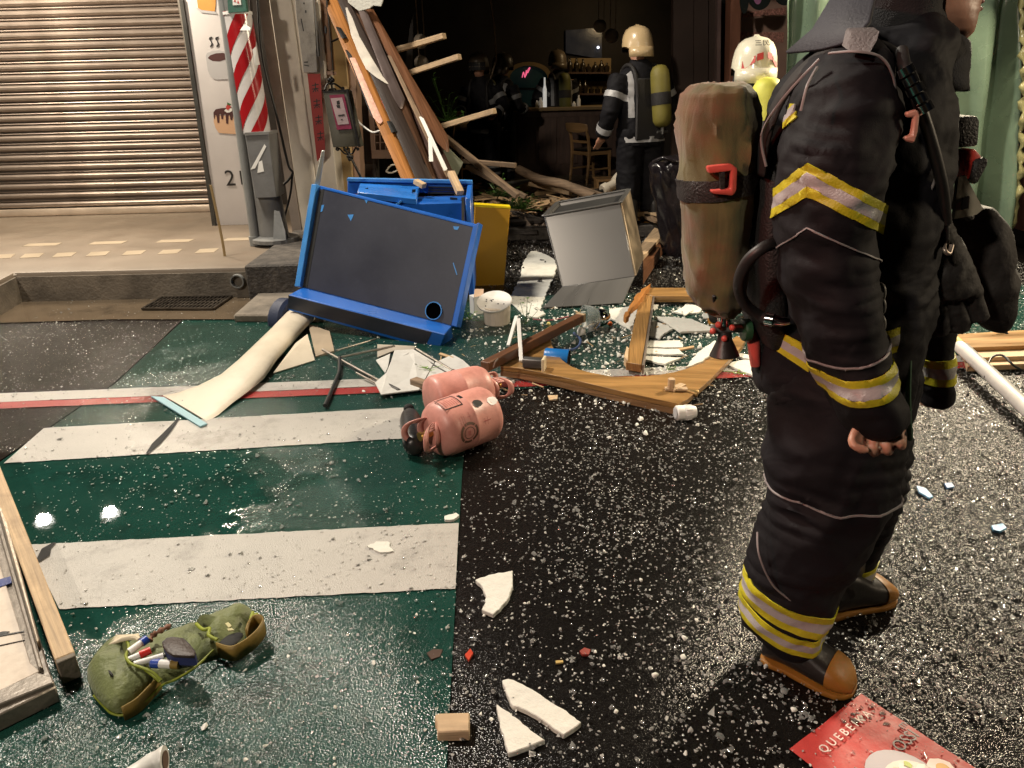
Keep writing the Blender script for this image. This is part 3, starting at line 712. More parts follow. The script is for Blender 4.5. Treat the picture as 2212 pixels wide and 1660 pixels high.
# round hole with a rim, its dark inside painted as a black disc
hc = fp(*c5(1113, 936)); u_ = (BR - BL).normalized(); v_ = nrm.cross(u_)
M().lathe([(.052, .012), (.058, .012), (.058, -.02), (.052, -.02)], hc, nrm, 30, cap=False).obj('hole_rim', m_bluepale, cb, smooth=40)
M().lathe([(.052, .002), (.001, .002)], hc, nrm, 30, cap=False).obj('hole', mat('deep_black', (.001, .001, .001), 1, var=0, bump=0, spec=0, rv=0), cb)
# chips where blue shows through
for q in ([(560, 322), (600, 320), (582, 362)], [(395, 262), (412, 258), (400, 300), (388, 305)], [(1235, 395), (1275, 398), (1262, 420), (1240, 415)], [(1233, 630), (1238, 628), (1262, 705), (1257, 707)], [(668, 225), (690, 232), (682, 250)]):
    M().prism([fp(*c5(x, y)) + nrm * .002 for x, y in q], -nrm * .001).obj('paint_chip', m_bluepale, cb)
# body behind
z_sh = .74
xl, xr = A(758, 430, 5.4).x, A(1003, 433, 5.4).x
M().box(((xl + xr) / 2, 5.56, .40), (xr - xl, .36, .64)).obj('cabinet_body', m_blue, cb, bev=.006)
M().prism([A(*c5(640, 120), 5.71), A(*c5(1015, 142), 5.71), A(*c5(1000, 222), 5.37), A(*c5(622, 176), 5.37)], (0, 0, -.04)).obj('upper_lid', mat('worn_blue', (.02, .15, .52), .3, var=.15, dirt_or_light=.2), cb, bev=.003)
M().prism([A(*c5(560, 94), 5.74), A(*c5(1358, 110), 5.74), A(*c5(1358, 180), 5.74), A(*c5(560, 190), 5.74)], (0, .03, 0)).obj('back_board', m_blue, cb, bev=.004)
M().beam(A(*c5(560, 96), 5.73), A(*c5(1358, 112), 5.73), .05, .025).obj('back_rim', m_bluepale, cb, bev=.003)
for y0 in (146, 163, 180):
    M().beam(A(*c5(1075, y0), 5.70), A(*c5(1330, y0 + 6), 5.70), .01, .012).obj('vent_slot', m_black, cb)
pa, pb = A(*c5(1343, 112), 5.73), A(*c5(1318, 372), 5.26)
M().prism([V((pa.x - .02, 5.74, .80)), V((pa.x - .02, 5.74, .1)), V((pb.x - .0, 5.20, .1)), V((pb.x - .0, 5.26, pb.z)), V((pb.x, 5.30, .76))], (.035, 0, 0)).obj('side_wall', m_blue, cb, bev=.004)
M().beam(A(*c5(1298, 215), 5.34), A(*c5(1298, 372), 5.22), .02, .02).obj('door_seal', m_black, cb)
M().beam(A(*c5(905, 232), 5.365), A(*c5(868, 262), 5.36), .03, .012).obj('shelf_divider', m_bluepale, cb)
for q in ([(640, 168), (690, 148), (690, 165), (670, 180)], [(972, 160), (995, 160), (992, 180), (970, 182)], [(1215, 210), (1260, 215), (1262, 230), (1215, 225)]):
    p = [A(x, y, 5.5) for x, y in [c5(*k) for k in q]]; p = [V((a.x, a.y, a.z)) for a in p]
    M().prism(p, (0, .01, 0)).obj('latch', m_black, cb)
M().lathe([(.13, 0), (.15, .02), (.15, .09), (.13, .11)], A(603, 690, 5.05), (1, -.35, 0), 26).obj('wheel', mat('blue_black_rubber', (.012, .02, .05), .6), cb, smooth=40)
for k, (a, b) in enumerate((((1255, 640), (1040, 700)),)): pass
M().beam(V((xl + .1, 5.5, 0)), V((xl + .1, 5.5, .1)), .08, .08).obj('foot', m_black, cb)
M().beam(V((xr - .1, 5.5, 0)), V((xr - .1, 5.5, .1)), .08, .08).obj('foot', m_black, cb)
# pieces lying on the cabinet
c2 = zmap(600, 0, 2.767)
tag(M().beam(A(*c2(1220, 1105), 5.62), A(*c2(1280, 1235), 5.45), .05, .04).obj('wood_offcut', m_wood, bev=.002, grain=(.3, -.5, -.8)), 'pale sawn stick leaning on the right end of the blue cabinet', 'wood stick')
tag(M().beam(A(*c2(995, 1160), 5.66), A(*c2(1050, 1190), 5.6), .045, .035).obj('wood_offcut', m_wood, bev=.002, grain=(1, 0, 0)), 'short pale wood offcut on the back rim of the blue cabinet', 'wood offcut')
tag(M().prism([A(*c2(395, 962), 5.24), A(*c2(412, 965), 5.24), A(*c2(378, 1188), 5.24), A(*c2(345, 1188), 5.24)], (0, .03, 0)).obj('metal_strip', mat('dull_zinc', (.33, .34, .32), .4, metal=.5), bev=.002), 'upright grey metal strip at the upper left corner of the blue cabinet', 'strip')

# ------------------------------------------------------------------ yellow panel
m_yel = mat('yellow_laminate', (.46, .235, .012), .4, var=.05, bump=.03)
yb = thing('yellow_board', 'upright yellow board standing behind the blue cabinet', 'panel', (-.2, 5.9, 0))
YY = 5.86
M().prism([A(1026, 445, YY), A(1102, 450, YY), A(1088, 628, YY), A(1019, 622, YY)], (-.01, .10, 0)).obj('board', m_yel, yb, bev=.003)
M().prism([A(1026, 442, YY), A(1103, 447, YY), A(1103, 452, YY), A(1026, 447, YY)], (-.01, .10, .0)).obj('edge_band', mat('lemon_edge', (.75, .56, .01), .4), yb)
M().prism([A(1004, 446, YY + .1), A(1017, 446, YY + .1), A(1014, 615, YY + .1), A(1002, 615, YY + .1)], (0, .06, 0)).obj('side_board', m_yel, yb, bev=.003)
M().prism([A(1018, 444, YY + .05), A(1027, 444, YY + .05), A(1024, 500, YY + .05), A(1016, 500, YY + .05)], (0, .05, 0)).obj('hinge', m_black, yb)

# ------------------------------------------------------------------ stainless bin
m_bin = mat('brushed_bin_steel', (.25, .245, .24), .28, metal=.7, var=.30, grain=True, gs=(.25, 4), bump=.0, rv=.06)
bn = thing('steel_bin', 'open brushed steel cabinet shell tilted on its bottom edge', 'steel cabinet', (.6, 5.5, 0))
cL, cR, tL = A(1214, 620, 5.42), A(1371, 597, 5.36), A(1175, 468, 5.62)
bp_ = PLN(cL, cR, tL); tR = bp_(1339, 439)
dv = A(1358, 411, 6.0) - tR
th = .012
def wall4(name, a, b, c_, d, n_, m=m_bin): M().prism([a, b, c_, d], n_).obj(name, m, bn, bev=.002, grain=a - d)
nb = (cR - cL).cross(tL - cL).normalized(); nb = nb if nb.y < 0 else -nb
wall4('front_face', tL, tR, cR, cL, -nb * th)
wall4('back_face', tL + dv, tR + dv, cR + dv, cL + dv, nb * th)
rt = (tR - tL).normalized()
wall4('side_face', tL + rt * .001, tL + dv + rt * .001, cL + dv + rt * .001, cL + rt * .001, rt * th)
m_oldsteel = mat('stained_steel', (.34, .27, .19), .42, metal=.8, var=.4, vs=7, dirt_or_light=.6, dirt_or_light_col=(.16, .09, .04))
wall4('side_face', tR + rt * .0, tR + dv, cR + dv, cR, rt * .012, m_oldsteel)
wall4('bottom_face', cL, cR, cR + dv, cL + dv, (0, 0, -.01))
# folded lip round the opening
for a, b in ((tL, tR), (tR, tR + dv), (tR + dv, tL + dv), (tL + dv, tL)):
    M().beam(a + V((0, 0, .004)), b + V((0, 0, .004)), .035, .012, up=dv.cross(rt)).obj('rim', m_steel, bn, bev=.002)
M().prism([a - nb * .05 for a in (tL.lerp(tR, .06), tL.lerp(tR, .94), tR.lerp(tR + dv, .8) - rt * .03, tL.lerp(tL + dv, .8) + rt * .03)], (0, 0, -.004)).obj('opening_sheet', m_blackmat, bn)  # matt black sheet set into the open top
fl = [cL - nb * -.0 + V((0, -.004, 0)), cR + V((0, -.004, 0)), G(1345, 655, .02), G(1172, 665, .02)]
M().prism(fl, (0, .01, -.012)).obj('folded_flap', m_bin, bn, bev=.002, grain=fl[0] - fl[3])

# ------------------------------------------------------------------ rolled white banner
m_vinyl = mat('cream_vinyl_sheet', (.56, .50, .40), .4, var=.05, vs=5, bump=.1, bs=12, dirt_or_light=.25, dirt_or_light_col=(.3, .25, .18), ds=9)
m_vinylw = mat('white_vinyl_sheet', (.62, .61, .58), .4, var=.05, bump=.1, bs=14, dirt_or_light=.3, dirt_or_light_col=(.3, .28, .25), ds=16)
bnr = thing('banner_roll', 'rolled cream vinyl banner flaring open to a blue-edged end', 'banner', G(500, 850))
st = [((640, 668), (680, 690), .12), ((620, 686), (664, 706), .115), ((585, 722), (632, 742), .108), ((553, 754), (600, 778), .10), ((515, 788), (572, 818), .085), ((478, 816), (540, 846), .062), ((430, 836), (503, 872), .036), ((385, 850), (472, 898), .02), ((352, 856), (448, 912), .012)]
rings = []
for Lp, Rp, h in st:
    h = h * .78; a, b = G(*Lp, .05 * h / .12), G(*Rp, .05 * h / .12); c_ = (a + b) / 2; r_ = []
    for k in range(20):
        t = 2 * math.pi * k / 20; r_.append(V((c_.x, c_.y, 0)) + V(((b - a) / 2).xy.to_3d()) * math.cos(t) + V((0, 0, h * .62 + h * .6 * math.sin(t))))
    rings.append(r_)
bo = M().loft(rings).obj('rolled_sheet', m_vinyl, bnr, smooth=60)
wrinkle(bo.data, .004, (8, 8, 8), seed=3)
M().prism([G(354, 858, .022), G(447, 915, .022), G(432, 921, .018), G(326, 856, .018)], (0, 0, -.008)).obj('blue_edge', mat('pale_blue_tape', (.22, .40, .46), .5, var=.1), bnr)
M().prism([G(638, 742, .06), G(664, 722, .1), G(680, 778, .012), G(590, 806, .012)], (0, 0, -.004)).obj('loose_flap', m_vinyl, bnr)
M().prism([G(666, 700, .03), G(712, 716, .03), G(722, 758, .014), G(682, 770, .014)], (0, 0, -.012)).obj('torn_card', mat('brown_card', (.30, .24, .17), .8), bnr)

# white sheet under the cabinet end
ws = thing('white_sheet', 'bent white plastic sheet sprinkled with glass below the blue cabinet', 'plastic sheet', G(920, 800))
sp_ = [[(812, 778), (843, 764), (838, 792), (832, 806)], [(852, 757), (893, 755), (938, 782), (905, 842), (823, 852), (810, 827), (834, 806), (845, 780)], [(940, 783), (978, 766), (1000, 778), (1024, 800), (1000, 835), (906, 842)], [(815, 744), (900, 748), (893, 755), (852, 757), (815, 772)]]
for k, q in enumerate(sp_):
    zz = (.02, .03, .025, .02)[k]
    M().prism([G(x, y, zz + (.03 if (k == 1 and y < 790 and x < 900) else 0)) for x, y in q], (0, 0, -.006)).obj('sheet_fold', m_vinylw if k < 3 else mat('shaded_card', (.35, .31, .26), .8), ws)
# rods
m_rod = mat('dull_rod_steel', (.30, .27, .24), .35, metal=.8, var=.2)
rods = [([(727, 758), (812, 733)], .007, 'thin steel rod pointing back under the blue cabinet, the upper of two'), ([(737, 772), (852, 748)], .007, 'thin steel rod lying under the blue cabinet edge, the lower of two'),
        ([(697, 756), (780, 802), (858, 843)], .008, 'long steel rod with a black tip lying across to the white sheet'), ([(734, 773), (733, 805), (714, 850), (702, 877)], .011, 'bent black rod lying across the white and red lines'),
        ([(900, 755), (950, 785), (990, 810)], .009, 'pale steel rod with black end on the white sheet'), ([(905, 768), (945, 795), (982, 816)], .007, 'dark rod beside the pale rod on the white sheet'), ([(770, 806), (815, 830)], .006, 'short rod at the left corner of the white sheet')]
for px, r, lb in rods:
    t = thing('metal_rod', lb, 'rod', G(*px[0]))
    M().tube([G(x, y, .022 + .012 * (i == 0)) for i, (x, y) in enumerate(px)], r, 8).obj('shaft', m_black if 'bent black' in lb or 'dark' in lb else m_rod, t, smooth=50)
    if 'tip' in lb or 'end' in lb:
        a, b = G(*px[-2], .024), G(*px[-1], .024)
        M().tube([a.lerp(b, .72), b.lerp(a, -.05)], r * 1.6, 8).obj('black_tip', m_black, t, smooth=50)
# stick by the canisters
tag(M().beam(G(893, 826, .035), G(962, 850, .035), .05, .05).obj('wood_stick', m_wood_gr, bev=.003, grain=(1, -.4, 0)), 'weathered square wood stick ending behind the rear pink canister', 'wood stick')

# ------------------------------------------------------------------ refrigerant canisters
m_pink = mat('salmon_canister_paint', (.56, .255, .215), .42, var=.10, vs=14, bump=.10, bs=26, dirt_or_light=.6, dirt_or_light_col=(.27, .11, .09), ds=11)
m_pinkdk = mat('scuffed_pink_paint', (.40, .11, .10), .45, var=.12, dirt_or_light=.4, dirt_or_light_col=(.15, .06, .05))
def canister(label, base, yaw, r=.125, L=.36, tilt=0.0, text_=True):
    """lying canister; base = ground point under its middle; axis points to the handle end"""
    t = thing('gas_canister', label, 'gas canister', base, 'pink gas canisters lying on the road')
    ax = V((math.cos(yaw), math.sin(yaw), tilt)).normalized(); c0 = V(base) + V((0, 0, r)) - ax * L / 2
    pr_ = [(.0, -.002), (.45, .0), (.72, .02), (.9, .05), (.985, .1), (1, .16), (1, .48), (1.018, .492), (1.018, .508), (1, .52), (1, .8), (.97, .87), (.87, .935), (.66, .98), (.42, 1.0), (.36, 1.003)]
    M().lathe([(a * r, h * L) for a, h in pr_], c0, ax, 44).obj('body', m_pink, t, smooth=50)
    top = c0 + ax * L; e_ = V((0, 0, 1)); e_ = (e_ - ax * e_.dot(ax)).normalized(); s_ = ax.cross(e_)
    # collar: two ears with hand holes
    for sg_ in (1, -1):
        mm = M(); n = 16
        def P_(t_, h, rr): a_ = t_; return top + ax * h + (s_ * math.cos(a_) * sg_ + e_ * math.sin(a_)) * rr
        lo = [P_(R(-62 + 124 * i / n), -.006, r * .52) for i in range(n + 1)]
        def hh(i): u = abs(i / n - .5) * 2; return .085 * (1 - u ** 2.4) + .012
        hi = [P_(R(-62 + 124 * i / n), hh(i), r * (.56 + .12 * (hh(i) / .09))) for i in range(n + 1)]
        m1 = [lo[i].lerp(hi[i], .30) for i in range(n + 1)]; m2 = [lo[i].lerp(hi[i], .72) for i in range(n + 1)]
        mm.add(lo + m1, [(i, i + 1, n + 2 + i, n + 1 + i) for i in range(n)])
        mm.add(m2 + hi, [(i, i + 1, n + 2 + i, n + 1 + i) for i in range(n)])
        for i in list(range(0, 4)) + list(range(n - 4, n)): mm.add([m1[i], m1[i + 1], m2[i + 1], m2[i]], [(0, 1, 2, 3)])
        o = mm.obj('collar_handle', m_pink, t, smooth=60)
        md = o.modifiers.new('s', 'SOLIDIFY'); md.thickness = .005
    M().lathe([(.018, 0), (.018, .03), (.012, .035), (.012, .05), (.02, .052), (.02, .062)], top, ax, 14).obj('valve', mat('brass', (.45, .28, .09), .35, metal=.9), t, smooth=40)
    if text_:
        # printed label: frame, lines, round seal — flat print lying on the drum
        def on(h, ang, rr=r + .0012):
            a_ = R(ang); return c0 + ax * (h * L) + (-s_ * math.cos(a_) + e_ * math.sin(a_)) * rr
        def patch(name, h0, h1, a0, a1, m, n=8):
            mm = M()
            lo = [on(h0, a0 + (a1 - a0) * i / n) for i in range(n + 1)]; hi = [on(h1, a0 + (a1 - a0) * i / n) for i in range(n + 1)]
            mm.add(lo + hi, [(i, i + 1, n + 2 + i, n + 1 + i) for i in range(n)])
            return mm.obj(name, m, t, smooth=60)
        for h0, h1, a0, a1 in ((.60, .615, 62, 100), (.88, .89, 62, 100), (.60, .89, 61, 63.5), (.60, .89, 98.5, 101)):
            patch('label_frame', h0, h1, a0, a1, m_ink)
        for i in range(7): patch('label_line', .63 + i * .035, .637 + i * .035, 66 + rnd.uniform(0, 4), 95 - rnd.uniform(0, 12), m_pinkdk)
        for i in range(3): patch('print_line', .76 - i * .035, .766 - i * .035, 18, 45 - rnd.uniform(0, 9), m_pinkdk)
        patch('print_line', .60, .606, 25, 42, m_pinkdk); patch('print_line', .585, .64, 33, 34.2, m_pinkdk)
        patch('print_line', .34, .345, 6, 22, m_pinkdk); patch('print_line', .29, .40, 13.5, 15, m_pinkdk); patch('print_line', .385, .39, 8, 20, m_pinkdk)
        mm = M(); n = 40
        for r0, r1, sk in ((.036, .047, (6, 15, 27, 34)), (.024, .027, ())):
            for i in range(n):
                if i in sk: continue
                q = []
                for a_, rr in ((i, r0), (i + 1, r0), (i + 1, r1), (i, r1)):
                    an = 2 * math.pi * a_ / n; q.append(on(.66 + rr * math.cos(an) / L, 2 + math.degrees(rr * math.sin(an) / r)))
                mm.flat(q)
        mm.obj('round_seal', mat('brown_print', (.10, .05, .03), .5, bump=0), t)
        for i in range(3): patch('seal_mark', .645 + .015 * i, .651 + .015 * i, -3, 7, m_pinkdk)
        for (h, a_, s__) in ((.40, 52, .02), (.16, 48, .022)):
            mm = M(); k = [on(h + s__ * (1 + .4 * rnd.random()) * math.cos(2 * math.pi * i / 9) / L, a_ + math.degrees(s__ * (.8 + .5 * rnd.random()) * math.sin(2 * math.pi * i / 9) / r)) for i in range(9)]
            mm.flat(k).obj('scraped_patch', m_whitep if s__ > .021 else m_ink, t)
        patch('paint_scrape', .50, .56, 78, 92, m_ink)
    return t
fa, fb_ = G(958, 1000), G(1078, 952)
mid = (fa + fb_) / 2 + V((-.02, .06, 0))
yw = math.atan2(fa.y - fb_.y, fa.x - fb_.x)
canister('pink gas canister lying in front, its open collar handle towards the crossing', (mid.x - .022, mid.y - .015, 0), yw, L=.32, r=.124)
mid2 = G(992, 922) + V((0, .11, 0))
canister('pink gas canister lying behind, its rounded bottom towards the crossing', (mid2.x, mid2.y, 0), R(30), L=.32, r=.118, text_=False)
bc = thing('black_bottle', 'small black metal cylinder lying against the front pink canister', 'cylinder', G(895, 975))
q0, q1 = G(896, 968, .06), G(884, 890, .05)
d_ = (q1 - q0).normalized(); Ld = (q1 - q0).length
M().lathe([(.001, -.004), (.03, 0), (.045, .02), (.05, .05), (.05, Ld * .72), (.042, Ld * .86), (.024, Ld * .97), (.016, Ld), (.016, Ld + .03)], q0, d_, 28).obj('bottle_body', mat('sooty_black_metal', (.016, .017, .019), .32, metal=.3, var=.3, dirt_or_light=.4, dirt_or_light_col=(.12, .10, .08)), bc, smooth=50)
M().lathe([(.02, 0), (.026, .008), (.026, .022), (.018, .03)], q1 + d_ * .02, d_, 12).obj('bottle_cap', m_blackmat, bc)

# ------------------------------------------------------------------ small things in the middle
c6 = zmap(1050, 420, 2.863)
bk = thing('plastic_basket', 'broken ribbed white plastic basket with a round perforated rim', 'basket', G(1074, 704))
p = G(1074, 700); H_ = .15
mm = M(); n = 72; rr_b = []
for h, r in ((0, .075), (.01, .083), (.06, .086), (.12, .09)):
    rr_b.append([p + V((math.cos(2 * math.pi * k / n), math.sin(2 * math.pi * k / n), 0)) * (r * (1 + .022 * (k % 4 < 2))) + V((0, 0, h)) for k in range(n)])
mm.loft(rr_b, cap=True).obj('ribbed_body', mat('ivory_plastic', (.66, .58, .48), .45, var=.05), bk, smooth=20)
M().lathe([(.001, .0), (.085, .002), (.112, .014), (.116, .014), (.116, .004), (.09, -.008), (.001, -.008)], p + V((-.014, .012, .142)), (-.08, -.38, 1), 40).obj('rim_plate', mat('white_plastic', (.72, .70, .66), .4, var=.03), bk, smooth=40)
for k in range(9):
    a = rnd.uniform(0, 6.28); r = rnd.uniform(.015, .07)
    M().lathe([(.005, 0), (.0045, .002)], p + V((-.012 + r * math.cos(a), .012 + r * math.sin(a), .1435 + (.08 * r * math.cos(a) + .38 * r * math.sin(a)))), (-.08, -.38, 1), 7).obj('hole', m_black, bk)
sb = thing('carton', 'small crushed white carton beside the plastic basket', 'carton', G(1030, 682))
p = G(1030, 681); rot = Matrix.Rotation(.5, 3, 'Z')
M().box(p + V((0, .04, .065)), (.075, .07, .13), rot).obj('carton_body', m_whitep, sb, bev=.003)
M().prism([p + rot @ V(k) + V((0, .04, .13)) for k in ((-.037, -.035, 0), (.037, -.035, 0), (.06, .0, .035), (-.01, .0, .045))], (0, .004, 0)).obj('carton_flap', mat('peach_card', (.6, .42, .30), .7), sb)
def leafy(name, label, c, n, s, m, cat='plant', group=None, spread=(1, 1, .6), seed=1):
    rr = random.Random(seed); mm = M()
    for i in range(n):
        d = V((rr.gauss(0, 1) * spread[0], rr.gauss(0, 1) * spread[1], abs(rr.gauss(0, 1)) * spread[2] + .05)) * s
        q = V(c) + d; a = rr.uniform(0, 6.28); L_ = s * rr.uniform(.35, .8); w = L_ * .28
        f = V((math.cos(a), math.sin(a), rr.uniform(-.3, .8))).normalized(); sd = f.cross(V((0, 0, 1))).normalized(); up_ = sd.cross(f)
        mm.add([q, q + f * L_ * .5 + sd * w + up_ * w * .3, q + f * L_, q + f * L_ * .5 - sd * w + up_ * w * .3, q + f * L_ * .5], [(0, 1, 4), (1, 2, 4), (2, 3, 4), (3, 0, 4)])
        mm.tube([V((c[0], c[1], c[2])), q], .0018, 4, mi=0)
    o = mm.obj(name, m, smooth=50); tag(o, label, cat, group); return o
m_leaf = mat('green_leaf', (.055, .13, .02), .45, var=.35, vs=30, bump=.1)
m_leafl = mat('light_green_leaf', (.16, .30, .04), .45, var=.3, vs=30, bump=.1)
leafy('plant_sprig', 'torn green sprig upright beside the white basket', G(1136, 700, .02), 9, .07, m_leaf, spread=(.5, .5, 1.4), seed=4)
leafy('plant_sprig', 'pale green leaves at the foot of the blue cabinet', G(1015, 690, .02), 10, .05, m_leafl, spread=(1, .8, .5), seed=5)
leafy('plant_sprig', 'bright green leaf scraps on the white sheet', G(925, 797, .03), 9, .035, m_leafl, spread=(1.3, .8, .2), seed=6)
leafy('plant_sprig', 'green leaf scraps at the far edge of the red line', G(1592, 806, .012), 7, .03, m_leafl, spread=(1.2, .7, .2), seed=7)
leafy('plant_sprig', 'green leaf scraps in the gap of the wooden board', G(1440, 800, .012), 6, .03, m_leaf, spread=(1.4, .6, .2), seed=8)
# white splinter sticks
tag(M().beam(A(1116, 684, 4.55), G(1098, 748, .012), .022, .018).obj('white_batten', m_whitep, bev=.002), 'thin white batten leaning behind the wooden board', 'batten')
# ------------------------------------------------------------------ curved oak board
ob = thing('curved_board', 'oak veneer board with a half-round cut-out lying on the road', 'board', G(1300, 830))
outl = [(300, 1215), (430, 1075), (640, 945), (632, 1010), (640, 1075), (668, 1130), (710, 1178), (760, 1215), (820, 1240), (900, 1262), (1040, 1288), (1250, 1285), (1350, 1275), (1450, 1258), (1530, 1236), (1600, 1208), (1668, 1170), (1730, 1125), (1795, 1075), (1862, 1018), (1925, 1040), (1900, 1085), (1690, 1305), (1535, 1440), (1480, 1470), (1100, 1385), (700, 1288), (430, 1232)]
def bz(x): return .085 - .03 * max(0, min(1, (x - 300) / 1200))
tp = [G(*c6(x, y), bz(x)) for x, y in outl]
m_oakedge = mat('oak_edge', (.26, .15, .07), .5, grain=True, var=.3)
o = M().prism(tp, (0, 0, -.028)).obj('board_face', [m_oak, m_oakedge], ob, bev=.0015, grain=(1, -.25, 0))
lo_edge = [tp[i] for i in (0, 27, 26, 25, 24)]
M().prism([tp[0] + V((0, -.002, -.03)), tp[27] + V((0, -.002, -.03)), tp[26] + V((0, -.002, -.03)), tp[25] + V((0, -.002, -.03)), tp[24] + V((0, -.002, -.03)), tp[24] + V((0, .03, -.03)), tp[25] + V((0, .04, -.03)), tp[26] + V((0, .04, -.03)), tp[0] + V((.05, .05, -.03))], (0, 0, -.03)).obj('edge_rail', m_oakedge, ob, grain=(1, -.25, 0))
for x, y in ((1322, 1440), (1365, 1455)):
    q = G(*c6(x, y), .035); M().lathe([(.012, 0), (.006, -.006)], q + V((0, -.012, 0)), (.2, -1, 0), 12).obj('screw_cap', m_black, ob)
M().beam(A(1120, 690, 4.12), G(1126, 782, .085), .022, .022).obj('upright_batten', m_whitep, ob, bev=.002)
q = G(*c6(520, 1205), .11); rt = Matrix.Rotation(-.25, 3, 'Z')
M().box(q + V((0, .02, .0)), (.11, .05, .05), rt).obj('hinge_block', m_steel, ob, bev=.006, seg=3)
M().box(q + V((.055, .0, -.0)), (.014, .07, .07), rt).obj('hinge_plate', mat('cream_plastic', (.7, .6, .42), .4), ob, bev=.003)
q = G(*c6(1470, 1365), .06)
M().box(q + V((0, 0, .005)), (.10, .035, .012), Matrix.Rotation(.75, 3, 'Z')).obj('wood_cleat', m_wood, ob, bev=.001, grain=(.7, .7, 0))
M().box(q + V((-.01, -.02, .005)), (.11, .035, .010), Matrix.Rotation(-.1, 3, 'Z')).obj('wood_cleat', m_wood, ob, bev=.001, grain=(1, 0, 0))
M().lathe([(.018, 0), (.018, .05), (.016, .052)], q + V((-.035, -.02, .008)), (0, 0, 1), 14).obj('dowel', m_wood, ob, smooth=40, grain=(0, 0, 1))
M().lathe([(.008, 0), (.012, .02), (.02, .05), (.018, .055)], G(*c6(1535, 1382), .06), (1, -.45, -.2), 12).obj('brass_foot', mat('old_brass', (.3, .2, .08), .4, metal=.8), ob, smooth=40)
# upright oak strip and its cross rail
os_ = thing('oak_frame', 'broken oak strip with a cross rail lying behind the curved board', 'wooden frame', G(1380, 790))
slab('frame_strip', [(1352, 783), (1386, 788), (1411, 637), (1384, 634)], .075, .045, m_oak, P=os_, bev=.002, grain=(.15, 1, 0))
slab('frame_rail', [(1384, 633), (1412, 640), (1552, 640), (1552, 622), (1392, 622)], .078, .045, m_oak, P=os_, bev=.002, grain=(1, 0, 0))
slab('frame_edge', [(1387, 789), (1391, 789), (1414, 641), (1411, 639)], .08, .05, m_zinc, P=os_)
slab('split_end', [(1348, 770), (1354, 748), (1358, 752), (1356, 780)], .08, .05, m_wood, P=os_, grain=(0, 1, 0))
slab('split_end', [(1353, 784), (1360, 790), (1384, 794), (1386, 788)], .04, .035, m_wood, P=os_, tear=(.015, .006), grain=(1, 0, 0))
# diagonal brown plank
dp = thing('brown_plank', 'dark brown plank propped diagonally over the curved board', 'plank', G(1060, 800))
a_, b_ = G(1047, 792, .12), A(1252, 688, 4.55)
M().beam(a_, b_, .055, .05).obj('plank_body', m_wood_dk, dp, bev=.003, grain=b_ - a_)
M().beam(b_ - (b_ - a_).normalized() * .0, b_ + (b_ - a_).normalized() * .03, .056, .051).obj('sawn_end', m_wood, dp, grain=(0, 0, 1))
M().tube([G(1066, 794, .16), G(1070, 782, .19), G(1076, 776, .2)], .004, 6).obj('wire_tie', m_zinc, dp)
# glass dome lamp
gd = thing('glass_dome', 'clear domed lamp glass with metal cap lying by the steel cabinet', 'lamp glass', G(1280, 690))
m_clear = mat('clear_glass', (.75, .78, .78), .06, var=.02, bump=0, trans=.75, rv=0)
gcn = G(1266, 690, .08)
M().lathe([(.092, 0), (.09, .01), (.083, .045), (.066, .08), (.05, .10)], gcn + V((-.01, 0, 0)), (1, .18, .02), 32, cap=False).obj('glass_bell', m_clear, gd, smooth=60)
M().lathe([(.055, .085), (.06, .10), (.05, .14), (.025, .165), (.001, .168)], gcn + V((-.01, 0, 0)), (1, .18, .02), 28).obj('metal_cap', m_chrome, gd, smooth=60)
tag(M().ball(G(1256, 716, .028), .028, 20, 12).obj('white_ball', m_whitep, smooth=80), 'small white ball between the plank and the oak strip', 'ball')
tg = thing('orange_bud', 'small orange-red plastic bud beside the white foam', 'plastic bit', G(1318, 700))
M().ball(G(1318, 700, .02), .016, 10, 7).obj('bud', mat('orange_red_plastic', (.6, .12, .02), .4), tg, smooth=70)
tag(M().ball(G(1185, 700, .015), .013, 10, 7).obj('yellow_bead', mat('pale_yellow', (.6, .5, .15), .5), smooth=70), 'tiny pale yellow bead at the tip of the curved board', 'bead')
# blue can
bcn = thing('blue_can', 'short bright blue tube lying open-ended inside the curved board', 'tube', G(1215, 780))
q0 = G(1229, 776, .052); ax_ = V((-.9, .25, .02)).normalized()
M().lathe([(.05, 0), (.052, .004), (.052, .13), (.05, .135)], q0, ax_, 30, cap=False).obj('tube_wall', mat('blue_tube_paint', (.012, .16, .50), .35, var=.1), bcn, smooth=50)
M().lathe([(.05, .02), (.001, .022)], q0, ax_, 30, cap=False).obj('tube_inside', m_blackmat, bcn)
M().lathe([(.052, -.001), (.047, -.001), (.047, .02), (.052, .02)], q0, ax_, 30, cap=False).obj('tube_rim', m_steel, bcn, smooth=40)
tag(M().tube(spl([G(1240, 720, .02), G(1254, 735, .05), G(1246, 752, .03), G(1222, 757, .03), G(1196, 752, .02)]), .008, 8).obj('blue_wire', mat('dull_blue_wire', (.05, .08, .18), .5), smooth=60), 'dull blue wire curling behind the blue tube', 'wire')
tag(M().tube(spl([G(1152, 690, .01), G(1190, 692, .01), G(1228, 684, .012)]), .004, 6).obj('pink_cord', mat('pink_cord', (.4, .1, .12), .6), smooth=60), 'thin pink cord on the wet green paint behind the plank', 'cord')
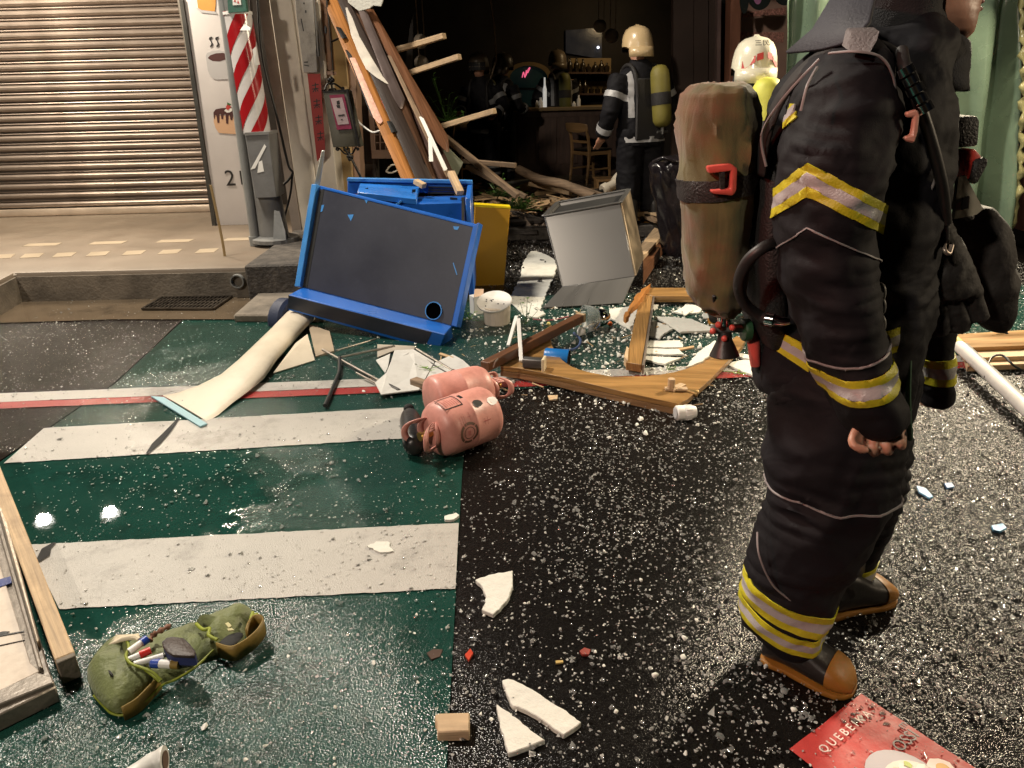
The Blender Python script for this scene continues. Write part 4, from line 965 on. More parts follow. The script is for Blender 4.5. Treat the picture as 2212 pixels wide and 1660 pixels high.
# white cap
wc = thing('white_bulb_cap', 'small ribbed white plastic cap lying at the near corner of the curved board', 'cap', G(1478, 896))
q = G(1460, 893, .035); ax_ = V((1, .12, .0)).normalized()
M().lathe([(.032, 0), (.036, .004), (.036, .03), (.034, .034), (.034, .038), (.036, .042), (.035, .07), (.026, .095), (.012, .10)], q, ax_, 26).obj('cap_body', m_whitep, wc, smooth=35)
M().lathe([(.028, -.004), (.022, -.006)], q, ax_, 20).obj('cap_opening', m_pr_grey, wc)
for k in range(8):
    an = 2 * math.pi * k / 8; M().beam(q + ax_ * .045 + V((0, math.cos(an), math.sin(an))) * .0355, q + ax_ * .075 + V((0, math.cos(an), math.sin(an))) * .034, .006, .004).obj('cap_rib', m_whitep, wc)

# ------------------------------------------------------------------ white foam boards
foam_px = [
    ('large torn white foam board lying in front of the steel cabinet', [(500, 470), (540, 470), (600, 490), (655, 520), (675, 570), (660, 610), (610, 720), (560, 840), (500, 895), (440, 860), (360, 780), (400, 690), (430, 640), (450, 540)], .02, .014),
    ('white foam piece behind the glass dome beside the oak strip', [(1020, 845), (1090, 835), (1215, 820), (1195, 900), (1180, 975), (1090, 935), (1015, 890)], .02, .012),
    ('pointed white foam slab inside the oak frame', [(1320, 890), (1440, 895), (1560, 905), (1700, 960), (1690, 980), (1490, 990), (1370, 915)], .03, .014),
    ('narrow white foam strip, the farthest of three stacked strips', [(1250, 1050), (1490, 1050), (1510, 1075), (1508, 1092), (1260, 1090)], .035, .012),
    ('narrow white foam strip, the middle one of three stacked strips', [(1262, 1102), (1480, 1105), (1520, 1140), (1250, 1135)], .03, .012),
    ('white foam wedge, the nearest of three stacked strips', [(1250, 1150), (1500, 1160), (1390, 1205), (1250, 1172)], .03, .012),
    ('long white foam splinter leaning on the curved board', [(1525, 1215), (1600, 1130), (1720, 1055), (1742, 1100), (1640, 1180)], .07, .012),
    ('ragged white foam piece lying along the oak strip', [(1305, 920), (1390, 940), (1440, 972), (1385, 1000), (1355, 1035), (1275, 1020)], .025, .012),
    ('torn white foam flake at the far end of the oak frame', [(1440, 858), (1500, 835), (1540, 800), (1640, 830), (1610, 862), (1500, 872)], .02, .012),
    ('small square white foam scrap near the tank valve', [(1640, 868), (1720, 872), (1722, 902), (1640, 898)], .02, .012),
    ('small white foam triangle next to the large foam board', [(490, 850), (530, 835), (600, 870), (545, 897), (480, 890)], .018, .012),
    ('broad white foam sheet on the white line by the firefighter', [(1830, 1190), (1900, 1178), (2010, 1180), (2050, 1250), (2030, 1300), (1900, 1250), (1810, 1212)], .022, .012),
    ('thin white foam strip on the far rim of the oak frame', [(1330, 785), (1420, 765), (1510, 770), (1500, 785), (1400, 790)], .02, .01),
    ('small pale foam scrap behind the firefighter, left of the foam sheet', [(1880, 1130), (1970, 1150), (1960, 1172), (1870, 1150)], .02, .012),
    ('ragged white foam scrap between the oak rail and its strip', [(1330, 745), (1350, 800), (1320, 850), (1310, 800)], .02, .01),
    ('white foam flake halfway down the oak frame opening', [(1500, 850), (1560, 820), (1570, 850), (1520, 880)], .03, .01)]
for lb, px, z, t in foam_px:
    slab('foam_piece', [c6(x, y) for x, y in px], z, t, m_foam, lb, 'foam piece', 'broken white foam pieces', tear=(.035, .007), bev=.0015, tilt=(rnd.uniform(-.04, .04), rnd.uniform(-.03, .03)))
c4 = zmap(900, 1200, 2.893)
for lb, px in (('fan-shaped white foam shard alone on the black asphalt', [(570, 400), (605, 385), (700, 360), (822, 338), (822, 440), (800, 510), (740, 590), (692, 632), (655, 618), (612, 600), (640, 550), (638, 500), (620, 450)]),
               ('long curved white foam shard, the larger of two near the bottom', [(750, 1070), (790, 1060), (850, 1080), (950, 1130), (1060, 1205), (1180, 1275), (1280, 1352), (1220, 1400), (1160, 1438), (1090, 1390), (980, 1310), (880, 1260), (820, 1245), (785, 1170)]),
               ('triangular white foam shard beside the wood block', [(713, 1228), (800, 1285), (870, 1340), (940, 1405), (1038, 1470), (960, 1500), (880, 1530), (790, 1560), (765, 1470), (735, 1380)])):
    slab('foam_piece', [c4(x, y) for x, y in px], .017, .016, m_foam, lb, 'foam piece', 'broken white foam pieces', tear=(.012, .0025), bev=.002)
slab('foam_piece', [(793, 1180), (812, 1170), (838, 1170), (850, 1190), (820, 1193)], .014, .01, m_foam, 'small torn white scrap on the nearer white stripe', 'foam piece', 'broken white foam pieces', tear=(.012, .004))
slab('foam_piece', [(960, 1115), (985, 1108), (992, 1113), (980, 1122), (962, 1123)], .014, .01, m_foam, 'tiny white scrap at the right end of the nearer stripe', 'foam piece', 'broken white foam pieces', tear=(.012, .003))
# wood block
wb = [G(*c4(x, y), .03) for x, y in ((300, 1300), (330, 1290), (532, 1285), (532, 1412), (315, 1418), (312, 1350), (300, 1330))]
tag(M().prism(wb, (0, -.003, -.03)).obj('wood_block', m_wood, bev=.003, grain=(1, 0, 0)), 'short pale block of sawn pine on the edge of the green paint', 'wood block')
# little coloured scraps
for lb, nm, px, m, t in (('small red plastic scrap on black asphalt near the fan-shaped foam', 'plastic_scrap', [(1004, 1415), (1016, 1402), (1022, 1410), (1012, 1425)], mat('red_plastic', (.5, .05, .02), .4), .012),
                         ('dark red leaf scrap right of the red plastic scrap', 'plastic_scrap', [(1252, 1408), (1262, 1400), (1276, 1402), (1272, 1412), (1258, 1414)], mat('dark_red_plastic', (.25, .03, .02), .5), .012),
                         ('brown dead leaf on the green paint above the wood block', 'dead_leaf', [(922, 1413), (936, 1404), (956, 1402), (950, 1416), (932, 1424)], mat('brown_leaf', (.06, .03, .02), .6), .010),
                         ('light blue plastic scrap lying left of the blue flake beyond the left boot', 'plastic_scrap', [(1980, 1052), (2000, 1055), (2016, 1070), (2008, 1074), (1985, 1064)], mat('sky_blue_plastic', (.12, .36, .62), .4), .012),
                         ('darker blue flake beside the light blue plastic scrap', 'plastic_scrap', [(2040, 1045), (2055, 1042), (2062, 1050), (2046, 1054)], mat('deep_blue_plastic', (.04, .14, .34), .4), .012),
                         ('light blue plastic scrap on the glittering asphalt by the poster', 'plastic_scrap', [(2142, 1136), (2166, 1132), (2174, 1140), (2160, 1147), (2146, 1144)], mat('sky_blue_plastic_b', (.12, .36, .62), .4), .014),
                         ('small yellow match-like stick on the black asphalt', 'stick', [(1200, 1428), (1216, 1426), (1217, 1430), (1201, 1433)], mat('yellow_wood', (.5, .36, .12), .5), .008),
                         ('small wood splinter between the canisters and the curved board', 'splinter', [(1183, 857), (1205, 853), (1203, 861), (1187, 864)], m_wood, .012)):
    slab(nm, px, t, t * .6, m, lb, 'scrap', tilt=(rnd.uniform(-.2, .2), .1), grain=(1, 0, 0))
# splintered board and the plank by the steel cabinet
slab('splintered_board', [(1347, 682), (1356, 668), (1372, 640), (1392, 622), (1405, 613), (1402, 622), (1392, 634), (1378, 655), (1366, 664), (1352, 686)], .11, .04, m_wood_or, 'splintered orange wood strip standing by the oak frame corner', 'wood strip', tear=(.03, .008), grain=(.3, 1, 0))
pk = thing('pale_plank', 'pale plank with dark sawn side behind the steel cabinet', 'plank', G(1410, 530))
slab('plank_top', [(1381, 534), (1414, 492), (1438, 500), (1389, 556)], .16, .03, m_wood, P=pk, grain=(.5, 1, 0))
slab('plank_side', [(1389, 557), (1438, 501), (1436, 520), (1390, 588)], .12, .10, m_wood_dk, P=pk, grain=(.5, 1, 0))

# ------------------------------------------------------------------ right side: planks, tube, strap
rp_ = thing('board_stack', 'stack of pale boards under an oak board by the right edge', 'boards', G(2150, 760))
slab('oak_board', [(2062, 738), (2070, 722), (2260, 710), (2260, 745), (2075, 752)], .10, .025, m_oak, P=rp_, bev=.002, grain=(1, 0, 0))
slab('pale_board', [(2070, 752), (2260, 744), (2260, 768), (2085, 774)], .075, .025, m_wood, P=rp_, bev=.002, grain=(1, 0, 0))
slab('pale_board', [(2085, 774), (2260, 768), (2260, 784), (2090, 792)], .05, .03, m_wood, P=rp_, bev=.002, grain=(1, 0, 0))
ft = thing('white_tube', 'long white tube lamp lying diagonally at the right edge', 'tube lamp', G(2140, 830))
a_, b_ = G(2072, 748, .10), G(2260, 925, .06)
M().tube([a_, b_], .032, 16).obj('tube_body', m_vinylw, ft, smooth=50)
M().beam(a_ + V((.02, -.02, .022)), b_ + V((.02, -.02, .022)), .012, .006).obj('dark_seam', m_black, ft)
M().lathe([(.034, 0), (.034, .06), (.02, .065)], a_, (a_ - b_), 16).obj('end_cap', mat('yellowed_plastic', (.5, .38, .1), .5), ft, smooth=40)
cable('cable', [(2212, 770, 4.0), (2180, 730, 4.05), (2160, 690, 4.1)], 4.05, .008, m_black, 'black cable hanging down in front of the board stack')
tag(M().tube(spl([G(2128, 815, .08), G(2140, 775, .12), G(2165, 768, .13), G(2190, 790, .10), G(2225, 810, .05)]), .006, 8).obj('cable', m_black, smooth=60), 'thin black cable looped over the white tube lamp', 'cable')

# ------------------------------------------------------------------ board lying at the lower left
lp = thing('framed_board', 'soiled white framed board lying at the lower left corner', 'board', G(40, 1420))
m_soiled = mat('soiled_white_board', (.56, .48, .40), .5, var=.08, vs=4, bump=.05, dirt_or_light=.5, dirt_or_light_col=(.28, .21, .15), ds=9)
m_plex = mat('grey_frame_strip', (.22, .19, .16), .35, metal=.3, var=.2, dirt_or_light=.4)
slab('base_frame', [(-30, 992), (104, 1440), (121, 1484), (-140, 1612), (-320, 1200)], .055, .05, m_plex, P=lp, bev=.004)
slab('white_face', [(-60, 1030), (66, 1432), (86, 1450), (-140, 1560), (-310, 1200)], .062, .012, m_soiled, P=lp, bev=.002)
slab('lower_strip', [(-60, 1545), (-60, 1518), (80, 1452), (112, 1462), (116, 1474)], .068, .02, m_plex, P=lp, bev=.003)
slab('side_strip', [(-20, 1040), (-10, 1030), (84, 1380), (78, 1386)], .082, .03, mat('pale_alu_strip', (.42, .36, .29), .3, metal=.6), P=lp, bev=.003)
slab('side_strip', [(-34, 1040), (-24, 1036), (92, 1440), (82, 1444)], .072, .02, m_plex, P=lp, bev=.003)
slab('blue_tape', [(-40, 1262), (23, 1245), (25, 1259), (-40, 1282)], .065, .003, mat('blue_tape', (.01, .03, .18), .4), P=lp)
slab('board_crack', [(-40, 1378), (52, 1363), (52, 1365), (-40, 1382)], .0645, .003, m_black, P=lp)
slab('board_crack', [(-40, 1402), (54, 1382), (54, 1383), (-40, 1404)], .0645, .003, m_wall_dk, P=lp)
slab('stain', [(-6, 1368), (6, 1364), (20, 1364), (14, 1369), (0, 1371)], .0648, .003, m_black, P=lp)
wbat = thing('wooden_batten', 'long pale wooden batten beside the framed white board', 'batten', G(140, 1440))
a_, b_ = G(147, 1440, .045), G(-26, 985, .045)
M().beam(a_, b_, .048, .075).obj('batten_body', m_wood, wbat, bev=.003, grain=b_ - a_)
dd = (a_ - b_).normalized()
M().beam(a_ - dd * .0, a_ + dd * .018, .046, .073).obj('grey_end', m_concrete, wbat, bev=.002)

# ------------------------------------------------------------------ green pouch and what is in it
m_olive = mat('olive_nylon', (.105, .125, .035), .6, var=.2, vs=12, bump=.35, bs=90, sheen=.2)
cloth_folds(m_olive, (16, 16, 16), .0025, .4)
m_oliveb = mat('yellow_green_piping', (.22, .26, .02), .55, var=.15)
m_oliveo = mat('ochre_nylon', (.20, .13, .022), .6, var=.15, bump=.2, bs=60)
cg = zmap(180, 1380, 4.608)
bg_ = thing('tool_pouch', 'open olive green tool pouch full of pens on the green paint', 'pouch', G(380, 1460))
def cgl(l): return [cg(*p) for p in l]
pillow('pouch_body', cgl([(300, 700), (560, 480), (880, 400), (1100, 330), (1260, 275), (1440, 380), (1490, 460), (1380, 600), (1260, 760), (1050, 870), (900, 940), (700, 1160), (520, 1250), (370, 1240), (200, 1070), (110, 900)]), .0, .045, m_olive, bg_, nz=.012, seed=1)
pillow('front_pocket', cgl([(100, 800), (200, 640), (330, 490), (430, 440), (500, 440), (540, 500), (520, 600), (560, 690), (680, 745), (800, 800), (830, 870), (740, 990), (600, 1130), (480, 1210), (370, 1220), (200, 1070), (110, 900)]), .028, .055, m_olive, bg_, nz=.012, k=3, seed=2)
pillow('pouch_tail', cgl([(1240, 330), (1330, 320), (1500, 220), (1700, 110), (1860, 150), (1900, 250), (1800, 330), (1780, 450), (1640, 600), (1300, 720), (1280, 600), (1420, 480), (1330, 400)]), .0, .06, m_olive, bg_, nz=.02, seed=3)
pillow('tail_opening', cgl([(1500, 480), (1600, 400), (1720, 370), (1760, 400), (1720, 460), (1640, 520), (1540, 530)]), .055, .006, m_blackmat, bg_, nz=.0, seed=3)
def ribbon(name, px, zs_, w, m, P, th_=.004):
    pts_ = spl([G(x, y, z) for (x, y), z in zip(cgl(px), zs_)], 5); mm = M()
    for i in range(len(pts_)):
        pass
    vs = []
    for i, q in enumerate(pts_):
        vs += [q + V((0, 0, w / 2)), q - V((0, 0, w / 2))]
    mm.add(vs, [(2 * i, 2 * i + 1, 2 * i + 3, 2 * i + 2) for i in range(len(pts_) - 1)])
    o = mm.obj(name, m, P, smooth=60); md = o.modifiers.new('s', 'SOLIDIFY'); md.thickness = th_; return o
ribbon('loop_strap', [(1480, 560), (1640, 600), (1790, 530), (1920, 420), (1990, 300), (1950, 255), (1880, 260), (1820, 330), (1790, 420)], [.035, .04, .045, .05, .055, .06, .06, .055, .05], .05, m_oliveo, bg_)
def piping(px, zs_, r=.0035, m=m_oliveb): return M().tube(spl([G(x, y, z) for (x, y), z in zip(cgl(px), zs_)], 5), r, 7).obj('piping', m, bg_, smooth=60)
piping([(330, 490), (430, 440), (510, 450), (540, 530), (510, 620), (560, 700), (690, 750), (800, 800), (870, 870)], [.06, .078, .082, .085, .088, .088, .085, .075, .06], .004)
piping([(170, 1040), (300, 1180), (370, 1235), (480, 1250), (620, 1180), (760, 1060), (900, 930), (1060, 860), (1260, 730), (1440, 560)], [.02, .018, .016, .016, .02, .025, .03, .035, .04, .04])
piping([(720, 760), (800, 820), (880, 890)], [.07, .062, .05], .006)
piping([(1260, 280), (1330, 340), (1400, 330), (1390, 400), (1480, 450)], [.05, .06, .065, .065, .06], .005)
piping([(1860, 160), (1840, 250), (1900, 180), (1910, 260)], [.05, .055, .055, .05], .006)
ribbon('side_gusset', [(480, 1245), (640, 1150), (780, 1010), (880, 900)], [.025, .03, .032, .03], .045, m_oliveo, bg_)
for q in ([(1565, 275), (1600, 262), (1635, 300), (1602, 318)], [(1585, 330), (1640, 325), (1660, 345), (1600, 350)]):
    M().prism([G(x, y, .068) for x, y in cgl(q)], (0, 0, -.004)).obj('care_tag', mat('cream_tag', (.45, .42, .22), .7), bg_)
M().prism([G(x, y, .088) for x, y in cgl([(320, 770), (340, 775), (370, 810), (360, 825), (330, 800)])], (0, 0, -.012)).obj('rivet_hole', m_blackmat, bg_)
# contents
def pen(lb, px, z, r, parts, cat='pen'):
    t = thing('marker_pen', lb, cat, G(*cg(*px[0])), 'pens in the olive pouch')
    a_, b_ = G(*cg(*px[0]), z), G(*cg(*px[1]), z + .004); u0 = 0
    for nm, f0_, f1_, rr, m in parts:
        M().tube([a_.lerp(b_, f0_), a_.lerp(b_, f1_)], r * rr, 12).obj(nm, m, t, smooth=40)
m_bl = mat('marker_blue', (.012, .045, .30), .35); m_rd = mat('marker_red', (.5, .02, .015), .35); m_wpl = mat('marker_white', (.68, .67, .66), .35, var=.04)
pen('white marker with a red cap, in the middle of the olive pouch', [(540, 660), (775, 560)], .082, .0085, [('barrel', 0, .5, 1, m_wpl), ('cap', .5, 1, 1.25, m_rd)])
pen('white marker with a blue cap sticking out at the top of the pouch', [(540, 580), (735, 440)], .084, .010, [('barrel', 0, .7, 1, m_wpl), ('cap', .7, 1, 1.2, m_bl)])
pen('long plain white marker below the red-capped one', [(600, 710), (940, 610)], .080, .0085, [('barrel', 0, .92, 1, m_wpl), ('tip', .92, 1, .7, m_black)])
pen('marker with blue cap and white barrel at the lower pouch edge', [(790, 700), (1080, 715)], .074, .012, [('cap', 0, .3, 1.05, m_bl), ('barrel', .3, .72, 1, m_wpl), ('band', .72, 1, 1, m_oliveo)])
pen('black marker under the dark case in the pouch', [(1060, 715), (1210, 690)], .07, .011, [('barrel', 0, 1, 1, m_black)])
cs_ = thing('dark_case', 'dark brown zipped case with blue sides in the olive pouch', 'case', G(*cg(1070, 560)))
cpx = [(890, 470), (940, 425), (1020, 412), (1120, 425), (1190, 490), (1250, 570), (1240, 615), (1160, 620), (1010, 610), (940, 570), (900, 510)]
M().prism([G(x, y, .118) for x, y in cgl(cpx)], (0, 0, -.010)).obj('case_lid', mat('dark_leatherette', (.035, .022, .018), .5, bump=.2, bs=120), cs_, bev=.004, seg=2)
M().prism([G(x, y, .108) for x, y in cgl(cpx)], (.004, -.006, -.03)).obj('case_side', mat('navy_fabric', (.012, .02, .09), .6), cs_, bev=.002)
br_ = thing('brush', 'flat brush with cream bristles at the top of the olive pouch', 'brush', G(*cg(520, 450)))
for k in range(7):
    x0, y0 = 330 + 12 * k, 500 - 16 * k
    M().tube([G(*cg(x0, y0), .075), G(*cg(480 + 22 * k, 445 - 5 * k), .09), G(*cg(650, 400 + 8 * k), .088)], [.002, .007, .006], 7).obj('bristle_tuft', mat('cream_bristle', (.62, .54, .40), .7, var=.15) if k == 0 else bpy.data.materials['cream_bristle'], br_, smooth=50)
tag(M().tube(spl([G(*cg(760, 465), .07), G(*cg(800, 400), .075), G(*cg(830, 380), .08), G(*cg(920, 330), .085), G(*cg(980, 300), .08)]), [.007 + .003 * math.sin(i * 1.3) for i in range(25)], 8).obj('twig', mat('reddish_twig', (.22, .10, .06), .6, var=.3, bump=.3), smooth=60), 'reddish brown twig sticking out beyond the olive pouch', 'twig')
# crumpled white pipe piece at the bottom edge
ce = thing('broken_pipe', 'broken white plastic elbow at the bottom edge', 'pipe piece', G(340, 1650))
q = spl([G(270, 1690, .03), G(305, 1668, .032), G(335, 1648, .04), G(356, 1642, .042)], 4)
M().tube(q, [.026] * (len(q) - 3) + [.03, .032, .032], 18, cap=True).obj('elbow', m_vinylw, ce, smooth=50)
dq = (q[-1] - q[-3]).normalized()
M().lathe([(.021, 0), (.012, -.002)], q[-1] + dq * .002, dq, 16).obj('pipe_bore', mat('brown_dirt', (.10, .06, .04), .8), ce)


# ------------------------------------------------------------------ red poster
po = thing('menu_poster', 'torn red menu poster with a noodle bowl lying at the lower right', 'poster', G(1900, 1600))
m_red = mat('coral_red_print', (.44, .04, .035), .55, var=.08, vs=30, bump=.15, bs=40)
pA, pB, pC = G(1705, 1620, .006), G(1860, 1500, .006), G(2150, 1660, .006)
ux, uy = (pB - pA), (pC - pB); Wd, Ht = ux.length, uy.length
ux.normalize(); uy = -(uy - ux * uy.dot(ux)).normalized(); Ht = Wd * 1.5
# pB side is the upper right corner as one reads; 'down' runs from pB towards pC
def pp(u, v, z=.0): return pB - ux * ((1 - u) * Wd) - uy * (v * Ht) + V((0, 0, z))
nn = 12; vs = []
for j in range(nn + 1):
    for i in range(nn + 1):
        u, v = i / nn, j / nn; vs.append(pp(u, v, .004 * noise.noise(V((u * 3, v * 4, .3))) + .002))
M().add(vs, [(j * (nn + 1) + i, j * (nn + 1) + i + 1, (j + 1) * (nn + 1) + i + 1, (j + 1) * (nn + 1) + i) for j in range(nn) for i in range(nn)]).obj('paper', m_red, po, smooth=60)
def ptext(s, u, v, size, m): return text(s, 'poster_lettering', pp(u, v, .0085), ux, uy, size, m, po)
m_ptw = mat('poster_white', (.72, .60, .55), .4, bump=0); m_ptd = mat('poster_dark', (.05, .015, .02), .4, bump=0)
ptext('Q U E B E I K A', .50, .115, .030, m_ptw)
ptext('OSSI', .80, .34, .042, m_ptd); ptext('m', .93, .27, .03, m_ptd)
def disc(name, u, v, ru, rv_, m, z, n=24, jit=0): return M().prism([pp(u + ru * math.cos(2 * math.pi * i / n) * (1 + rnd.uniform(-jit, jit)), v + rv_ * math.sin(2 * math.pi * i / n) * (1 + rnd.uniform(-jit, jit)), z) for i in range(n)], (0, 0, -.0006)).obj(name, m, po)
disc('tray_print', .34, .52, .26, .19, m_ptd, .0085)
disc('bowl_print', .44, .47, .27, .19, mat('bowl_grey', (.36, .33, .36), .4, bump=0), .0091)
disc('bowl_rim_print', .46, .53, .24, .16, mat('bowl_cream', (.62, .55, .48), .4, bump=0), .0097)
mfood = [mat('noodle_tan', (.42, .27, .10), .4, bump=0), mat('noodle_pale', (.62, .5, .32), .4, bump=0), mat('noodle_white', (.66, .62, .56), .4, bump=0), mat('leek_green', (.35, .42, .08), .4, bump=0)]
for k in range(34):
    a, r = rnd.uniform(0, 6.28), math.sqrt(rnd.random())
    disc('food_print', .46 + .2 * r * math.cos(a), .53 + .13 * r * math.sin(a), .05 * rnd.uniform(.5, 1.2), .028 * rnd.uniform(.5, 1.2), mfood[k % 3 if k % 9 else 3], .0103 + k * .0001, 9, .25)
disc('egg_print', .76, .55, .1, .07, m_ptw, .0097, 18, .08); disc('yolk_print', .77, .55, .05, .035, mat('yolk', (.6, .33, .05), .4, bump=0), .0103, 14)
ptext('OLIMKE', .74, .80, .035, m_ptw)
for k in range(4): disc('smudge_print', .80 + .05 * (k % 2), .60 + .05 * k, .05, .02, m_ptd, .0086, 9, .3)

# ------------------------------------------------------------------ black refuse sack
rs_ = thing('refuse_sack', 'tall glossy black plastic sack standing behind the olive air tank', 'sack', G(1462, 545))
m_sack = mat('black_polythene', (.010, .008, .010), .22, var=.3, bump=.3, bs=14)
SYk = 6.35
rg = [img_ring((1412, 352), (1484, 338), SYk, .10), img_ring((1405, 362), (1492, 352), SYk, .14), img_ring((1410, 400), (1496, 395), SYk, .17), img_ring((1421, 450), (1500, 450), SYk, .17), img_ring((1430, 510), (1502, 510), SYk, .16), img_ring((1436, 545), (1500, 550), SYk, .13)]
so = M().loft(rg).obj('sack_body', m_sack, rs_, smooth=60)
bm = bmesh.new(); bm.from_mesh(so.data); bmesh.ops.subdivide_edges(bm, edges=bm.edges[:], cuts=2, use_grid_fill=True); bm.to_mesh(so.data); bm.free()
wrinkle(so.data, .025, (7, 7, 5), seed=8); so.data.shade_smooth()
M().tube(spl([A(1412, 350, SYk - .05), A(1435, 342, SYk - .12), A(1465, 350, SYk - .14), A(1484, 340, SYk - .08)]), .018, 8).obj('sack_fold', m_sack, rs_, smooth=60)
# ================================================================== shop front wreckage and interior
# weathered boxes and red paper strip on the column edge
ca = zmap(660, 0, 6.917)
EY = 6.9
tb = thing('weathered_board', 'weathered whitewashed board above the red paper strip', 'board', A(660, 160, EY))
m_wash = mat('flaking_whitewash', (.40, .38, .35), .7, var=.2, vs=9, bump=.4, dirt_or_light=.8, dirt_or_light_col=(.07, .065, .06), ds=9)
quad('board_face', [ca(140, -40), ca(160, 210), ca(285, 1165), ca(505, 1165), ca(430, -40)], EY, (0, .10, 0), m_wash, tb, .004)
quad('edge_strip', [ca(432, -40), ca(508, 900), ca(525, 900), ca(455, -40)], EY + .01, (0, .05, 0), m_greysteel, tb)
for q in ([(235, 300), (250, 300), (290, 500), (275, 505)], [(275, 45), (300, 45), (295, 75), (280, 70)], [(305, 170), (325, 165), (328, 210), (312, 212)], [(285, 990), (350, 985), (350, 1005), (290, 1005)], [(290, 1035), (370, 1050), (370, 1065), (295, 1050)]):
    quad('scrape', [ca(*p) for p in q], EY - .003, (0, .002, 0), m_ink, tb)
wk_ = thing('wooden_bracket', 'brown plywood bracket board with black hooks under the fascia', 'board', A(735, 150, 7.05))
m_ply = mat('scorched_plywood', (.27, .13, .055), .55, grain=True, var=.35, dirt_or_light=.6, dirt_or_light_col=(.05, .03, .02), gs=(4, 25))
quad('board_face', [ca(440, -40), ca(530, 1130), ca(745, 1130), ca(640, -40)], 7.05, (0, .12, 0), m_ply, wk_, .004, grain=(0, 0, 1))
quad('bottom_roll', [ca(520, 1140), ca(525, 1195), ca(760, 1205), ca(750, 1140)], 7.03, (0, .14, 0), mat('pinkish_wood', (.42, .26, .19), .5), wk_, .004)
quad('dark_seam', [ca(640, -40), ca(745, 1130), ca(755, 1130), ca(652, -40)], 7.04, (0, .05, 0), m_black, wk_)
for q in ([(515, 385), (545, 380), (565, 500), (580, 500), (575, 545), (600, 690), (590, 700), (560, 550), (525, 550), (515, 500), (535, 490)], [(608, 425), (638, 420), (648, 530), (622, 535)], [(490, 910), (525, 905), (550, 1150), (520, 1150)]):
    quad('hook', [ca(*p) for p in q], 7.035, (0, .02, 0), m_black, wk_)
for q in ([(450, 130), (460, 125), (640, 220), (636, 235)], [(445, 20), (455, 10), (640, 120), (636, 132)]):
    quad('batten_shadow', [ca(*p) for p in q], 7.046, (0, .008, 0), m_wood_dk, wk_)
rd = thing('red_paper_strip', 'long dark red paper couplet strip on the column edge', 'paper strip', A(690, 330, EY))
quad('paper', [(664, 160), (692, 160), (703, 330), (685, 349)], EY + .02, (0, .004, 0), mat('dark_red_paper', (.34, .026, .022), .55, var=.15), rd)
for k, (x, y) in enumerate(((681, 190), (684, 225), (688, 260), (692, 295))):   # brush characters
    for q in ([(-7, -6), (7, -8), (7, -6), (-7, -4)], [(-1, -11), (1, -11), (2, 9), (0, 9)], [(-7, 2), (7, 0), (7, 2), (-7, 4)], [(-6, 9), (-1, 2), (0, 3), (-4, 10)], [(6, 9), (1, 2), (2, 1), (7, 7)]):
        quad('brush_stroke', [(x + a, y + b) for a, b in q], EY + .018, (0, .002, 0), m_ink, rd)
# hanging iron sign
HY = 6.85
hs = thing('hanging_sign', 'small hanging wrought-iron sign with a magenta notice', 'hanging sign', A(740, 320, HY))
m_iron = mat('black_wrought_iron', (.010, .009, .009), .4, metal=.4)
m_hsb = mat('grey_green_board', (.085, .08, .06), .5, var=.2, dirt_or_light=.5, dirt_or_light_col=(.05, .05, .035))
quad('board', [(697, 200), (749, 196), (776, 317), (719, 319)], HY, (.03, .07, 0), m_hsb, hs, .004)
quad('iron_edge', [(697, 201), (697, 197), (751, 193), (778, 318), (774, 318), (748, 199)], HY - .006, (0, .07, 0), m_iron, hs)
quad('magenta_poster', [(711, 206), (743, 204), (760, 279), (728, 281)], HY - .012, (0, .004, 0), mat('magenta_print', (.22, .015, .06), .5), hs)
quad('white_notice', [(714, 213), (739, 211), (754, 268), (730, 270)], HY - .016, (0, .002, 0), mat('pinkish_paper', (.42, .32, .33), .6), hs)
for q in ([(727, 219), (733, 217), (734, 225), (728, 227)], [(726, 228), (734, 227), (735, 233), (729, 234)], [(730, 249), (744, 247), (744, 250), (731, 252)], [(736, 258), (740, 257), (740, 260), (737, 260)]):
    quad('notice_print', q, HY - .019, (0, .002, 0), m_ink, hs)
def curl(name, px, P, r=.008): return M().tube(spl([A(x, y, HY + .02) for x, y in px], 5), r, 6).obj(name, m_iron, P, smooth=60)
cs5 = zmap(720, 160, 5.929)
for px in ([(160, 310), (150, 290), (170, 300), (175, 280), (210, 205), (240, 200), (265, 215)], [(440, 275), (430, 255), (408, 265), (415, 290), (435, 280), (400, 260), (320, 205), (290, 200), (265, 215)], [(265, 290), (250, 275), (238, 290), (250, 305), (275, 295), (268, 200), (260, 130)], [(280, 290), (300, 270), (325, 280), (315, 305), (290, 300)]):
    curl('scroll', [cs5(*p) for p in px], hs)
for a, b in ((262, 130), (240, 150), (285, 152), (262, 165)):
    M().ball(A(*cs5(a, b), HY + .02), .018, 8, 6).obj('iron_bud', m_iron, hs, smooth=70)
for px in ([(370, 1090), (345, 1075), (335, 1100), (360, 1110), (375, 1085), (440, 1150), (500, 1160), (515, 1110)], [(450, 1090), (440, 1110), (470, 1120), (490, 1080), (500, 1070)], [(620, 1080), (640, 1090), (625, 1105), (600, 1075), (560, 1150), (520, 1160)], [(510, 1080), (515, 1160), (518, 1240)]):
    curl('scroll', [cs5(*p) for p in px], hs)
for a, b in ((500, 1200), (540, 1205), (518, 1235)): M().ball(A(*cs5(a, b), HY + .02), .018, 8, 6).obj('iron_bud', m_iron, hs, smooth=70)
curl('iron_bracket', [(742, 318), (760, 345), (785, 395)], hs, .012)
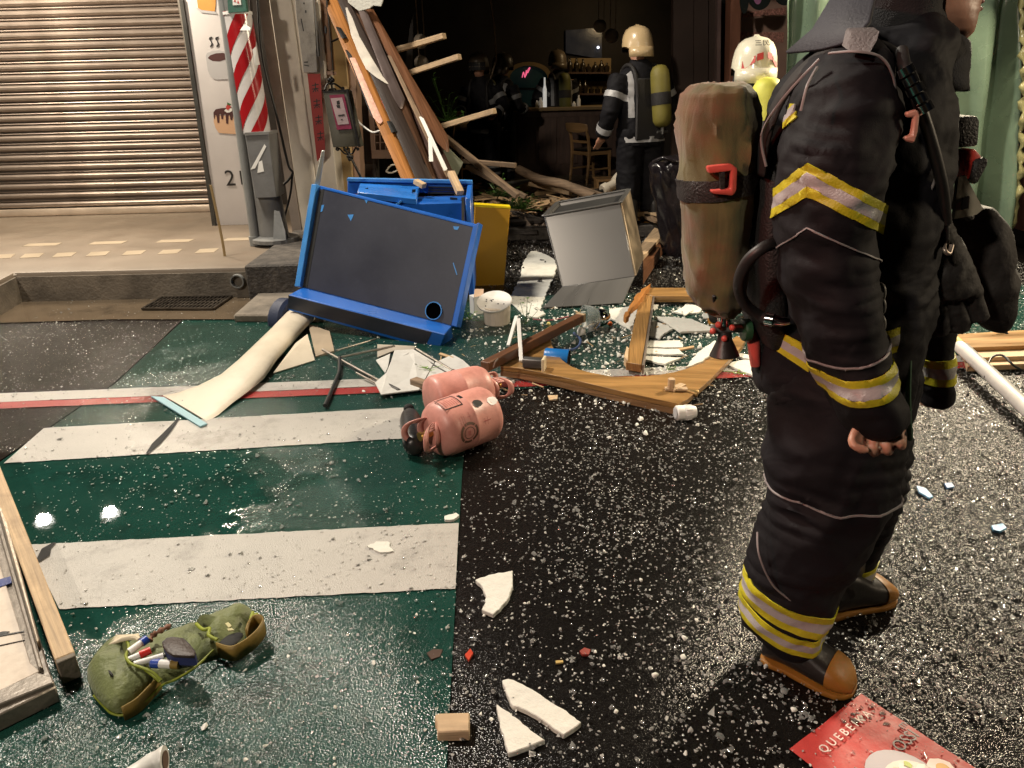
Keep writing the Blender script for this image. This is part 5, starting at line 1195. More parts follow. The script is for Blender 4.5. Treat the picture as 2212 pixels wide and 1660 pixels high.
# cream pillar and inner door jamb
cp = thing('cream_pillar', 'cream plaster pillar behind the hanging sign', 'pillar', A(745, 400, 7.3))
quad('pillar_face', [(694, -10), (712, 205), (738, 560), (770, 560), (752, 180), (734, -10)], 7.3, (0, .4, 0), m_cream, cp, .006)
quad('pillar_trim', [(736, -10), (754, 180), (772, 560), (788, 560), (766, 130), (748, -10)], 7.34, (0, .4, 0), mat('pinkish_jamb', (.42, .27, .19), .5, var=.1), cp, .004)
quad('dark_jamb', [(768, 120), (790, 560), (822, 560), (800, 120)], 7.6, (0, .2, 0), m_wall_dk, cp)
tag(M().prism([A(*cs5(200, 980), 7.2), A(*cs5(300, 980), 7.2), A(*cs5(345, 1600), 7.2), A(*cs5(270, 1600), 7.2)], (0, .01, 0)).obj('paper_backing', m_whitep), 'pale paper strip behind the wire rack on the pillar', 'paper')
wr = thing('wire_rack', 'black wire leaflet rack hanging on the cream pillar', 'wire rack', A(728, 390, 7.15))
for k in range(3):
    M().tube([A(*cs5(212 + 36 * k, 1000), 7.15), A(*cs5(262 + 28 * k, 1610), 7.15)], .005, 5).obj('rack_wire', m_iron, wr)
for k in range(5):
    M().tube([A(*cs5(222 + 11 * k, 1120 + 120 * k), 7.15), A(*cs5(290 + 11 * k, 1110 + 120 * k), 7.15)], .005, 5).obj('rack_rung', m_iron, wr)
tag(M().prism([A(*cs5(200, 920), 7.14), A(*cs5(262, 905), 7.14), A(*cs5(268, 975), 7.14), A(*cs5(208, 990), 7.14)], (0, .006, 0)).obj('leaflet', m_pr_red), 'small red and white leaflet at the top of the wire rack', 'leaflet')
# old air-conditioner grille behind
gr = thing('lattice_grille', 'pinkish lattice grille standing behind the leaning frame', 'grille', A(820, 335, 7.55))
m_grl = mat('dusty_pink_grille', (.34, .23, .18), .55, var=.12)
gq = [(795, 225), (803, 343), (868, 343), (868, 225)]
quad('grille_back', gq, 7.6, (0, .03, 0), mat('dim_brown', (.15, .10, .07), .6), gr)
quad('grille_frame', [(795, 225), (803, 343), (811, 343), (805, 225)], 7.55, (0, .05, 0), m_grl, gr)
quad('grille_frame', [(803, 325), (803, 343), (868, 343), (868, 325)], 7.545, (0, .05, 0), m_grl, gr)
for k in range(4): quad('lattice_bar', [(818 + 11 * k, 230), (820 + 12 * k, 326), (822 + 12 * k, 326), (820 + 11 * k, 230)], 7.57, (0, .02, 0), m_grl, gr)
for k in range(6): quad('lattice_bar', [(806, 240 + 17 * k), (806, 242 + 17 * k), (866, 240 + 17 * k), (866, 238 + 17 * k)], 7.572, (0, .02, 0), m_grl, gr)
cable('loose_wire', [cs5(590, 630) + (7.0,), cs5(640, 720) + (6.95,), cs5(740, 810) + (6.9,), cs5(840, 865) + (6.85,), cs5(945, 835) + (6.8,)], 6.9, .008, m_whitep, 'white cord dangling between the pillar and the leaning frame', 'cord')
cable('wire_coil', [cs5(1150, 1310) + (7.1,), cs5(1080, 1320) + (7.1,), cs5(1020, 1400) + (7.1,), cs5(1090, 1420) + (7.1,), cs5(1200, 1370) + (7.1,)], 7.1, .008, m_vinyl, 'pale wire coil hanging behind the leaning frame', 'wire')

# ------------------------------------------------------------------ leaning, torn-out window frame
lf = thing('leaning_frame', 'torn-out wooden shop window frame leaning across the entrance', 'window frame', A(930, 395, 6.2))
def yl(y): return 6.15 + (390 - y) / 390 * .95
def lean(name, px, m, th_=.05, off=0, grain=True, bev=.003):
    ps = [A(x, y, yl(y) + off) for x, y in px]
    g = ps[0] - ps[-1]
    return M().prism(ps, (.02, th_, .0)).obj(name, m, lf, bev=bev, grain=(A(900, 390, 6.15) - A(730, 0, 7.1)) if grain else None)
lean('outer_stile', [(705, -14), (724, -10), (758, 78), (895, 390), (872, 400), (740, 105), (707, 25)], m_wood_or, .05, -.02)
lean('outer_stile', [(722, -14), (763, 78), (899, 392), (935, 398), (810, 118), (745, -14)], mat('dark_stained_wood', (.022, .012, .008), .5, grain=True, var=.3), .06, -.03)
lean('torn_paper', [(745, 16), (757, 40), (772, 80), (795, 120), (822, 165), (835, 182), (812, 168), (790, 150), (775, 120), (757, 75)], mat('torn_poster_paper', (.50, .46, .40), .6, var=.25, vs=8, dirt_or_light=.4), .006, -.05, False)
lean('inner_stile', [(752, -14), (775, 20), (872, 220), (940, 398), (925, 398), (850, 220), (756, 30)], mat('brown_varnish', (.075, .036, .019), .4, grain=True, var=.3), .05, .0)
lean('pane_strip', [(802, 150), (826, 190), (880, 300), (922, 396), (906, 396), (860, 300), (815, 205)], mat('smeared_glass', (.11, .08, .05), .15, var=.5, vs=9, bump=.3, bs=9), .008, .01, False)
lean('red_sticker', [(818, 214), (826, 208), (834, 226), (828, 238)], m_pr_red, .004, -.004, False)
lean('grey_rail', [(772, 20), (785, 22), (869, 215), (864, 236), (840, 196)], mat('mauve_metal', (.13, .10, .095), .4, metal=.4), .03, -.04, False)
lean('rear_stile', [(778, 14), (800, 20), (880, 160), (962, 296), (965, 330), (935, 300), (860, 160)], m_wood_dk, .05, .06)
lean('rear_stile', [(838, 125), (848, 130), (935, 290), (985, 400), (945, 400), (890, 290)], mat('red_brown_wood', (.05, .02, .012), .45, grain=True, var=.3), .05, .10)
lean('edge_trim', [(836, 120), (840, 122), (928, 300), (968, 380), (964, 384), (920, 300)], m_wood_gr, .02, .0)
lean('white_strip', [(904, 252), (910, 256), (962, 366), (958, 370)], m_whitep, .01, -.04, False)
lean('white_strip', [(924, 298), (928, 300), (931, 350), (926, 350)], m_whitep, .01, -.05, False)
lean('red_banner', [(754, 125), (762, 125), (822, 262), (818, 268), (806, 255)], mat('pink_lettered_strip', (.62, .36, .28), .5, var=.2, vs=40), .006, -.045, False)
lean('dark_glass', [(745, 108), (754, 118), (808, 258), (800, 248)], m_black, .006, -.03, False)
for q in ([(724, 58), (731, 60), (745, 82), (738, 84)], [(834, 262), (840, 262), (853, 285), (845, 288)]):
    lean('hinge', q, m_black, .02, -.06, False)
tag(M().tube([A(743, 78, 6.95), A(716, 91, 7.0)], .008, 6).obj('stay_rod', m_iron), 'short black stay rod between the frame hinge and the plywood bracket', 'rod')
tag(M().prism(jag([A(x, y, 7.0) for x, y in ((748, -14), (752, 6), (775, 24), (784, 22), (798, 18), (806, 12), (822, 14), (832, -14))], .03, .0), (0, .04, .0)).obj('broken_plaster', m_foam), 'broken pale plaster chunk hanging at the top of the leaning frame', 'plaster')
tag(M().prism([A(x, y, 6.6) for x, y in ((944, 330), (970, 322), (1000, 352), (988, 380), (972, 365))], (0, .03, 0)).obj('green_board', mat('pale_green_paint', (.35, .38, .28), .5, var=.1)), 'pale green painted board at the foot of the leaning frame', 'board')
# sticks poking out to the right
for k, (a, b, w, lb) in enumerate((((852, 110, 7.3), (960, 78, 7.0), .055, 'sawn wood stick poking right out of the leaning frame, the topmost'),
                                   ((879, 160, 7.2), (993, 123, 6.9), .055, 'sawn wood stick poking right out of the leaning frame, second from the top'),
                                   ((949, 275, 7.0), (1069, 240, 6.7), .055, 'sawn wood stick poking right out of the leaning frame, the lowest of three'),
                                   ((998, 348, 7.2), (1114, 358, 7.0), .05, 'wood stick lying level at the right of the leaning frame foot'),
                                   ((960, 296, 7.3), (1118, 424, 6.9), .06, 'long plank falling diagonally towards the green plant'),
                                   ((1008, 360, 7.6), (1136, 426, 7.3), .05, 'thinner plank behind the diagonal plank'))):
    p, q = A(*a), A(*b)
    tag(M().beam(p, q, w, w * .8).obj('wood_stick', m_wood if k < 3 else m_wood_gr, bev=.003, grain=q - p), lb, 'wood stick', 'loose sticks of the wrecked frame')

# ------------------------------------------------------------------ rubble at the threshold
tag(M().prism([V((-1.9, 7.62, 0)), V((4.2, 7.62, 0)), V((4.2, 7.78, 0)), V((-1.9, 7.78, 0))], (0, 0, .12)).obj('threshold', m_concrete_dk, bev=.01, loc=(0, 0, 0)), kind='structure')
def ip(x, y, z=.14): return G(x, y, z)
rub = [((1022, 440), (1100, 436), .07), ((1140, 421), (1268, 426), .06), ((1128, 455), (1210, 440), .09), ((1172, 441), (1262, 428), .07), ((1160, 432), (1236, 436), .06), ((1330, 420), (1410, 424), .07), ((1390, 432), (1440, 428), .05), ((1400, 470), (1452, 492), .07), ((1385, 455), (1440, 470), .05), ((1060, 420), (1120, 418), .05), ((1030, 425), (1070, 432), .04), ((1098, 404), (1160, 412), .04), ((1240, 440), (1310, 452), .05), ((1020, 452), (1060, 448), .04), ((1190, 428), (1225, 447), .035), ((1300, 430), (1345, 445), .035), ((1395, 448), (1415, 480), .03), ((1440, 500), (1470, 480), .05), ((1064, 447), (1098, 452), .03), ((1150, 446), (1190, 452), .03)]
RUBL = ['broken board in the rubble straight above the yellow board', 'broken board lying just right of the green plant', 'pale broken board running from the plant towards the steel cabinet', 'broken board ending behind the top left corner of the steel cabinet',
        'thin broken board between the plant and the bent branch', 'broken board behind the steel cabinet, near its top right corner', 'short broken board between the legs of the cream-helmeted firefighter', 'broken board right of the steel cabinet, at the firefighter feet', 'broken board just beyond the right side of the steel cabinet',
        'farthest broken board under the diagonal planks', 'short broken board left of the darker plant', 'broken board beside the white tube lamp in the rubble', 'broken board across the open top of the steel cabinet', 'short board scrap at the yellow board top edge', 'thin slat crossing two boards left of the steel cabinet', 'board scrap behind the middle of the steel cabinet',
        'thin upright-lying slat right of the steel cabinet', 'broken board scrap against the black plastic sack', 'small board scrap touching the green plant', 'small board scrap in front of the steel cabinet corner']
for k, (a, b, w) in enumerate(rub):
    z = .14 + .04 * (k % 3)
    p, q = ip(*a, z), ip(*b, z + rnd.uniform(-.02, .04))
    tag(M().beam(p, q, w * rnd.uniform(.9, 1.3), rnd.uniform(.018, .04)).obj('broken_board', m_wood if k % 3 != 1 else m_wood_gr, bev=.002, grain=q - p), RUBL[k], 'broken board', 'broken boards in the rubble at the shop entrance')
for k, (px, lb) in enumerate((([(1092, 470), (1120, 463), (1176, 460), (1180, 474), (1100, 482)], 'charred board at the shop threshold beside the yellow panel'), ([(1100, 488), (1150, 484), (1178, 490), (1160, 500), (1108, 500)], 'charred board on wet ground below the threshold'))):
    slab('charred_board', px, .16 - .06 * k, .03, m_burnt, lb, 'charred board', tear=(.06, .015), grain=(1, 0, 0))
hp = spl([A(1120, 366, 9.2), A(1164, 387, 8.9), A(1219, 399, 8.6), A(1284, 427, 8.2)], 6)
tag(M().tube(hp, [.05, .052, .05, .048, .045, .04][0:1] * len(hp), 12).obj('bent_branch', m_wood_gr, smooth=60, grain=(1, -.5, 0)), 'long bent grey branch lying over the rubble towards the steel cabinet', 'branch')
p, q = A(1223, 396, 8.7), A(1302, 423, 8.2)
tag(M().beam(p, q, .05, .04).obj('wood_stick', m_wood_gr, grain=q - p), 'straight grey stick lying beside the bent branch', 'wood stick')
for k, (a, b, lb) in enumerate((((1092, 396), (1148, 390), 'white tube lamp lying in the rubble under the diagonal planks'), ((1132, 405), (1156, 399), 'short pale tube scrap in the rubble'), ((1172, 401), (1192, 400), 'yellowish tube scrap on the rubble by the branch'))):
    tag(M().tube([ip(*a, .2), ip(*b, .2)], .022, 10).obj('tube_scrap', m_whitep if k < 2 else m_cream, smooth=50), lb, 'tube')
leafy('green_plant', 'bushy green plant lying in the rubble behind the yellow panel', A(1122, 452, 7.55), 150, .075, m_leaf, spread=(1.35, .8, .85), seed=21)
leafy('green_plant', 'darker green plant under the diagonal planks', A(1078, 425, 7.9), 80, .075, m_leaf, spread=(1.2, .8, .8), seed=22)
leafy('green_plant', 'grass-like green scraps between the firefighter legs in the rubble', A(1405, 430, 8.6), 60, .05, m_leafl, spread=(1.2, .8, .4), seed=23)
# crumbs of rubble: nobody could count them
def crumbs(name, n, place, size, m, flat_=.6, seed=3, label=None):
    rr = np.random.default_rng(seed); k = 5
    c = np.array([place(rr) for _ in range(n)]); s = rr.lognormal(math.log(size), .38, n).clip(0, size * 2.4)
    ang = np.linspace(0, 2 * np.pi, k, endpoint=False)[None, :] + rr.uniform(-.45, .45, (n, k)) + rr.uniform(0, 6.28, (n, 1))
    rad = rr.uniform(.40, 1.25, (n, k)) * s[:, None]
    tx, ty = rr.normal(0, .35, n), rr.normal(0, .35, n)
    bx, by = np.cos(ang) * rad, np.sin(ang) * rad
    h = s * flat_ * rr.uniform(.6, 1.3, n)
    top = np.stack([c[:, None, 0] + bx * .8, c[:, None, 1] + by * .8, c[:, None, 2] + h[:, None] + bx * tx[:, None] + by * ty[:, None]], -1)
    bot = np.stack([c[:, None, 0] + bx, c[:, None, 1] + by, np.repeat(c[:, None, 2] + .0005, k, 1)], -1)
    vs = np.concatenate([top, bot], 1).reshape(-1, 3)
    base = (np.arange(n) * 2 * k)[:, None]
    tri = [[0, i, i + 1] for i in range(1, k - 1)]
    for i in range(k):
        j = (i + 1) % k; tri += [[k + i, k + j, j], [k + i, j, i]]
    tri = np.array(tri); F_ = (base[:, :, None] + tri[None]).reshape(-1, 3)
    me = bpy.data.meshes.new(name)
    me.vertices.add(len(vs)); me.vertices.foreach_set('co', vs.ravel().astype(np.float32))
    me.loops.add(F_.size); me.loops.foreach_set('vertex_index', F_.ravel().astype(np.int32))
    me.polygons.add(len(F_)); me.polygons.foreach_set('loop_start', (np.arange(len(F_)) * 3).astype(np.int32))
    me.update(calc_edges=True); me.validate()
    me.materials.append(m); o = bpy.data.objects.new(name, me); COL.objects.link(o)
    return tag(o, label, None, None, 'stuff')
m_rub = mat('rubble_crumbs', (.16, .12, .09), .7, var=.6, vs=40)
crumbs('rubble', 2600, lambda r: (r.uniform(-1.6, 4.0), 7.8 + abs(r.normal(0, .7)), IZ), .022, m_rub, seed=5)
crumbs('dark_rubble', 2600, lambda r: (r.uniform(-.2, 3.0), 7.55 - abs(r.normal(0, .5)), .001), .017, mat('dark_wet_crumbs', (.03, .026, .024), .25, var=.6, vs=40), seed=6)

# splinters and foam dust: nobody could count them
def splinters(name, n, place, L_, m, seed, lab=None):
    rr = random.Random(seed); mm = M()
    for i in range(n):
        x, y, z = place(rr); a = rr.uniform(0, 6.28); l_ = L_ * rr.lognormvariate(0, .5); w_ = l_ * rr.uniform(.05, .16)
        d = V((math.cos(a), math.sin(a), rr.uniform(-.05, .35))).normalized()
        p = V((x, y, z + w_ * .5)); mm.beam(p, p + d * l_, w_, w_ * .6, up=(rr.uniform(-.4, .4), rr.uniform(-.4, .4), 1))
    o = mm.obj(name, m, grain=None, fix=False); return tag(o, lab, None, None, 'stuff')
splinters('wood_splinters', 420, lambda r: (r.gauss(1.1, 1.1), 8.0 + abs(r.gauss(0, .8)), IZ + r.uniform(0, .14)), .23, mat('fresh_splinter_wood', (.42, .28, .15), .7, var=.4, vs=5), 3)
splinters('wood_splinters', 150, lambda r: (r.gauss(.5, .7), r.gauss(4.3, .5), .012), .035, bpy.data.materials['fresh_splinter_wood'], 4)
splinters('charred_splinters', 220, lambda r: (r.gauss(1.0, 1.2), 7.9 + abs(r.gauss(0, .7)), IZ + r.uniform(0, .10)), .16, m_burnt, 5)
crumbs('foam_dust', 1500, lambda r: (r.normal(.75, .55), r.normal(4.4, .55), .009), .008, m_foam, .6, seed=15)
crumbs('foam_dust', 160, lambda r: (r.normal(.05, .35), r.normal(1.6, .35), .009), .0045, m_foam, .6, seed=16)
# ------------------------------------------------------------------ chairs
m_chair = mat('honey_beech', (.42, .25, .11), .4, grain=True, var=.15, gs=(3, 40)); m_seat = mat('black_seat_pad', (.02, .018, .016), .5)
def chair(base, yaw, label):
    t = thing('wooden_chair', label, 'chair', base, 'wooden cafe chairs in the wrecked shop')
    Rz = Matrix.Rotation(yaw, 3, 'Z')
    def W_(x, y, z): return V(base) + Rz @ V((x, y, z))
    for s in (-1, 1):
        M().loft([[W_(s * .19 + a, .20 + b, 0) for a, b in ((-.014, -.014), (.014, -.014), (.014, .014), (-.014, .014))], [W_(s * .19 + a, .18 + b, .43) for a, b in ((-.02, -.02), (.02, -.02), (.02, .02), (-.02, .02))]]).obj('leg', m_chair, t, bev=.004, grain=(0, 0, 1))
        prof_ = [(-.23, 0, .014), (-.20, .25, .018), (-.19, .45, .02), (-.21, .62, .018), (-.27, .80, .014)]
        M().loft([[W_(s * .20 + a * r / .02, y + b * r / .02, z) for a, b in ((-.018, -.02), (.018, -.02), (.018, .02), (-.018, .02))] for y, z, r in prof_]).obj('leg', m_chair, t, bev=.004, grain=(0, 0, 1))
        M().beam(W_(s * .195, .18, .40), W_(s * .195, -.19, .40), .022, .05).obj('seat_rail', m_chair, t, bev=.003, grain=Rz @ V((0, 1, 0)))
        M().beam(W_(s * .195, .19, .18), W_(s * .195, -.205, .18), .018, .025).obj('stretcher', m_chair, t, bev=.003, grain=Rz @ V((0, 1, 0)))
    M().beam(W_(-.19, .18, .40), W_(.19, .18, .40), .022, .05).obj('seat_rail', m_chair, t, bev=.003, grain=Rz @ V((1, 0, 0)))
    M().beam(W_(-.19, -.19, .40), W_(.19, -.19, .40), .022, .05).obj('seat_rail', m_chair, t, bev=.003, grain=Rz @ V((1, 0, 0)))
    M().beam(W_(-.19, -.20, .56), W_(.19, -.20, .56), .018, .035).obj('back_rail', m_chair, t, bev=.003, grain=Rz @ V((1, 0, 0)))
    M().prism([W_(x, y, .43) for x, y in ((-.205, .215), (.205, .215), (.195, -.18), (-.195, -.18))], (0, 0, .03)).obj('seat', m_seat, t, bev=.008, seg=2)
    n = 10; fr_, bk_ = [], []
    for i in range(n + 1):
        x = -.25 + .5 * i / n; cv = -.06 * (1 - (x / .25) ** 2); hz = .07 * (1 - .35 * (abs(x) / .25) ** 3)
        fr_.append((W_(x, -.245 + cv, .76 - hz), W_(x, -.265 + cv, .76 + hz * .9), W_(x, -.285 + cv, .76 + hz * .9), W_(x, -.265 + cv, .76 - hz)))
    M().loft([list(q) for q in fr_]).obj('backrest', m_chair, t, bev=.004, grain=Rz @ V((1, 0, 0)))
    return t
chair(G(1262, 392, IZ) + V((.1, .05, 0)), R(-58), 'honey wood chair standing next to the firefighter with the cream helmet')
chair(G(985, 400, IZ) + V((0, .6, 0)), R(150), 'wood chair half hidden behind the leaning frame')
sbx = thing('wooden_stool', 'low wooden box stool with a white roll under the bright chair', 'stool', A(1310, 420, 9.6))
p = A(1318, 405, 9.6)
M().box(p + V((0, 0, .10)), (.38, .3, .03)).obj('stool_top', m_chair, sbx, bev=.004, grain=(1, 0, 0))
for s in (-1, 1): M().box(p + V((s * .17, 0, -.06)), (.03, .3, .30)).obj('stool_side', m_chair, sbx, bev=.004, grain=(0, 0, 1))
rl_ = thing('spool', 'white spool lying against the steel cabinet top', 'spool', A(1312, 410, 8.4))
M().lathe([(.06, 0), (.065, .01), (.065, .06), (.05, .065), (.05, .16), (.07, .17), (.10, .26)], A(1302, 412, 8.3), (.8, .4, .35), 22).obj('spool_body', m_vinyl, rl_, smooth=40)
M().lathe([(.02, -.002), (.018, -.03)], A(1302, 412, 8.3), (.8, .4, .35), 12).obj('spool_bore', m_black, rl_)

# ------------------------------------------------------------------ counter, shelves and arch at the back
m_cnt = mat('dark_counter_wood', (.085, .048, .034), .5, grain=True, var=.3); m_dim = mat('dim_ochre_board', (.22, .15, .065), .6, var=.2, vs=3)
ct = thing('bar_counter', 'dark wooden bar counter at the back of the shop', 'counter', A(1190, 395, 12.2))
cz = A(1190, 233, 12.2).z
xa, xb = A(1066, 240, 12.2).x, A(1345, 240, 12.2).x
M().box(((xa + xb) / 2, 12.45, (cz - .05 + IZ) / 2), (xb - xa, .45, cz - .05 - IZ)).obj('counter_front', m_cnt, ct, grain=(0, 0, 1))
M().box(((xa + xb) / 2, 12.42, cz - .02), (xb - xa + .05, .6, .05)).obj('counter_top', m_dim, ct, bev=.006, grain=(1, 0, 0))
for k in range(6):
    x0 = xa + (xb - xa) * (k + .06) / 6; x1 = xa + (xb - xa) * (k + .94) / 6
    M().box(((x0 + x1) / 2, 12.215, .62), (x1 - x0, .02, .7)).obj('counter_panel', m_cnt, ct, bev=.006, grain=(0, 0, 1))
aw = thing('arch_window', 'arched serving window with a pink neon scribble at the back', 'window', A(1135, 230, 13.1))
def arch(px0, px1, ytop, ybot, n=12):
    cx, rx = (px0 + px1) / 2, (px1 - px0) / 2
    return [(px0, ybot)] + [(cx - rx * math.cos(math.pi * i / n), ytop + (1 - math.sin(math.pi * i / n)) * 28) for i in range(n + 1)] + [(px1, ybot)]
oa, ia = arch(1094, 1190, 134, 230), arch(1101, 1183, 142, 230)
mm = M(); YA = 13.1
for i in range(len(oa) - 1):
    mm.prism([A(*oa[i], YA), A(*oa[i + 1], YA), A(*ia[i + 1], YA), A(*ia[i], YA)], (0, .08, 0))
mm.obj('arch_frame', m_dim, aw)
M().prism([A(*p, YA + .05) for p in ia], (0, .02, 0)).obj('dark_teal_glass', mat('dark_teal_glass', (.02, .045, .045), .2, emit=(.02, .06, .06), es=.04), aw)
M().prism([A(x, y, YA + .03) for x, y in ((1102, 190), (1182, 190), (1182, 195), (1102, 195))], (0, .02, 0)).obj('glass_shelf', m_black, aw)
M().tube(spl([A(x, y, YA + .02) for x, y in ((1128, 168), (1131, 156), (1134, 168), (1137, 152), (1136, 164), (1141, 150), (1145, 147), (1140, 158))], 4), .008, 6).obj('neon_scribble', mat('pink_neon', (.6, .1, .2), .4, emit=(1, .16, .3), es=.8), aw, smooth=60)
shf = thing('back_shelf', 'back wall shelving with dark glassware silhouettes', 'shelf', A(1265, 220, 12.9))
for (y0, y1, x0, x1) in ((126, 150, 1228, 1320), (176, 196, 1226, 1318)):
    quad('shelf_back', [(x0, y0), (x0, y1 + 6), (x1, y1 + 6), (x1, y0)], 13.0, (0, .03, 0), m_dim, shf)
    quad('shelf_board', [(x0, y1 + 6), (x0, y1 + 10), (x1, y1 + 10), (x1, y1 + 6)], 12.8, (0, .2, 0), m_cnt, shf)
for k in range(13):
    row = k % 2; rk_ = ('first', 'second', 'third', 'fourth', 'fifth', 'sixth', 'seventh')[k // 2]; x = 1232 + 6.6 * k + rnd.uniform(-1, 1); yb = (156, 202)[row]
    q = A(x, yb, 12.88); h = rnd.uniform(.10, .22)
    tag(M().lathe([(.035, 0), (.045, h * .3), (.045, h * .6), (.018, h * .75), (.016, h)], q, (0, 0, 1), 10).obj('glass_jar', mat('dark_bottle_glass', (.03, .022, .014), .15) if k == 0 else bpy.data.materials['dark_bottle_glass'], smooth=50), 'dark jar on the %s back wall shelf, %s from the left' % (('upper', 'lower')[row], rk_), 'jar', 'jars on the back shelves')
m_glint = mat('glowing_bottle', (.7, .7, .68), .2, emit=(1, .98, .92), es=.35)  # faint glow put into the bottles for their glints
for k, (x, y, h, w) in enumerate(((1086, 230, .34, .035), (1096, 231, .10, .05), (1104, 231, .12, .05), (1177, 230, .42, .03), (1168, 231, .14, .04), (1160, 232, .10, .03), (1226, 229, .10, .035), (1250, 229, .16, .03), (1240, 230, .07, .03))):
    q = A(x, y, 12.3); q.z = cz + .006
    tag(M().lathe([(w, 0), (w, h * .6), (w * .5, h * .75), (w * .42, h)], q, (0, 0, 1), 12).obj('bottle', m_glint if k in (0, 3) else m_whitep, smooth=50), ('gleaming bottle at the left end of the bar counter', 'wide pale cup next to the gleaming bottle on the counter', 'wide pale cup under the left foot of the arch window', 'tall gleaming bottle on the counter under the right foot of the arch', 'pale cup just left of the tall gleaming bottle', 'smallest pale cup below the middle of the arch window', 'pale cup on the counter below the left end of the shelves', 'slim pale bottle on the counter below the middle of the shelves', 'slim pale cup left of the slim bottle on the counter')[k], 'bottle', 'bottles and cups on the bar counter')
for k, (x, y, r, Yp, lb) in enumerate(((1296, 57, .085, 11.0, 'round white paper lampshade hanging, the higher of two'), (1321, 78, .092, 10.9, 'round cream paper lampshade hanging beside the cream helmet'), (908, 90, .085, 9.6, 'dim round lampshade behind the leaning frame'), (910, 136, .085, 9.6, 'dim round lampshade below another behind the leaning frame'))):
    t = thing('hanging_lamp', lb, 'lamp', A(x, y, Yp))
    q = A(x, y, Yp)
    M().ball(q, r, 18, 12, (1, 1, .95)).obj('lamp_shade', mat('paper_shade', (.5, .42, .33), .6) if k == 0 else bpy.data.materials['paper_shade'], t, smooth=80)
    M().tube([q + V((-.02, 0, r * .9)), q + V((-.02, 0, 1.0))], .005, 5).obj('lamp_cord', m_wood_gr, t)
    M().tube([q + V((.05, 0, r * .8)), q + V((.05, 0, 1.0))], .004, 5).obj('lamp_cord', m_wood_gr, t)
bwn = thing('dim_window', 'dim blue-grey window on the back wall with a torch glint', 'window', A(1260, 100, 13.25))
quad('pane', [(1222, 66), (1222, 115), (1300, 128), (1300, 60)], 13.25, (0, .03, 0), mat('night_blue_pane', (.04, .045, .06), .2, emit=(.10, .11, .16), es=.03), bwn)
M().ball(A(1292, 103, 13.2), .02, 8, 6).obj('torch_glint', mat('torch_light', (1, 1, 1), .5, emit=(.8, .85, 1), es=3), bwn)
# unseen warm lamp added to brighten the back shelves
lamp('shelf_fill_light', (1.7, 12.0, 2.4), (1.2, 13, 1.5), 6, (1, .72, .38), .25)
tag(M().tube([A(1060, 0, 11), A(1068, 60, 11), A(1072, 130, 11), A(1050, 200, 11)], .012, 6).obj('hanging_wire', m_wood_gr, smooth=60), 'loose wire hanging from the burnt ceiling', 'wire')
tag(M().prism([A(x, y, 9.2) for x, y in ((885, 60), (893, 30), (890, 150), (872, 170))], (0, .05, 0)).obj('charred_stick', m_burnt, grain=(0, 0, 1)), 'charred stick hanging behind the leaning frame', 'stick')
leafy('green_plant', 'tall dim green plant behind the lowest stick', A(965, 262, 8.4), 26, .13, m_leaf, spread=(.8, .5, 1.2), seed=31)

# ------------------------------------------------------------------ green tarpaulin at the right
tp_ = thing('tarpaulin', 'hanging translucent green tarpaulin behind the walking firefighter', 'tarpaulin', A(1950, 470, 6.2))
m_tarp = mat('green_polythene', (.21, .30, .21), .26, var=.15, vs=3, bump=.3, bs=9, trans=.35)
nx, nz = 120, 46; TY = 6.3; vs = []
for j in range(nz + 1):
    v = j / nz
    for i in range(nx + 1):
        u = i / nx
        xl_ = 1700 + (1722 - 1700) * v; xr_ = 2204 + (2166 - 2204) * v
        a = A(xl_ + (xr_ - xl_) * u, 0 + 505 * v, TY)
        z = a.z + (1 - v) * .25 if v < .02 else a.z
        f = .11 * math.sin(u * 21 + 2.2 * v + 1.5 * math.sin(u * 7)) + .05 * math.sin(u * 47 + 4 * v) + .05 * noise.noise(V((u * 9, v * 3, 2)))
        f *= (.55 + .6 * v)
        vs.append(V((a.x, a.y + f, z)))
to = M().add(vs, [(j * (nx + 1) + i, j * (nx + 1) + i + 1, (j + 1) * (nx + 1) + i + 1, (j + 1) * (nx + 1) + i) for j in range(nz) for i in range(nx)]).obj('sheet', m_tarp, tp_, smooth=180)
md = to.modifiers.new('s', 'SOLIDIFY'); md.thickness = .004
hem = [V(vs[j * (nx + 1) + nx]) for j in range(nz + 1)]
M().tube([p + V((.01 * math.sin(i * 2.1), -.03 + .015 * math.sin(i * 1.3), 0)) for i, p in enumerate(hem)], [.022 + .012 * math.sin(i * 1.9) for i in range(nz + 1)], 8).obj('crumpled_hem', mat('gold_sheen_polythene', (.30, .28, .13), .18, var=.3, vs=14, bump=.6, bs=18), tp_, smooth=70)  # warm sheen put into the gold colour of the hem
# dark things under the tarpaulin
tag(M().prism([A(2204, -10, 6.6), A(2212, 500, 6.6), A(2290, 500, 6.6), A(2290, -10, 6.6)], (0, .2, 0)).obj('door_post', mat('dark_red_wood', (.11, .05, .035), .5, grain=True, var=.3), grain=(0, 0, 1)), 'dark red-brown door post at the right of the tarpaulin', 'door post')
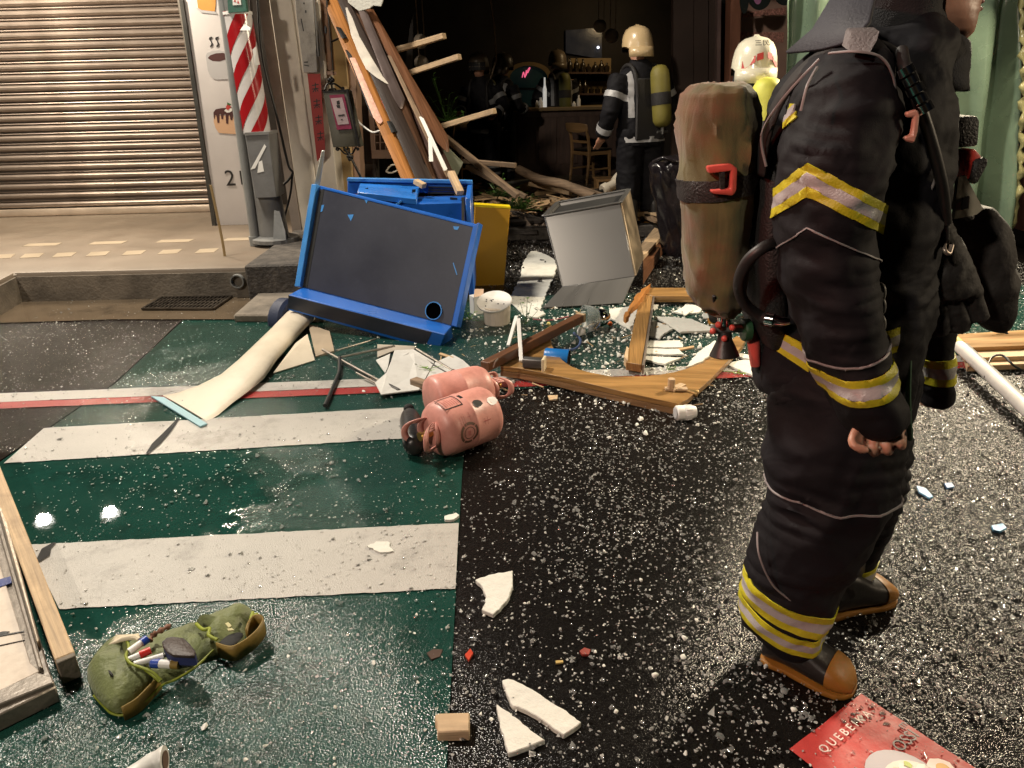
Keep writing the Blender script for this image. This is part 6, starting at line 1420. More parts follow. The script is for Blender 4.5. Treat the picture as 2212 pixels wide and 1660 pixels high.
# ================================================================== firefighters
m_turn = mat('black_turnout_cloth', (.0068, .0064, .0085), .72, var=.35, vs=5, bump=.14, bs=520, rv=.06, spec=.22)
m_turn_b = mat('brown_black_leather', (.011, .0085, .0075), .75, var=.35, vs=8, bump=.3, bs=60)
m_hood = mat('black_hood_knit', (.010, .010, .012), .85, var=.2, bump=.4, bs=300)
m_cape = mat('slate_neck_cape', (.026, .029, .040), .7, var=.2, vs=9, bump=.25, bs=200)
m_ty = mat('fluorescent_yellow_tape', (.52, .49, .02), .5, var=.14, vs=40, bump=.2, bs=220)
m_ts = mat('silver_reflective_tape', (.40, .395, .40), .38, var=.08, vs=20, bump=.15, bs=260)
m_pipe = mat('grey_piping', (.24, .225, .225), .5, bump=0)
m_skin = mat('warm_skin', (.46, .24, .16), .48, var=.12, vs=14, bump=.08, bs=90, sss=.08)
m_lips = mat('lip_skin', (.28, .10, .085), .65, var=.1, bump=.1, bs=90)
m_canvas = mat('olive_brown_canvas', (.105, .100, .037), .9, var=.35, vs=13, bump=.16, bs=420, dirt_or_light=.8, dirt_or_light_col=(.19, .065, .035), ds=6, sheen=.2)  # reddish patches put the red emergency light into the cover's colour
m_strap = mat('black_webbing', (.014, .012, .012), .6, var=.2, bump=.5, bs=200)
m_coral = mat('coral_red_buckle', (.62, .10, .08), .35, var=.08)
m_boot = mat('black_rubber', (.016, .014, .013), .42, var=.3, vs=8, bump=.1)
m_bootor = mat('ochre_rubber_toe', (.30, .135, .02), .5, var=.18, vs=10, bump=.12, dirt_or_light=.4, dirt_or_light_col=(.2, .09, .02), ds=10)
m_rub_b = mat('black_hose_rubber', (.016, .015, .015), .45, bump=.05)

cloth_folds(m_turn, (4.5, 4.5, 6), .0055, .5, 2.0); cloth_folds(m_canvas, (9, 9, 3.0), .0055, .45, 5.0); cloth_folds(m_turn_b, (8, 8, 6), .006, .4, 1.0)
pA = thing('person', 'large firefighter walking right in black turnout gear with an air tank', 'person', G(1760, 1420))
TYc = 1.76
# --- body: head, neck, trunk, arms, legs and the right hand in one skin
def ring(c, rx, ry, rz=0, n=20, ax=None):
    return [V(c) + V((rx * math.cos(2 * math.pi * k / n), ry * math.sin(2 * math.pi * k / n), 0)) for k in range(n)]
hd = [((2048, 84), (2086, 86), .018), ((2010, 66), (2099, 70), .042), ((1975, 42), (2104, 48), .056), ((1950, 24), (2106, 32), .062), ((1935, 10), (2113, 22), .064), ((1925, 4), (2109, 13), .065), ((1920, -4), (2116, 4), .066), ((1912, -20), (2110, -12), .068), ((1905, -45), (2112, -38), .071), ((1898, -90), (2110, -85), .075), ((1898, -140), (2112, -140), .078), ((1905, -190), (2100, -190), .072), ((1930, -225), (2070, -225), .05), ((1965, -240), (2030, -240), .02)]
parts = [M().loft([img_ring(a, b, TYc, d, 28) for a, b, d in hd])]
ns = M(); ns.ball(A(2122, -38, TYc), .016, 14, 10, (1.1, .9, .9)); ns.tube([A(2120, -38, TYc), A(2112, -80, TYc)], [.014, .009], 10); parts.append(ns)
parts.append(M().tube([A(1985, 40, TYc), A(1960, 120, TYc), A(1900, 220, TYc)], [.06, .065, .10], 20))
parts.append(M().loft([img_ring(a, b, TYc, d, 24) for a, b, d in (((1850, 160), (2000, 160), .13), ((1740, 240), (2020, 240), .17), ((1700, 420), (2000, 420), .15), ((1710, 600), (1990, 600), .14), ((1710, 720), (1960, 720), .12))]))
def limb(pts, rs): return M().tube([A(*p) for p in pts], rs, 16)
parts.append(limb([(1800, 180, 1.60), (1785, 560, 1.50), (1880, 880, 1.44), (1892, 925, 1.44)], [.06, .045, .032, .034]))
parts.append(limb([(1850, 200, 1.92), (1930, 550, 1.98), (2010, 820, 1.98), (2012, 872, 1.98)], [.06, .045, .032, .03]))
parts.append(limb([(1800, 760, 1.72), (1790, 1080, 1.63), (1700, 1340, 1.66), (1690, 1380, 1.66)], [.08, .07, .05, .045]))
parts.append(limb([(1850, 760, 1.86), (1850, 1070, 1.92), (1830, 1240, 1.96)], [.08, .07, .05]))
# right hand: palm and four curled fingers with a thumb
HYd = 1.405
parts.append(M().loft([img_ring((1852, 900), (1952, 895), HYd, .022, 14), img_ring((1850, 930), (1958, 922), HYd, .024, 14), img_ring((1854, 947), (1954, 938), HYd, .018, 14)]))
for k, (x, y, r) in enumerate(((1856, 975, .0096), (1885, 982, .0100), (1915, 980, .0100), (1944, 968, .0092))):
    parts.append(M().tube(spl([A(x, y - 34, HYd - .012), A(x + 1, y - 12, HYd - .026), A(x + 3, y - 4, HYd - .012), A(x + 5, y - 8, HYd + .010), A(x + 6, y - 28, HYd + .018)], 4), r, 10))
parts.append(M().tube(spl([A(1850, 926, HYd - .01), A(1840, 952, HYd - .03), A(1850, 967, HYd - .042), A(1874, 973, HYd - .044)], 4), .0088, 10))
me = fuse(parts, .0048, 3)
finish('body', me, m_skin, pA, V((0, 0, 0)), smooth=80)
for o in [pA.children[-1]]:
    o.data.transform(Matrix.Translation(-wloc(pA))); o.location = (0, 0, 0)
def gar(name, me, m, smooth=80):
    me.transform(Matrix.Translation(-wloc(pA))); o = finish(name, me, m, pA, wloc(pA), smooth=smooth); return o
# lips
for nm, (x, y), s in (('upper_lip', (2108, 5), (.013, .024, .006)), ('lower_lip', (2105, 21), (.013, .022, .007))):
    M().ball(A(x, y, TYc), 1.0, 14, 8, s).obj(nm, m_lips, pA, smooth=80)
M().ball(A(2088, -92, TYc - .035), .012, 12, 8).obj('eye', m_whitep, pA, smooth=80)
M().ball(A(2088, -92, TYc + .035), .012, 12, 8).obj('eye', m_whitep, pA, smooth=80)
def folds(me, amp, lam, mask, seed):
    """bunched creases running round the limb"""
    off = V((seed, -seed, seed * .5)); ns = [v.normal.copy() for v in me.vertices]
    for v, n in zip(me.vertices, ns):
        c = v.co; k = mask(c)
        if k <= 0: continue
        a = noise.noise(c * 5 + off) * 1.6 + noise.noise(c * 2.3 - off) * 1.2 + c.x * 4.5
        s = math.sin(2 * math.pi * (c.z / lam) + a * 2.2); gate = max(0, .35 + 1.4 * noise.noise(c * 6.5 + off * 2))
        v.co += n * (amp * k * gate * (1 - 2 * abs(s)))
    me.update()
# --- jacket
tor = [((1840, 60), (2000, 60), .11), ((1762, 128), (2030, 110), .18), ((1705, 190), (2052, 175), .215), ((1668, 270), (2060, 255), .235), ((1650, 360), (2056, 350), .24), ((1652, 455), (2042, 450), .235), ((1664, 560), (2030, 555), .225), ((1666, 640), (2026, 640), .222), ((1660, 705), (2012, 700), .215), ((1646, 785), (1998, 785), .212), ((1638, 836), (1992, 830), .215), ((1640, 842), (1990, 836), .212)]
tor = [(a, (b[0] - (44 if b[1] > 130 else 25), b[1]), d) for a, b, d in tor]      # near side of the ring looms larger
jk = [M().loft([img_ring(a, b, TYc, d, 32, p=2.2) for a, b, d in tor])]
slv = [((1795, 92), (1885, 84), 1.60, .05), ((1738, 150), (1926, 130), 1.56, .10), ((1702, 240), (1938, 225), 1.525, .122), ((1684, 320), (1922, 325), 1.505, .125), ((1677, 395), (1906, 410), 1.50, .124), ((1675, 470), (1892, 488), 1.50, .120), ((1676, 545), (1885, 550), 1.50, .116), ((1684, 615), (1890, 605), 1.49, .112), ((1706, 685), (1906, 662), 1.48, .110), ((1736, 762), (1918, 738), 1.465, .106), ((1766, 825), (1930, 802), 1.455, .102), ((1794, 885), (1950, 858), 1.45, .096), ((1818, 916), (1962, 892), 1.44, .080), ((1828, 927), (1956, 908), 1.44, .068)]
sleeve = M().loft([img_ring((a[0] + 13, a[1]), (b[0] - 14, b[1]), Y, d, 30) for a, b, Y, d in slv])
jk.append(sleeve)
jk.append(M().loft([img_ring(a, b, Y, d, 24) for a, b, Y, d in (((1810, 130), (1950, 120), 1.92, .06), ((1800, 200), (1990, 190), 1.96, .10), ((1840, 350), (2020, 350), 2.0, .10), ((1890, 560), (2040, 560), 2.0, .095), ((1950, 700), (2046, 690), 1.98, .09), ((1982, 790), (2042, 785), 1.98, .075), ((1984, 872), (2046, 862), 1.98, .07))]))
jk.append(M().loft([img_ring(a, b, TYc, d, 24) for a, b, d in (((1880, 20), (2010, 50), .10), ((1858, 90), (2050, 90), .13), ((1850, 170), (2042, 170), .14), ((1880, 250), (2022, 260), .15))]))
me_j = fuse(jk, .0085, 4)
folds(me_j, .0060, .06, lambda c: .12 + (1.0 if c.y < 1.60 and c.x < A(1912, 600, 1.5).x else .12) * (max(0, 1 - abs(c.z - 1.02) / .16) + .6 * max(0, 1 - abs(c.z - 1.36) / .14)), 1.7)
wrinkle(me_j, .0105, (5.5, 5.5, 8), seed=2.3)
wrinkle(me_j, .0018, (22, 22, 26), seed=5.1)
def cut(p, q, up=True, slant=False):
    """plane through two points on the cloth; the tape runs round the limb, or slants along it"""
    a, b = A(*p), A(*q); n_ = (b - a).cross((a - EYE) if slant else V((0, 1, 0))).normalized()
    if (n_.z > 0) != up: n_ = -n_
    return (a, n_)
def band3(me, top, bot, keep, extra=(), off=.0035, slant=False):
    """yellow - silver - yellow tape between an upper and a lower picture line"""
    lines = []
    for f in (0, .30, .70, 1.0):
        lines.append(tuple(tuple(top[i][k] + (bot[i][k] - top[i][k]) * f for k in range(3)) for i in (0, 1)))
    for k, m in enumerate((m_ty, m_ts, m_ty)):
        pl = [cut(*lines[k], up=False, slant=slant), cut(*lines[k + 1], up=True, slant=slant)] + list(extra)
        s_ = strip_of(me, pl, off, keep)
        if len(s_.polygons): gar(('reflective_tape', 'silver_tape', 'reflective_tape')[k], s_, m)
near_arm = lambda c: c.y < 1.60 and c.x > A(1660, 500, 1.5).x and c.x < A(1915, 500, 1.5).x
seamx = A(1745, 390, 1.385).x
def seam_cut(right):
    a, b = A(1745, 300, 1.39), A(1745, 560, 1.39); n_ = (b - a).cross(a - EYE).normalized()
    return (a, n_ if (n_.x > 0) == right else -n_)
def xcut(x, right=True): return (V((x, 0, 0)), V((1 if right else -1, 0, 0)))
band3(me_j, ((1677, 405, 1.5), (1745, 352, 1.39)), ((1677, 466, 1.5), (1745, 425, 1.39)), near_arm, [seam_cut(False)], slant=True)
band3(me_j, ((1745, 352, 1.39), (1906, 438, 1.5)), ((1745, 425, 1.39), (1888, 497, 1.5)), near_arm, [seam_cut(True)], slant=True)
band3(me_j, ((1768, 800, 1.455), (1924, 752, 1.455)), ((1792, 850, 1.45), (1944, 802, 1.45)), lambda c: c.y < 1.57 and c.z < 1.05 and c.x < A(1950, 800, 1.5).x)
# jacket hem tape behind the forearm, back tape, far cuff
def torso_only(c): return c.y > 1.50 and c.y < 2.05
band3(me_j, ((1655, 700, 1.65), (1760, 756, 1.58)), ((1650, 738, 1.65), (1760, 812, 1.56)), lambda c: c.y < 1.80 and c.y > 1.50 and c.x < A(1775, 760, 1.56).x, slant=True)
band3(me_j, ((1984, 785, 1.9), (2044, 780, 1.9)), ((1984, 842, 1.9), (2046, 836, 1.9)), lambda c: c.y > 1.86 and c.x > A(1975, 800, 1.95).x)
# shoulder-blade tape: slanting across the upper back
def sb(c): return c.y < 1.80 and c.x < A(1772, 170, 1.56).x
band3(me_j, ((1660, 268, 1.6), (1762, 168, 1.48)), ((1668, 300, 1.6), (1758, 225, 1.48)), lambda c: c.x < A(1752, 190, 1.45).x and c.y < 1.74 and c.z > A(1668, 300, 1.6).z, slant=True)
band3(me_j, ((1640, 420, TYc), (1672, 404, TYc)), ((1640, 520, TYc), (1672, 520, TYc)), lambda c: c.x < A(1668, 470, TYc).x and c.y < 1.8 and c.y > 1.675)
def pipe(me, a, b, keep, extra=(), w=3.2, name='piping', m=None, slant=False):
    pl = [cut(a, b, up=False, slant=slant), cut((a[0], a[1] + w, a[2]), (b[0], b[1] + w, b[2]), up=True, slant=slant)] + list(extra)
    s_ = strip_of(me, pl, .004, keep)
    if len(s_.polygons): gar(name, s_, m or m_pipe)
pipe(me_j, (1676, 535, 1.5), (1745, 492, 1.39), near_arm, [seam_cut(False)], slant=True)
pipe(me_j, (1745, 492, 1.39), (1886, 556, 1.5), near_arm, [seam_cut(True)], slant=True)
pipe(me_j, (1756, 772, 1.46), (1915, 722, 1.46), lambda c: c.y < 1.57 and c.z < 1.12 and c.x < A(1925, 740, 1.5).x)
gar('jacket', me_j, m_turn)
M().tube(spl([A(1765, 146, 1.45), A(1744, 185, 1.405), A(1730, 240, 1.40)]), .0024, 6).obj('shoulder_piping', m_pipe, pA, smooth=60)
M().tube(spl([A(1790, 116, 1.47), A(1850, 112, 1.43), A(1905, 126, 1.43), A(1932, 175, 1.44), A(1932, 230, 1.46)]), .0024, 6).obj('shoulder_piping', m_pipe, pA, smooth=60)
# --- trousers
leg = [((1690, 770), (1945, 770), 1.70, .16), ((1668, 850), (1955, 850), 1.68, .15), ((1654, 920), (1960, 920), 1.66, .145), ((1648, 1000), (1956, 1000), 1.645, .138), ((1650, 1070), (1934, 1070), 1.63, .13), ((1642, 1130), (1896, 1130), 1.625, .122), ((1624, 1190), (1862, 1190), 1.63, .118), ((1608, 1250), (1830, 1250), 1.64, .114), ((1602, 1300), (1806, 1305), 1.65, .112), ((1602, 1340), (1786, 1352), 1.655, .106), ((1606, 1362), (1780, 1380), 1.66, .102)]
tr = [M().loft([img_ring((a[0] + 10, a[1]), (b[0] - 15, b[1]), Y, d, 30) for a, b, Y, d in leg])]
tr.append(M().loft([img_ring(a, b, Y, d, 24) for a, b, Y, d in (((1700, 780), (1975, 780), 1.86, .15), ((1730, 900), (1962, 900), 1.89, .14), ((1745, 1050), (1940, 1050), 1.92, .125), ((1765, 1140), (1915, 1130), 1.94, .11), ((1782, 1215), (1880, 1195), 1.95, .095), ((1790, 1262), (1866, 1236), 1.955, .085))]))
me_t = fuse(tr, .0095, 5)
folds(me_t, .0065, .075, lambda c: max(0, 1 - abs(c.z - .50) / .22) + .7 * max(0, 1 - abs(c.z - .30) / .12) + .3, 3.3)
wrinkle(me_t, .0125, (4.5, 4.5, 6.5), seed=7.7); wrinkle(me_t, .0018, (20, 20, 24), seed=1.1)
nearleg = lambda c: c.y < 1.78
band3(me_t, ((1606, 1236, 1.65), (1838, 1296, 1.65)), ((1602, 1282, 1.65), (1800, 1338, 1.65)), lambda c: nearleg(c) and c.x < A(1810, 1300, 1.65).x)
band3(me_t, ((1602, 1288, 1.655), (1800, 1345, 1.655)), ((1602, 1328, 1.655), (1790, 1378, 1.655)), nearleg)
band3(me_t, ((1780, 1205, 1.95), (1890, 1190, 1.95)), ((1784, 1240, 1.95), (1872, 1222, 1.95)), lambda c: c.y > 1.82)
pipe(me_t, (1646, 1052, 1.63), (1945, 1052, 1.63), nearleg)
gar('trousers', me_t, m_turn)
M().tube(spl([A(1636, 1150, 1.57), A(1640, 1200, 1.535), A(1668, 1262, 1.53), A(1712, 1300, 1.53), A(1756, 1325, 1.535), A(1776, 1312, 1.56)]), .0026, 6).obj('leg_piping', m_pipe, pA, smooth=60)
# --- boots
def boot(heel, toe, P, shaft, name='boot', hw=.056, out=.0):
    f = toe - heel; Lb = f.length; f.normalize(); sd = V((f.y, -f.x, 0)); up = V((0, 0, 1))
    stn = [(-.03, .45, .07), (.0, .72, .10), (.08, .84, .15), (.25, .86, .16), (.42, .90, .135), (.58, .98, .105), (.74, 1.03, .09), (.87, .95, .078), (.95, .72, .060), (1.0, .35, .036)]
    def rg(t, w, h, z0=.022, grow=0):
        r_ = []
        for k in range(22):
            a = 2 * math.pi * k / 22; cs, sn = math.cos(a), math.sin(a)
            x = math.copysign(abs(cs) ** .75, cs) * (w * hw + grow); z = z0 - .006 + (h - z0 + grow) * (.5 + .5 * math.copysign(abs(sn) ** .75, sn))
            r_.append(heel + f * (Lb * t) + sd * x + up * z)
        return r_
    bt_ = M().loft([rg(*s) for s in stn]).obj(name, m_boot, P, smooth=70)
    M().loft([rg(t, w, h, .02, .003) for t, w, h in ((.735, 1.03, .090), (.77, 1.03, .0885), (.87, .95, .078), (.95, .72, .060), (1.005, .36, .038))]).obj('toe_cap', m_bootor, bt_, smooth=70)
    sole = []
    for sgn in (1, -1):
        seq = [(-.04, .40), (0, .74), (.1, .86), (.3, .80), (.5, .92), (.74, 1.06), (.88, .98), (.96, .74), (1.02, .36)]
        seq = seq if sgn == 1 else seq[::-1]
        sole += [heel + f * (Lb * t) + sd * sgn * (w * hw - .001) + up * .002 for t, w in seq]
    M().prism(sole, (0, 0, .016)).obj('sole', m_bootor, bt_, bev=.005, seg=2)
    if shaft: M().tube([heel + f * (Lb * .14) + up * .09, heel + f * (Lb * .14) + up * .2, shaft], [.062, .066, .07], 20).obj('shaft', m_boot, bt_, smooth=60)
    return bt_
boot(G(1655, 1418), G(1842, 1500), pA, A(1694, 1350, 1.665))
boot(G(1770, 1330), G(1922, 1288), pA, A(1826, 1225, 1.96))
# --- neck cape of the helmet, hood, helmet above the picture
def arcm(p3, n=14):
    return spl([A(*p) for p in p3], n // 2)
top_ = arcm([(1890, -14, 1.60), (1830, -14, 1.66), (1800, -14, 1.76), (1830, -14, 1.86), (1890, -14, 1.92)])
bot_ = arcm([(1845, 84, 1.50), (1772, 104, 1.58), (1697, 112, 1.76), (1772, 104, 1.92), (1845, 84, 2.0)])
midc = [a.lerp(b, .55) + V((.012, 0, -.006)) for a, b in zip(top_, bot_)]
n = len(top_)
o = M().add(top_ + midc + bot_, [(r * n + i, r * n + i + 1, (r + 1) * n + i + 1, (r + 1) * n + i) for r in (0, 1) for i in range(n - 1)]).obj('neck_cape', m_cape, pA, smooth=80)
md = o.modifiers.new('s', 'SOLIDIFY'); md.thickness = .006
me_h = fuse([M().loft([img_ring(a, b, TYc, d, 24) for a, b, d in (((1880, -150), (2040, -150), .088), ((1868, -60), (2036, -60), .095), ((1862, 0), (2026, 10), .098), ((1862, 60), (2030, 76), .10), ((1880, 120), (2072, 118), .11), ((1900, 190), (2074, 196), .12))]), M().loft([img_ring(a, b, TYc, d, 20) for a, b, d in (((1990, 62), (2088, 92), .05), ((1990, 110), (2076, 118), .08), ((1980, 160), (2072, 160), .09))])], .008, 4)
wrinkle(me_h, .004, (12, 12, 16), seed=4)
gar('hood', me_h, m_hood)
hc = A(2000, -150, TYc)
M().loft([[hc + V((.135 * math.cos(2 * math.pi * k / 28) * s, .115 * math.sin(2 * math.pi * k / 28) * s, z)) for k in range(28)] for s, z in ((1.12, -.02), (1.04, -.01), (1.02, .05), (.92, .11), (.68, .155), (.3, .18), (.05, .185))]).obj('helmet', mat('white_helmet_shell', (.70, .68, .60), .25, var=.04), pA, smooth=50)
M().prism([A(1828, 112, 1.47), A(1838, 70, 1.50), A(1904, 68, 1.50), A(1898, 84, 1.47), A(1880, 120, 1.43)], (0, .03, .01)).obj('shoulder_tab', mat('grey_webbing', (.13, .12, .12), .6, bump=.4, bs=200), pA, bev=.006, seg=2)
# --- air tank on the back
AYt = 1.75
tk = [((1528, 181), (1592, 179), .045), ((1492, 187), (1618, 184), .08), ((1472, 205), (1630, 200), .098), ((1465, 245), (1634, 240), .104), ((1466, 310), (1632, 310), .105), ((1470, 385), (1627, 385), .104), ((1474, 450), (1620, 450), .103), ((1476, 507), (1613, 507), .102), ((1479, 560), (1609, 560), .10), ((1484, 612), (1605, 610), .096), ((1500, 648), (1600, 645), .085), ((1526, 668), (1590, 666), .06), ((1548, 676), (1572, 675), .03)]
rings = [img_ring(a, b, AYt, d, 40) for a, b, d in tk]
fine = []
for i in range(len(rings) - 1):
    for j in range(5): fine.append([p.lerp(q, j / 5) for p, q in zip(rings[i], rings[i + 1])])
fine.append(rings[-1])
tkm = M().loft(fine).mesh('tank')
def tank_folds(me):
    ns = [v.normal.copy() for v in me.vertices]
    zt = max(v.co.z for v in me.vertices)
    for v, n in zip(me.vertices, ns):
        c = v.co; p = V((c.x * 17, c.y * 17, c.z * 3.2)) + V((3.1, 0, 0)); p += noise.noise_vector(c * 5) * .9
        h = noise.noise(p) + .5 * noise.noise(V((c.x * 34, c.y * 34, c.z * 7)))
        zz = (zt - c.z)
        k = .25 + .75 * min(1, abs(zz - .30) / .18)
        if zz < .16: k = .5 + .9 * max(0, (zz - .02) / .14)
        rd = max(0, 1 - abs(h) * 2.6) ** 2
        v.co += n * (k * (.013 * rd - .0035))
    me.update()
tank_folds(tkm); wrinkle(tkm, .0010, (40, 40, 26), seed=2.2)
for v in tkm.vertices: pass
tank_strap_me = strip_of(tkm, [cut((1468, 388, AYt), (1626, 362, AYt), up=False), cut((1470, 432, AYt), (1622, 404, AYt), up=True)], .004)
tank = gar('air_tank', tkm, m_canvas, 70)
tank_strap_me.transform(Matrix.Translation(-wloc(tank)))
finish('tank_strap', tank_strap_me, m_strap, tank, wloc(tank), smooth=70)
M().tube([A(1542, 640, AYt - .097), A(1545, 672, AYt - .05)], .004, 6).obj('cover_zip', m_strap, tank)
# coral buckle: a rectangular ring
bq = [(1528, 360), (1580, 354), (1594, 364), (1592, 412), (1584, 424), (1540, 420), (1536, 412), (1578, 408), (1580, 370), (1532, 376)]
M().prism([A(x, y, AYt - .125) for x, y in bq], (0, .022, 0)).obj('buckle', m_coral, tank, bev=.005, seg=2)
M().prism([A(x, y, AYt - .122) for x, y in ((1555, 362), (1566, 360), (1566, 412), (1557, 414))], (0, .01, 0)).obj('buckle_slot', m_strap, tank)
# valve
vc = A(1568, 716, AYt)
M().tube([A(1562, 672, AYt), A(1566, 705, AYt)], .016, 14).obj('valve_neck', m_chrome, tank, smooth=50)
M().tube([A(1538, 712, AYt - .01), A(1618, 708, AYt)], .011, 12).obj('valve_body', m_greysteel, tank, smooth=50)
M().lathe([(.016, 0), (.018, .02), (.034, .055), (.036, .06), (.028, .064)], A(1566, 716, AYt - .01), (.02, -.12, -1), 20).obj('valve_knob', m_boot, tank, smooth=40)
for x, y, c in ((1540, 716, m_coral), (1552, 702, m_coral), (1582, 708, m_coral), (1565, 732, m_coral)):
    M().ball(A(x, y, AYt - .03), .008, 10, 7).obj('valve_red_glint', c, tank, smooth=70)  # coral balls stand in for red light reflected on the valve
M().lathe([(.025, 0), (.028, .006), (.028, .016), (.02, .02)], A(1604, 714, AYt - .01), (1, .1, 0), 16).obj('green_wheel', mat('dark_green_plastic', (.02, .07, .03), .4), tank, smooth=40)
M().tube([A(1618, 700, AYt), A(1628, 740, AYt), A(1632, 790, AYt)], [.014, .016, .012], 12).obj('regulator', m_coral, tank, smooth=50)
M().tube([A(1640, 700, AYt), A(1644, 800, AYt + .02)], .016, 12).obj('regulator_body', m_strap, tank, smooth=50)
# backplate and harness
bpm = M().loft([img_ring(a, b, TYc, d, 16, p=4) for a, b, d in (((1655, 270), (1700, 262), .10), ((1622, 340), (1672, 330), .12), ((1612, 520), (1668, 520), .12), ((1622, 700), (1676, 690), .11), ((1640, 735), (1680, 730), .09))])
bpm.obj('backplate', m_strap, pA, bev=.004)
def ribbonw(name, pts, w, m, P, side=V((0, 1, 0)), th_=.006):
    ps = spl([A(*p) for p in pts], 6); vs = []
    for p in ps: vs += [p + side * w / 2, p - side * w / 2]
    o = M().add(vs, [(2 * i, 2 * i + 1, 2 * i + 3, 2 * i + 2) for i in range(len(ps) - 1)]).obj(name, m, P, smooth=70)
    md = o.modifiers.new('s', 'SOLIDIFY'); md.thickness = th_; return o
ribbonw('harness_strap', [(1640, 380, 1.66), (1650, 300, 1.63), (1682, 215, 1.60), (1745, 135, 1.58), (1820, 92, 1.57), (1890, 88, 1.57), (1950, 130, 1.56), (1985, 220, 1.55), (2000, 340, 1.55)], .055, m_turn_b, pA)
ribbonw('harness_strap', [(1990, 230, 1.56), (2015, 330, 1.55), (2035, 430, 1.57), (2040, 520, 1.6)], .045, m_strap, pA)
M().tube(spl([A(1655, 360, 1.60), A(1646, 290, 1.60), A(1690, 215, 1.53), A(1770, 128, 1.50)]), .0028, 6).obj('harness_piping', m_pipe, pA, smooth=60)
# hoses
M().tube(spl([A(1690, 520, 1.58), A(1650, 535, 1.54), A(1614, 566, 1.55), A(1596, 612, 1.58), A(1608, 655, 1.62), A(1640, 682, 1.64), A(1662, 690, 1.62)]), .0125, 12).obj('air_hose', m_rub_b, pA, smooth=70)
M().tube([A(1655, 689, 1.625), A(1672, 692, 1.615)], .016, 14).obj('hose_ferrule', m_chrome, pA, smooth=40)
M().tube([A(1672, 692, 1.615), A(1688, 695, 1.61), A(1704, 694, 1.61)], [.013, .011, .008], 12).obj('hose_ferrule', m_chrome, pA, smooth=40)
M().tube(spl([A(1948, 110, 1.50), A(1956, 150, 1.45), A(1980, 210, 1.44), A(2010, 300, 1.47), A(2035, 400, 1.52), A(2044, 480, 1.57)]), .011, 10).obj('chest_hose', m_rub_b, pA, smooth=70)
for k in range(5):
    a, b = A(1953 + 10 * k, 146 + 20 * k, 1.435), A(1961 + 10 * k, 162 + 20 * k, 1.432)
    M().tube([a, b], .015 if k % 2 == 0 else .0125, 12).obj('chrome_coupling', m_chrome, pA, smooth=40)
dr = [(1944, 244), (1968, 236), (1974, 246), (1970, 286), (1962, 310), (1944, 306), (1940, 296), (1956, 292), (1962, 252), (1948, 256)]
M().prism([A(x + 14, y, 1.42) for x, y in dr], (0, .012, 0)).obj('chest_clip', mat('peach_buckle', (.62, .32, .24), .35), pA, bev=.003)
M().tube(spl([A(2015, 330, 1.53), A(2022, 372, 1.52), A(2014, 405, 1.53), A(2000, 432, 1.55)]), .003, 6).obj('thin_cord', m_pipe, pA, smooth=60)
# chest gear at the front
M().prism([A(x, y, 1.66) for x, y in ((2052, 256), (2112, 250), (2118, 262), (2114, 316), (2056, 322))], (0, .08, 0)).obj('radio_pouch', m_strap, pA, bev=.006, seg=2)
M().prism([A(x, y, 1.64) for x, y in ((2072, 330), (2108, 322), (2124, 340), (2100, 392), (2086, 384))], (0, .05, 0)).obj('alarm_unit', mat('red_plastic_shell', (.42, .03, .02), .4), pA, bev=.006, seg=2)
M().prism([A(x, y, 1.63) for x, y in ((2108, 346), (2134, 340), (2138, 352), (2112, 400), (2098, 396))], (0, .05, 0)).obj('alarm_cap', m_strap, pA, bev=.005)
M().prism([A(x, y, 1.62) for x, y in ((2070, 384), (2086, 380), (2124, 452), (2110, 464), (2062, 474))], (0, .012, 0)).obj('tank_label', mat('cream_label', (.36, .33, .25), .5), pA)
M().prism([A(x, y, 1.617) for x, y in ((2080, 428), (2094, 424), (2092, 450), (2078, 454))], (0, .003, 0)).obj('label_print', m_ink, pA)
for k, y in enumerate((632, 662, 700)):
    M().tube(spl([A(1888, y - 18, 1.53), A(1904, y - 14, 1.50), A(1908, y, 1.495), A(1904, y + 14, 1.50), A(1890, y + 16, 1.53)]), .006, 8).obj('belt_ring', m_greysteel, pA, smooth=60)
# hanging gloves and mask bag
gv = [M().loft([img_ring(a, b, 1.66, d, 18) for a, b, d in (((1996, 480), (2044, 470), .04), ((1980, 540), (2076, 530), .055), ((1970, 600), (2104, 590), .06), ((1978, 640), (2116, 630), .05))])]
for q in (((1985, 610), (1992, 660), (2000, 712)), ((2018, 620), (2026, 670), (2034, 722)), ((2052, 620), (2066, 668), (2078, 716)), ((2088, 600), (2108, 648), (2122, 690)), ((2000, 560), (1968, 610), (1966, 640))):
    gv.append(M().tube(spl([A(x, y, 1.65) for x, y in q]), .019, 12))
me_g = fuse(gv, .0075, 3); wrinkle(me_g, .004, (18, 18, 22), seed=9)
gar('gloves', me_g, m_turn_b)
bgm = fuse([M().loft([img_ring(a, b, 1.82, d, 22) for a, b, d in (((2086, 452), (2130, 448), .05), ((2060, 490), (2160, 484), .09), ((2050, 560), (2176, 552), .10), ((2056, 620), (2182, 612), .10), ((2090, 680), (2172, 672), .08), ((2130, 712), (2168, 706), .04))])], .01, 3)
wrinkle(bgm, .007, (9, 9, 9), seed=12)
gar('mask_bag', bgm, m_turn_b)
M().tube(spl([A(2095, 470, 1.70), A(2060, 440, 1.66), A(2040, 380, 1.62)]), .010, 8).obj('bag_strap', m_strap, pA, smooth=60)
M().tube(spl([A(2040, 520, 1.60), A(2040, 540, 1.57), A(2050, 548, 1.57), A(2056, 530, 1.58)]), .005, 8).obj('bag_ring', m_zinc, pA, smooth=60)
M().tube(spl([A(1964, 770, 1.56), A(1962, 860, 1.55), A(1966, 950, 1.55)]), .006, 8).obj('green_lanyard', mat('green_cord', (.03, .10, .05), .6), pA, smooth=60)

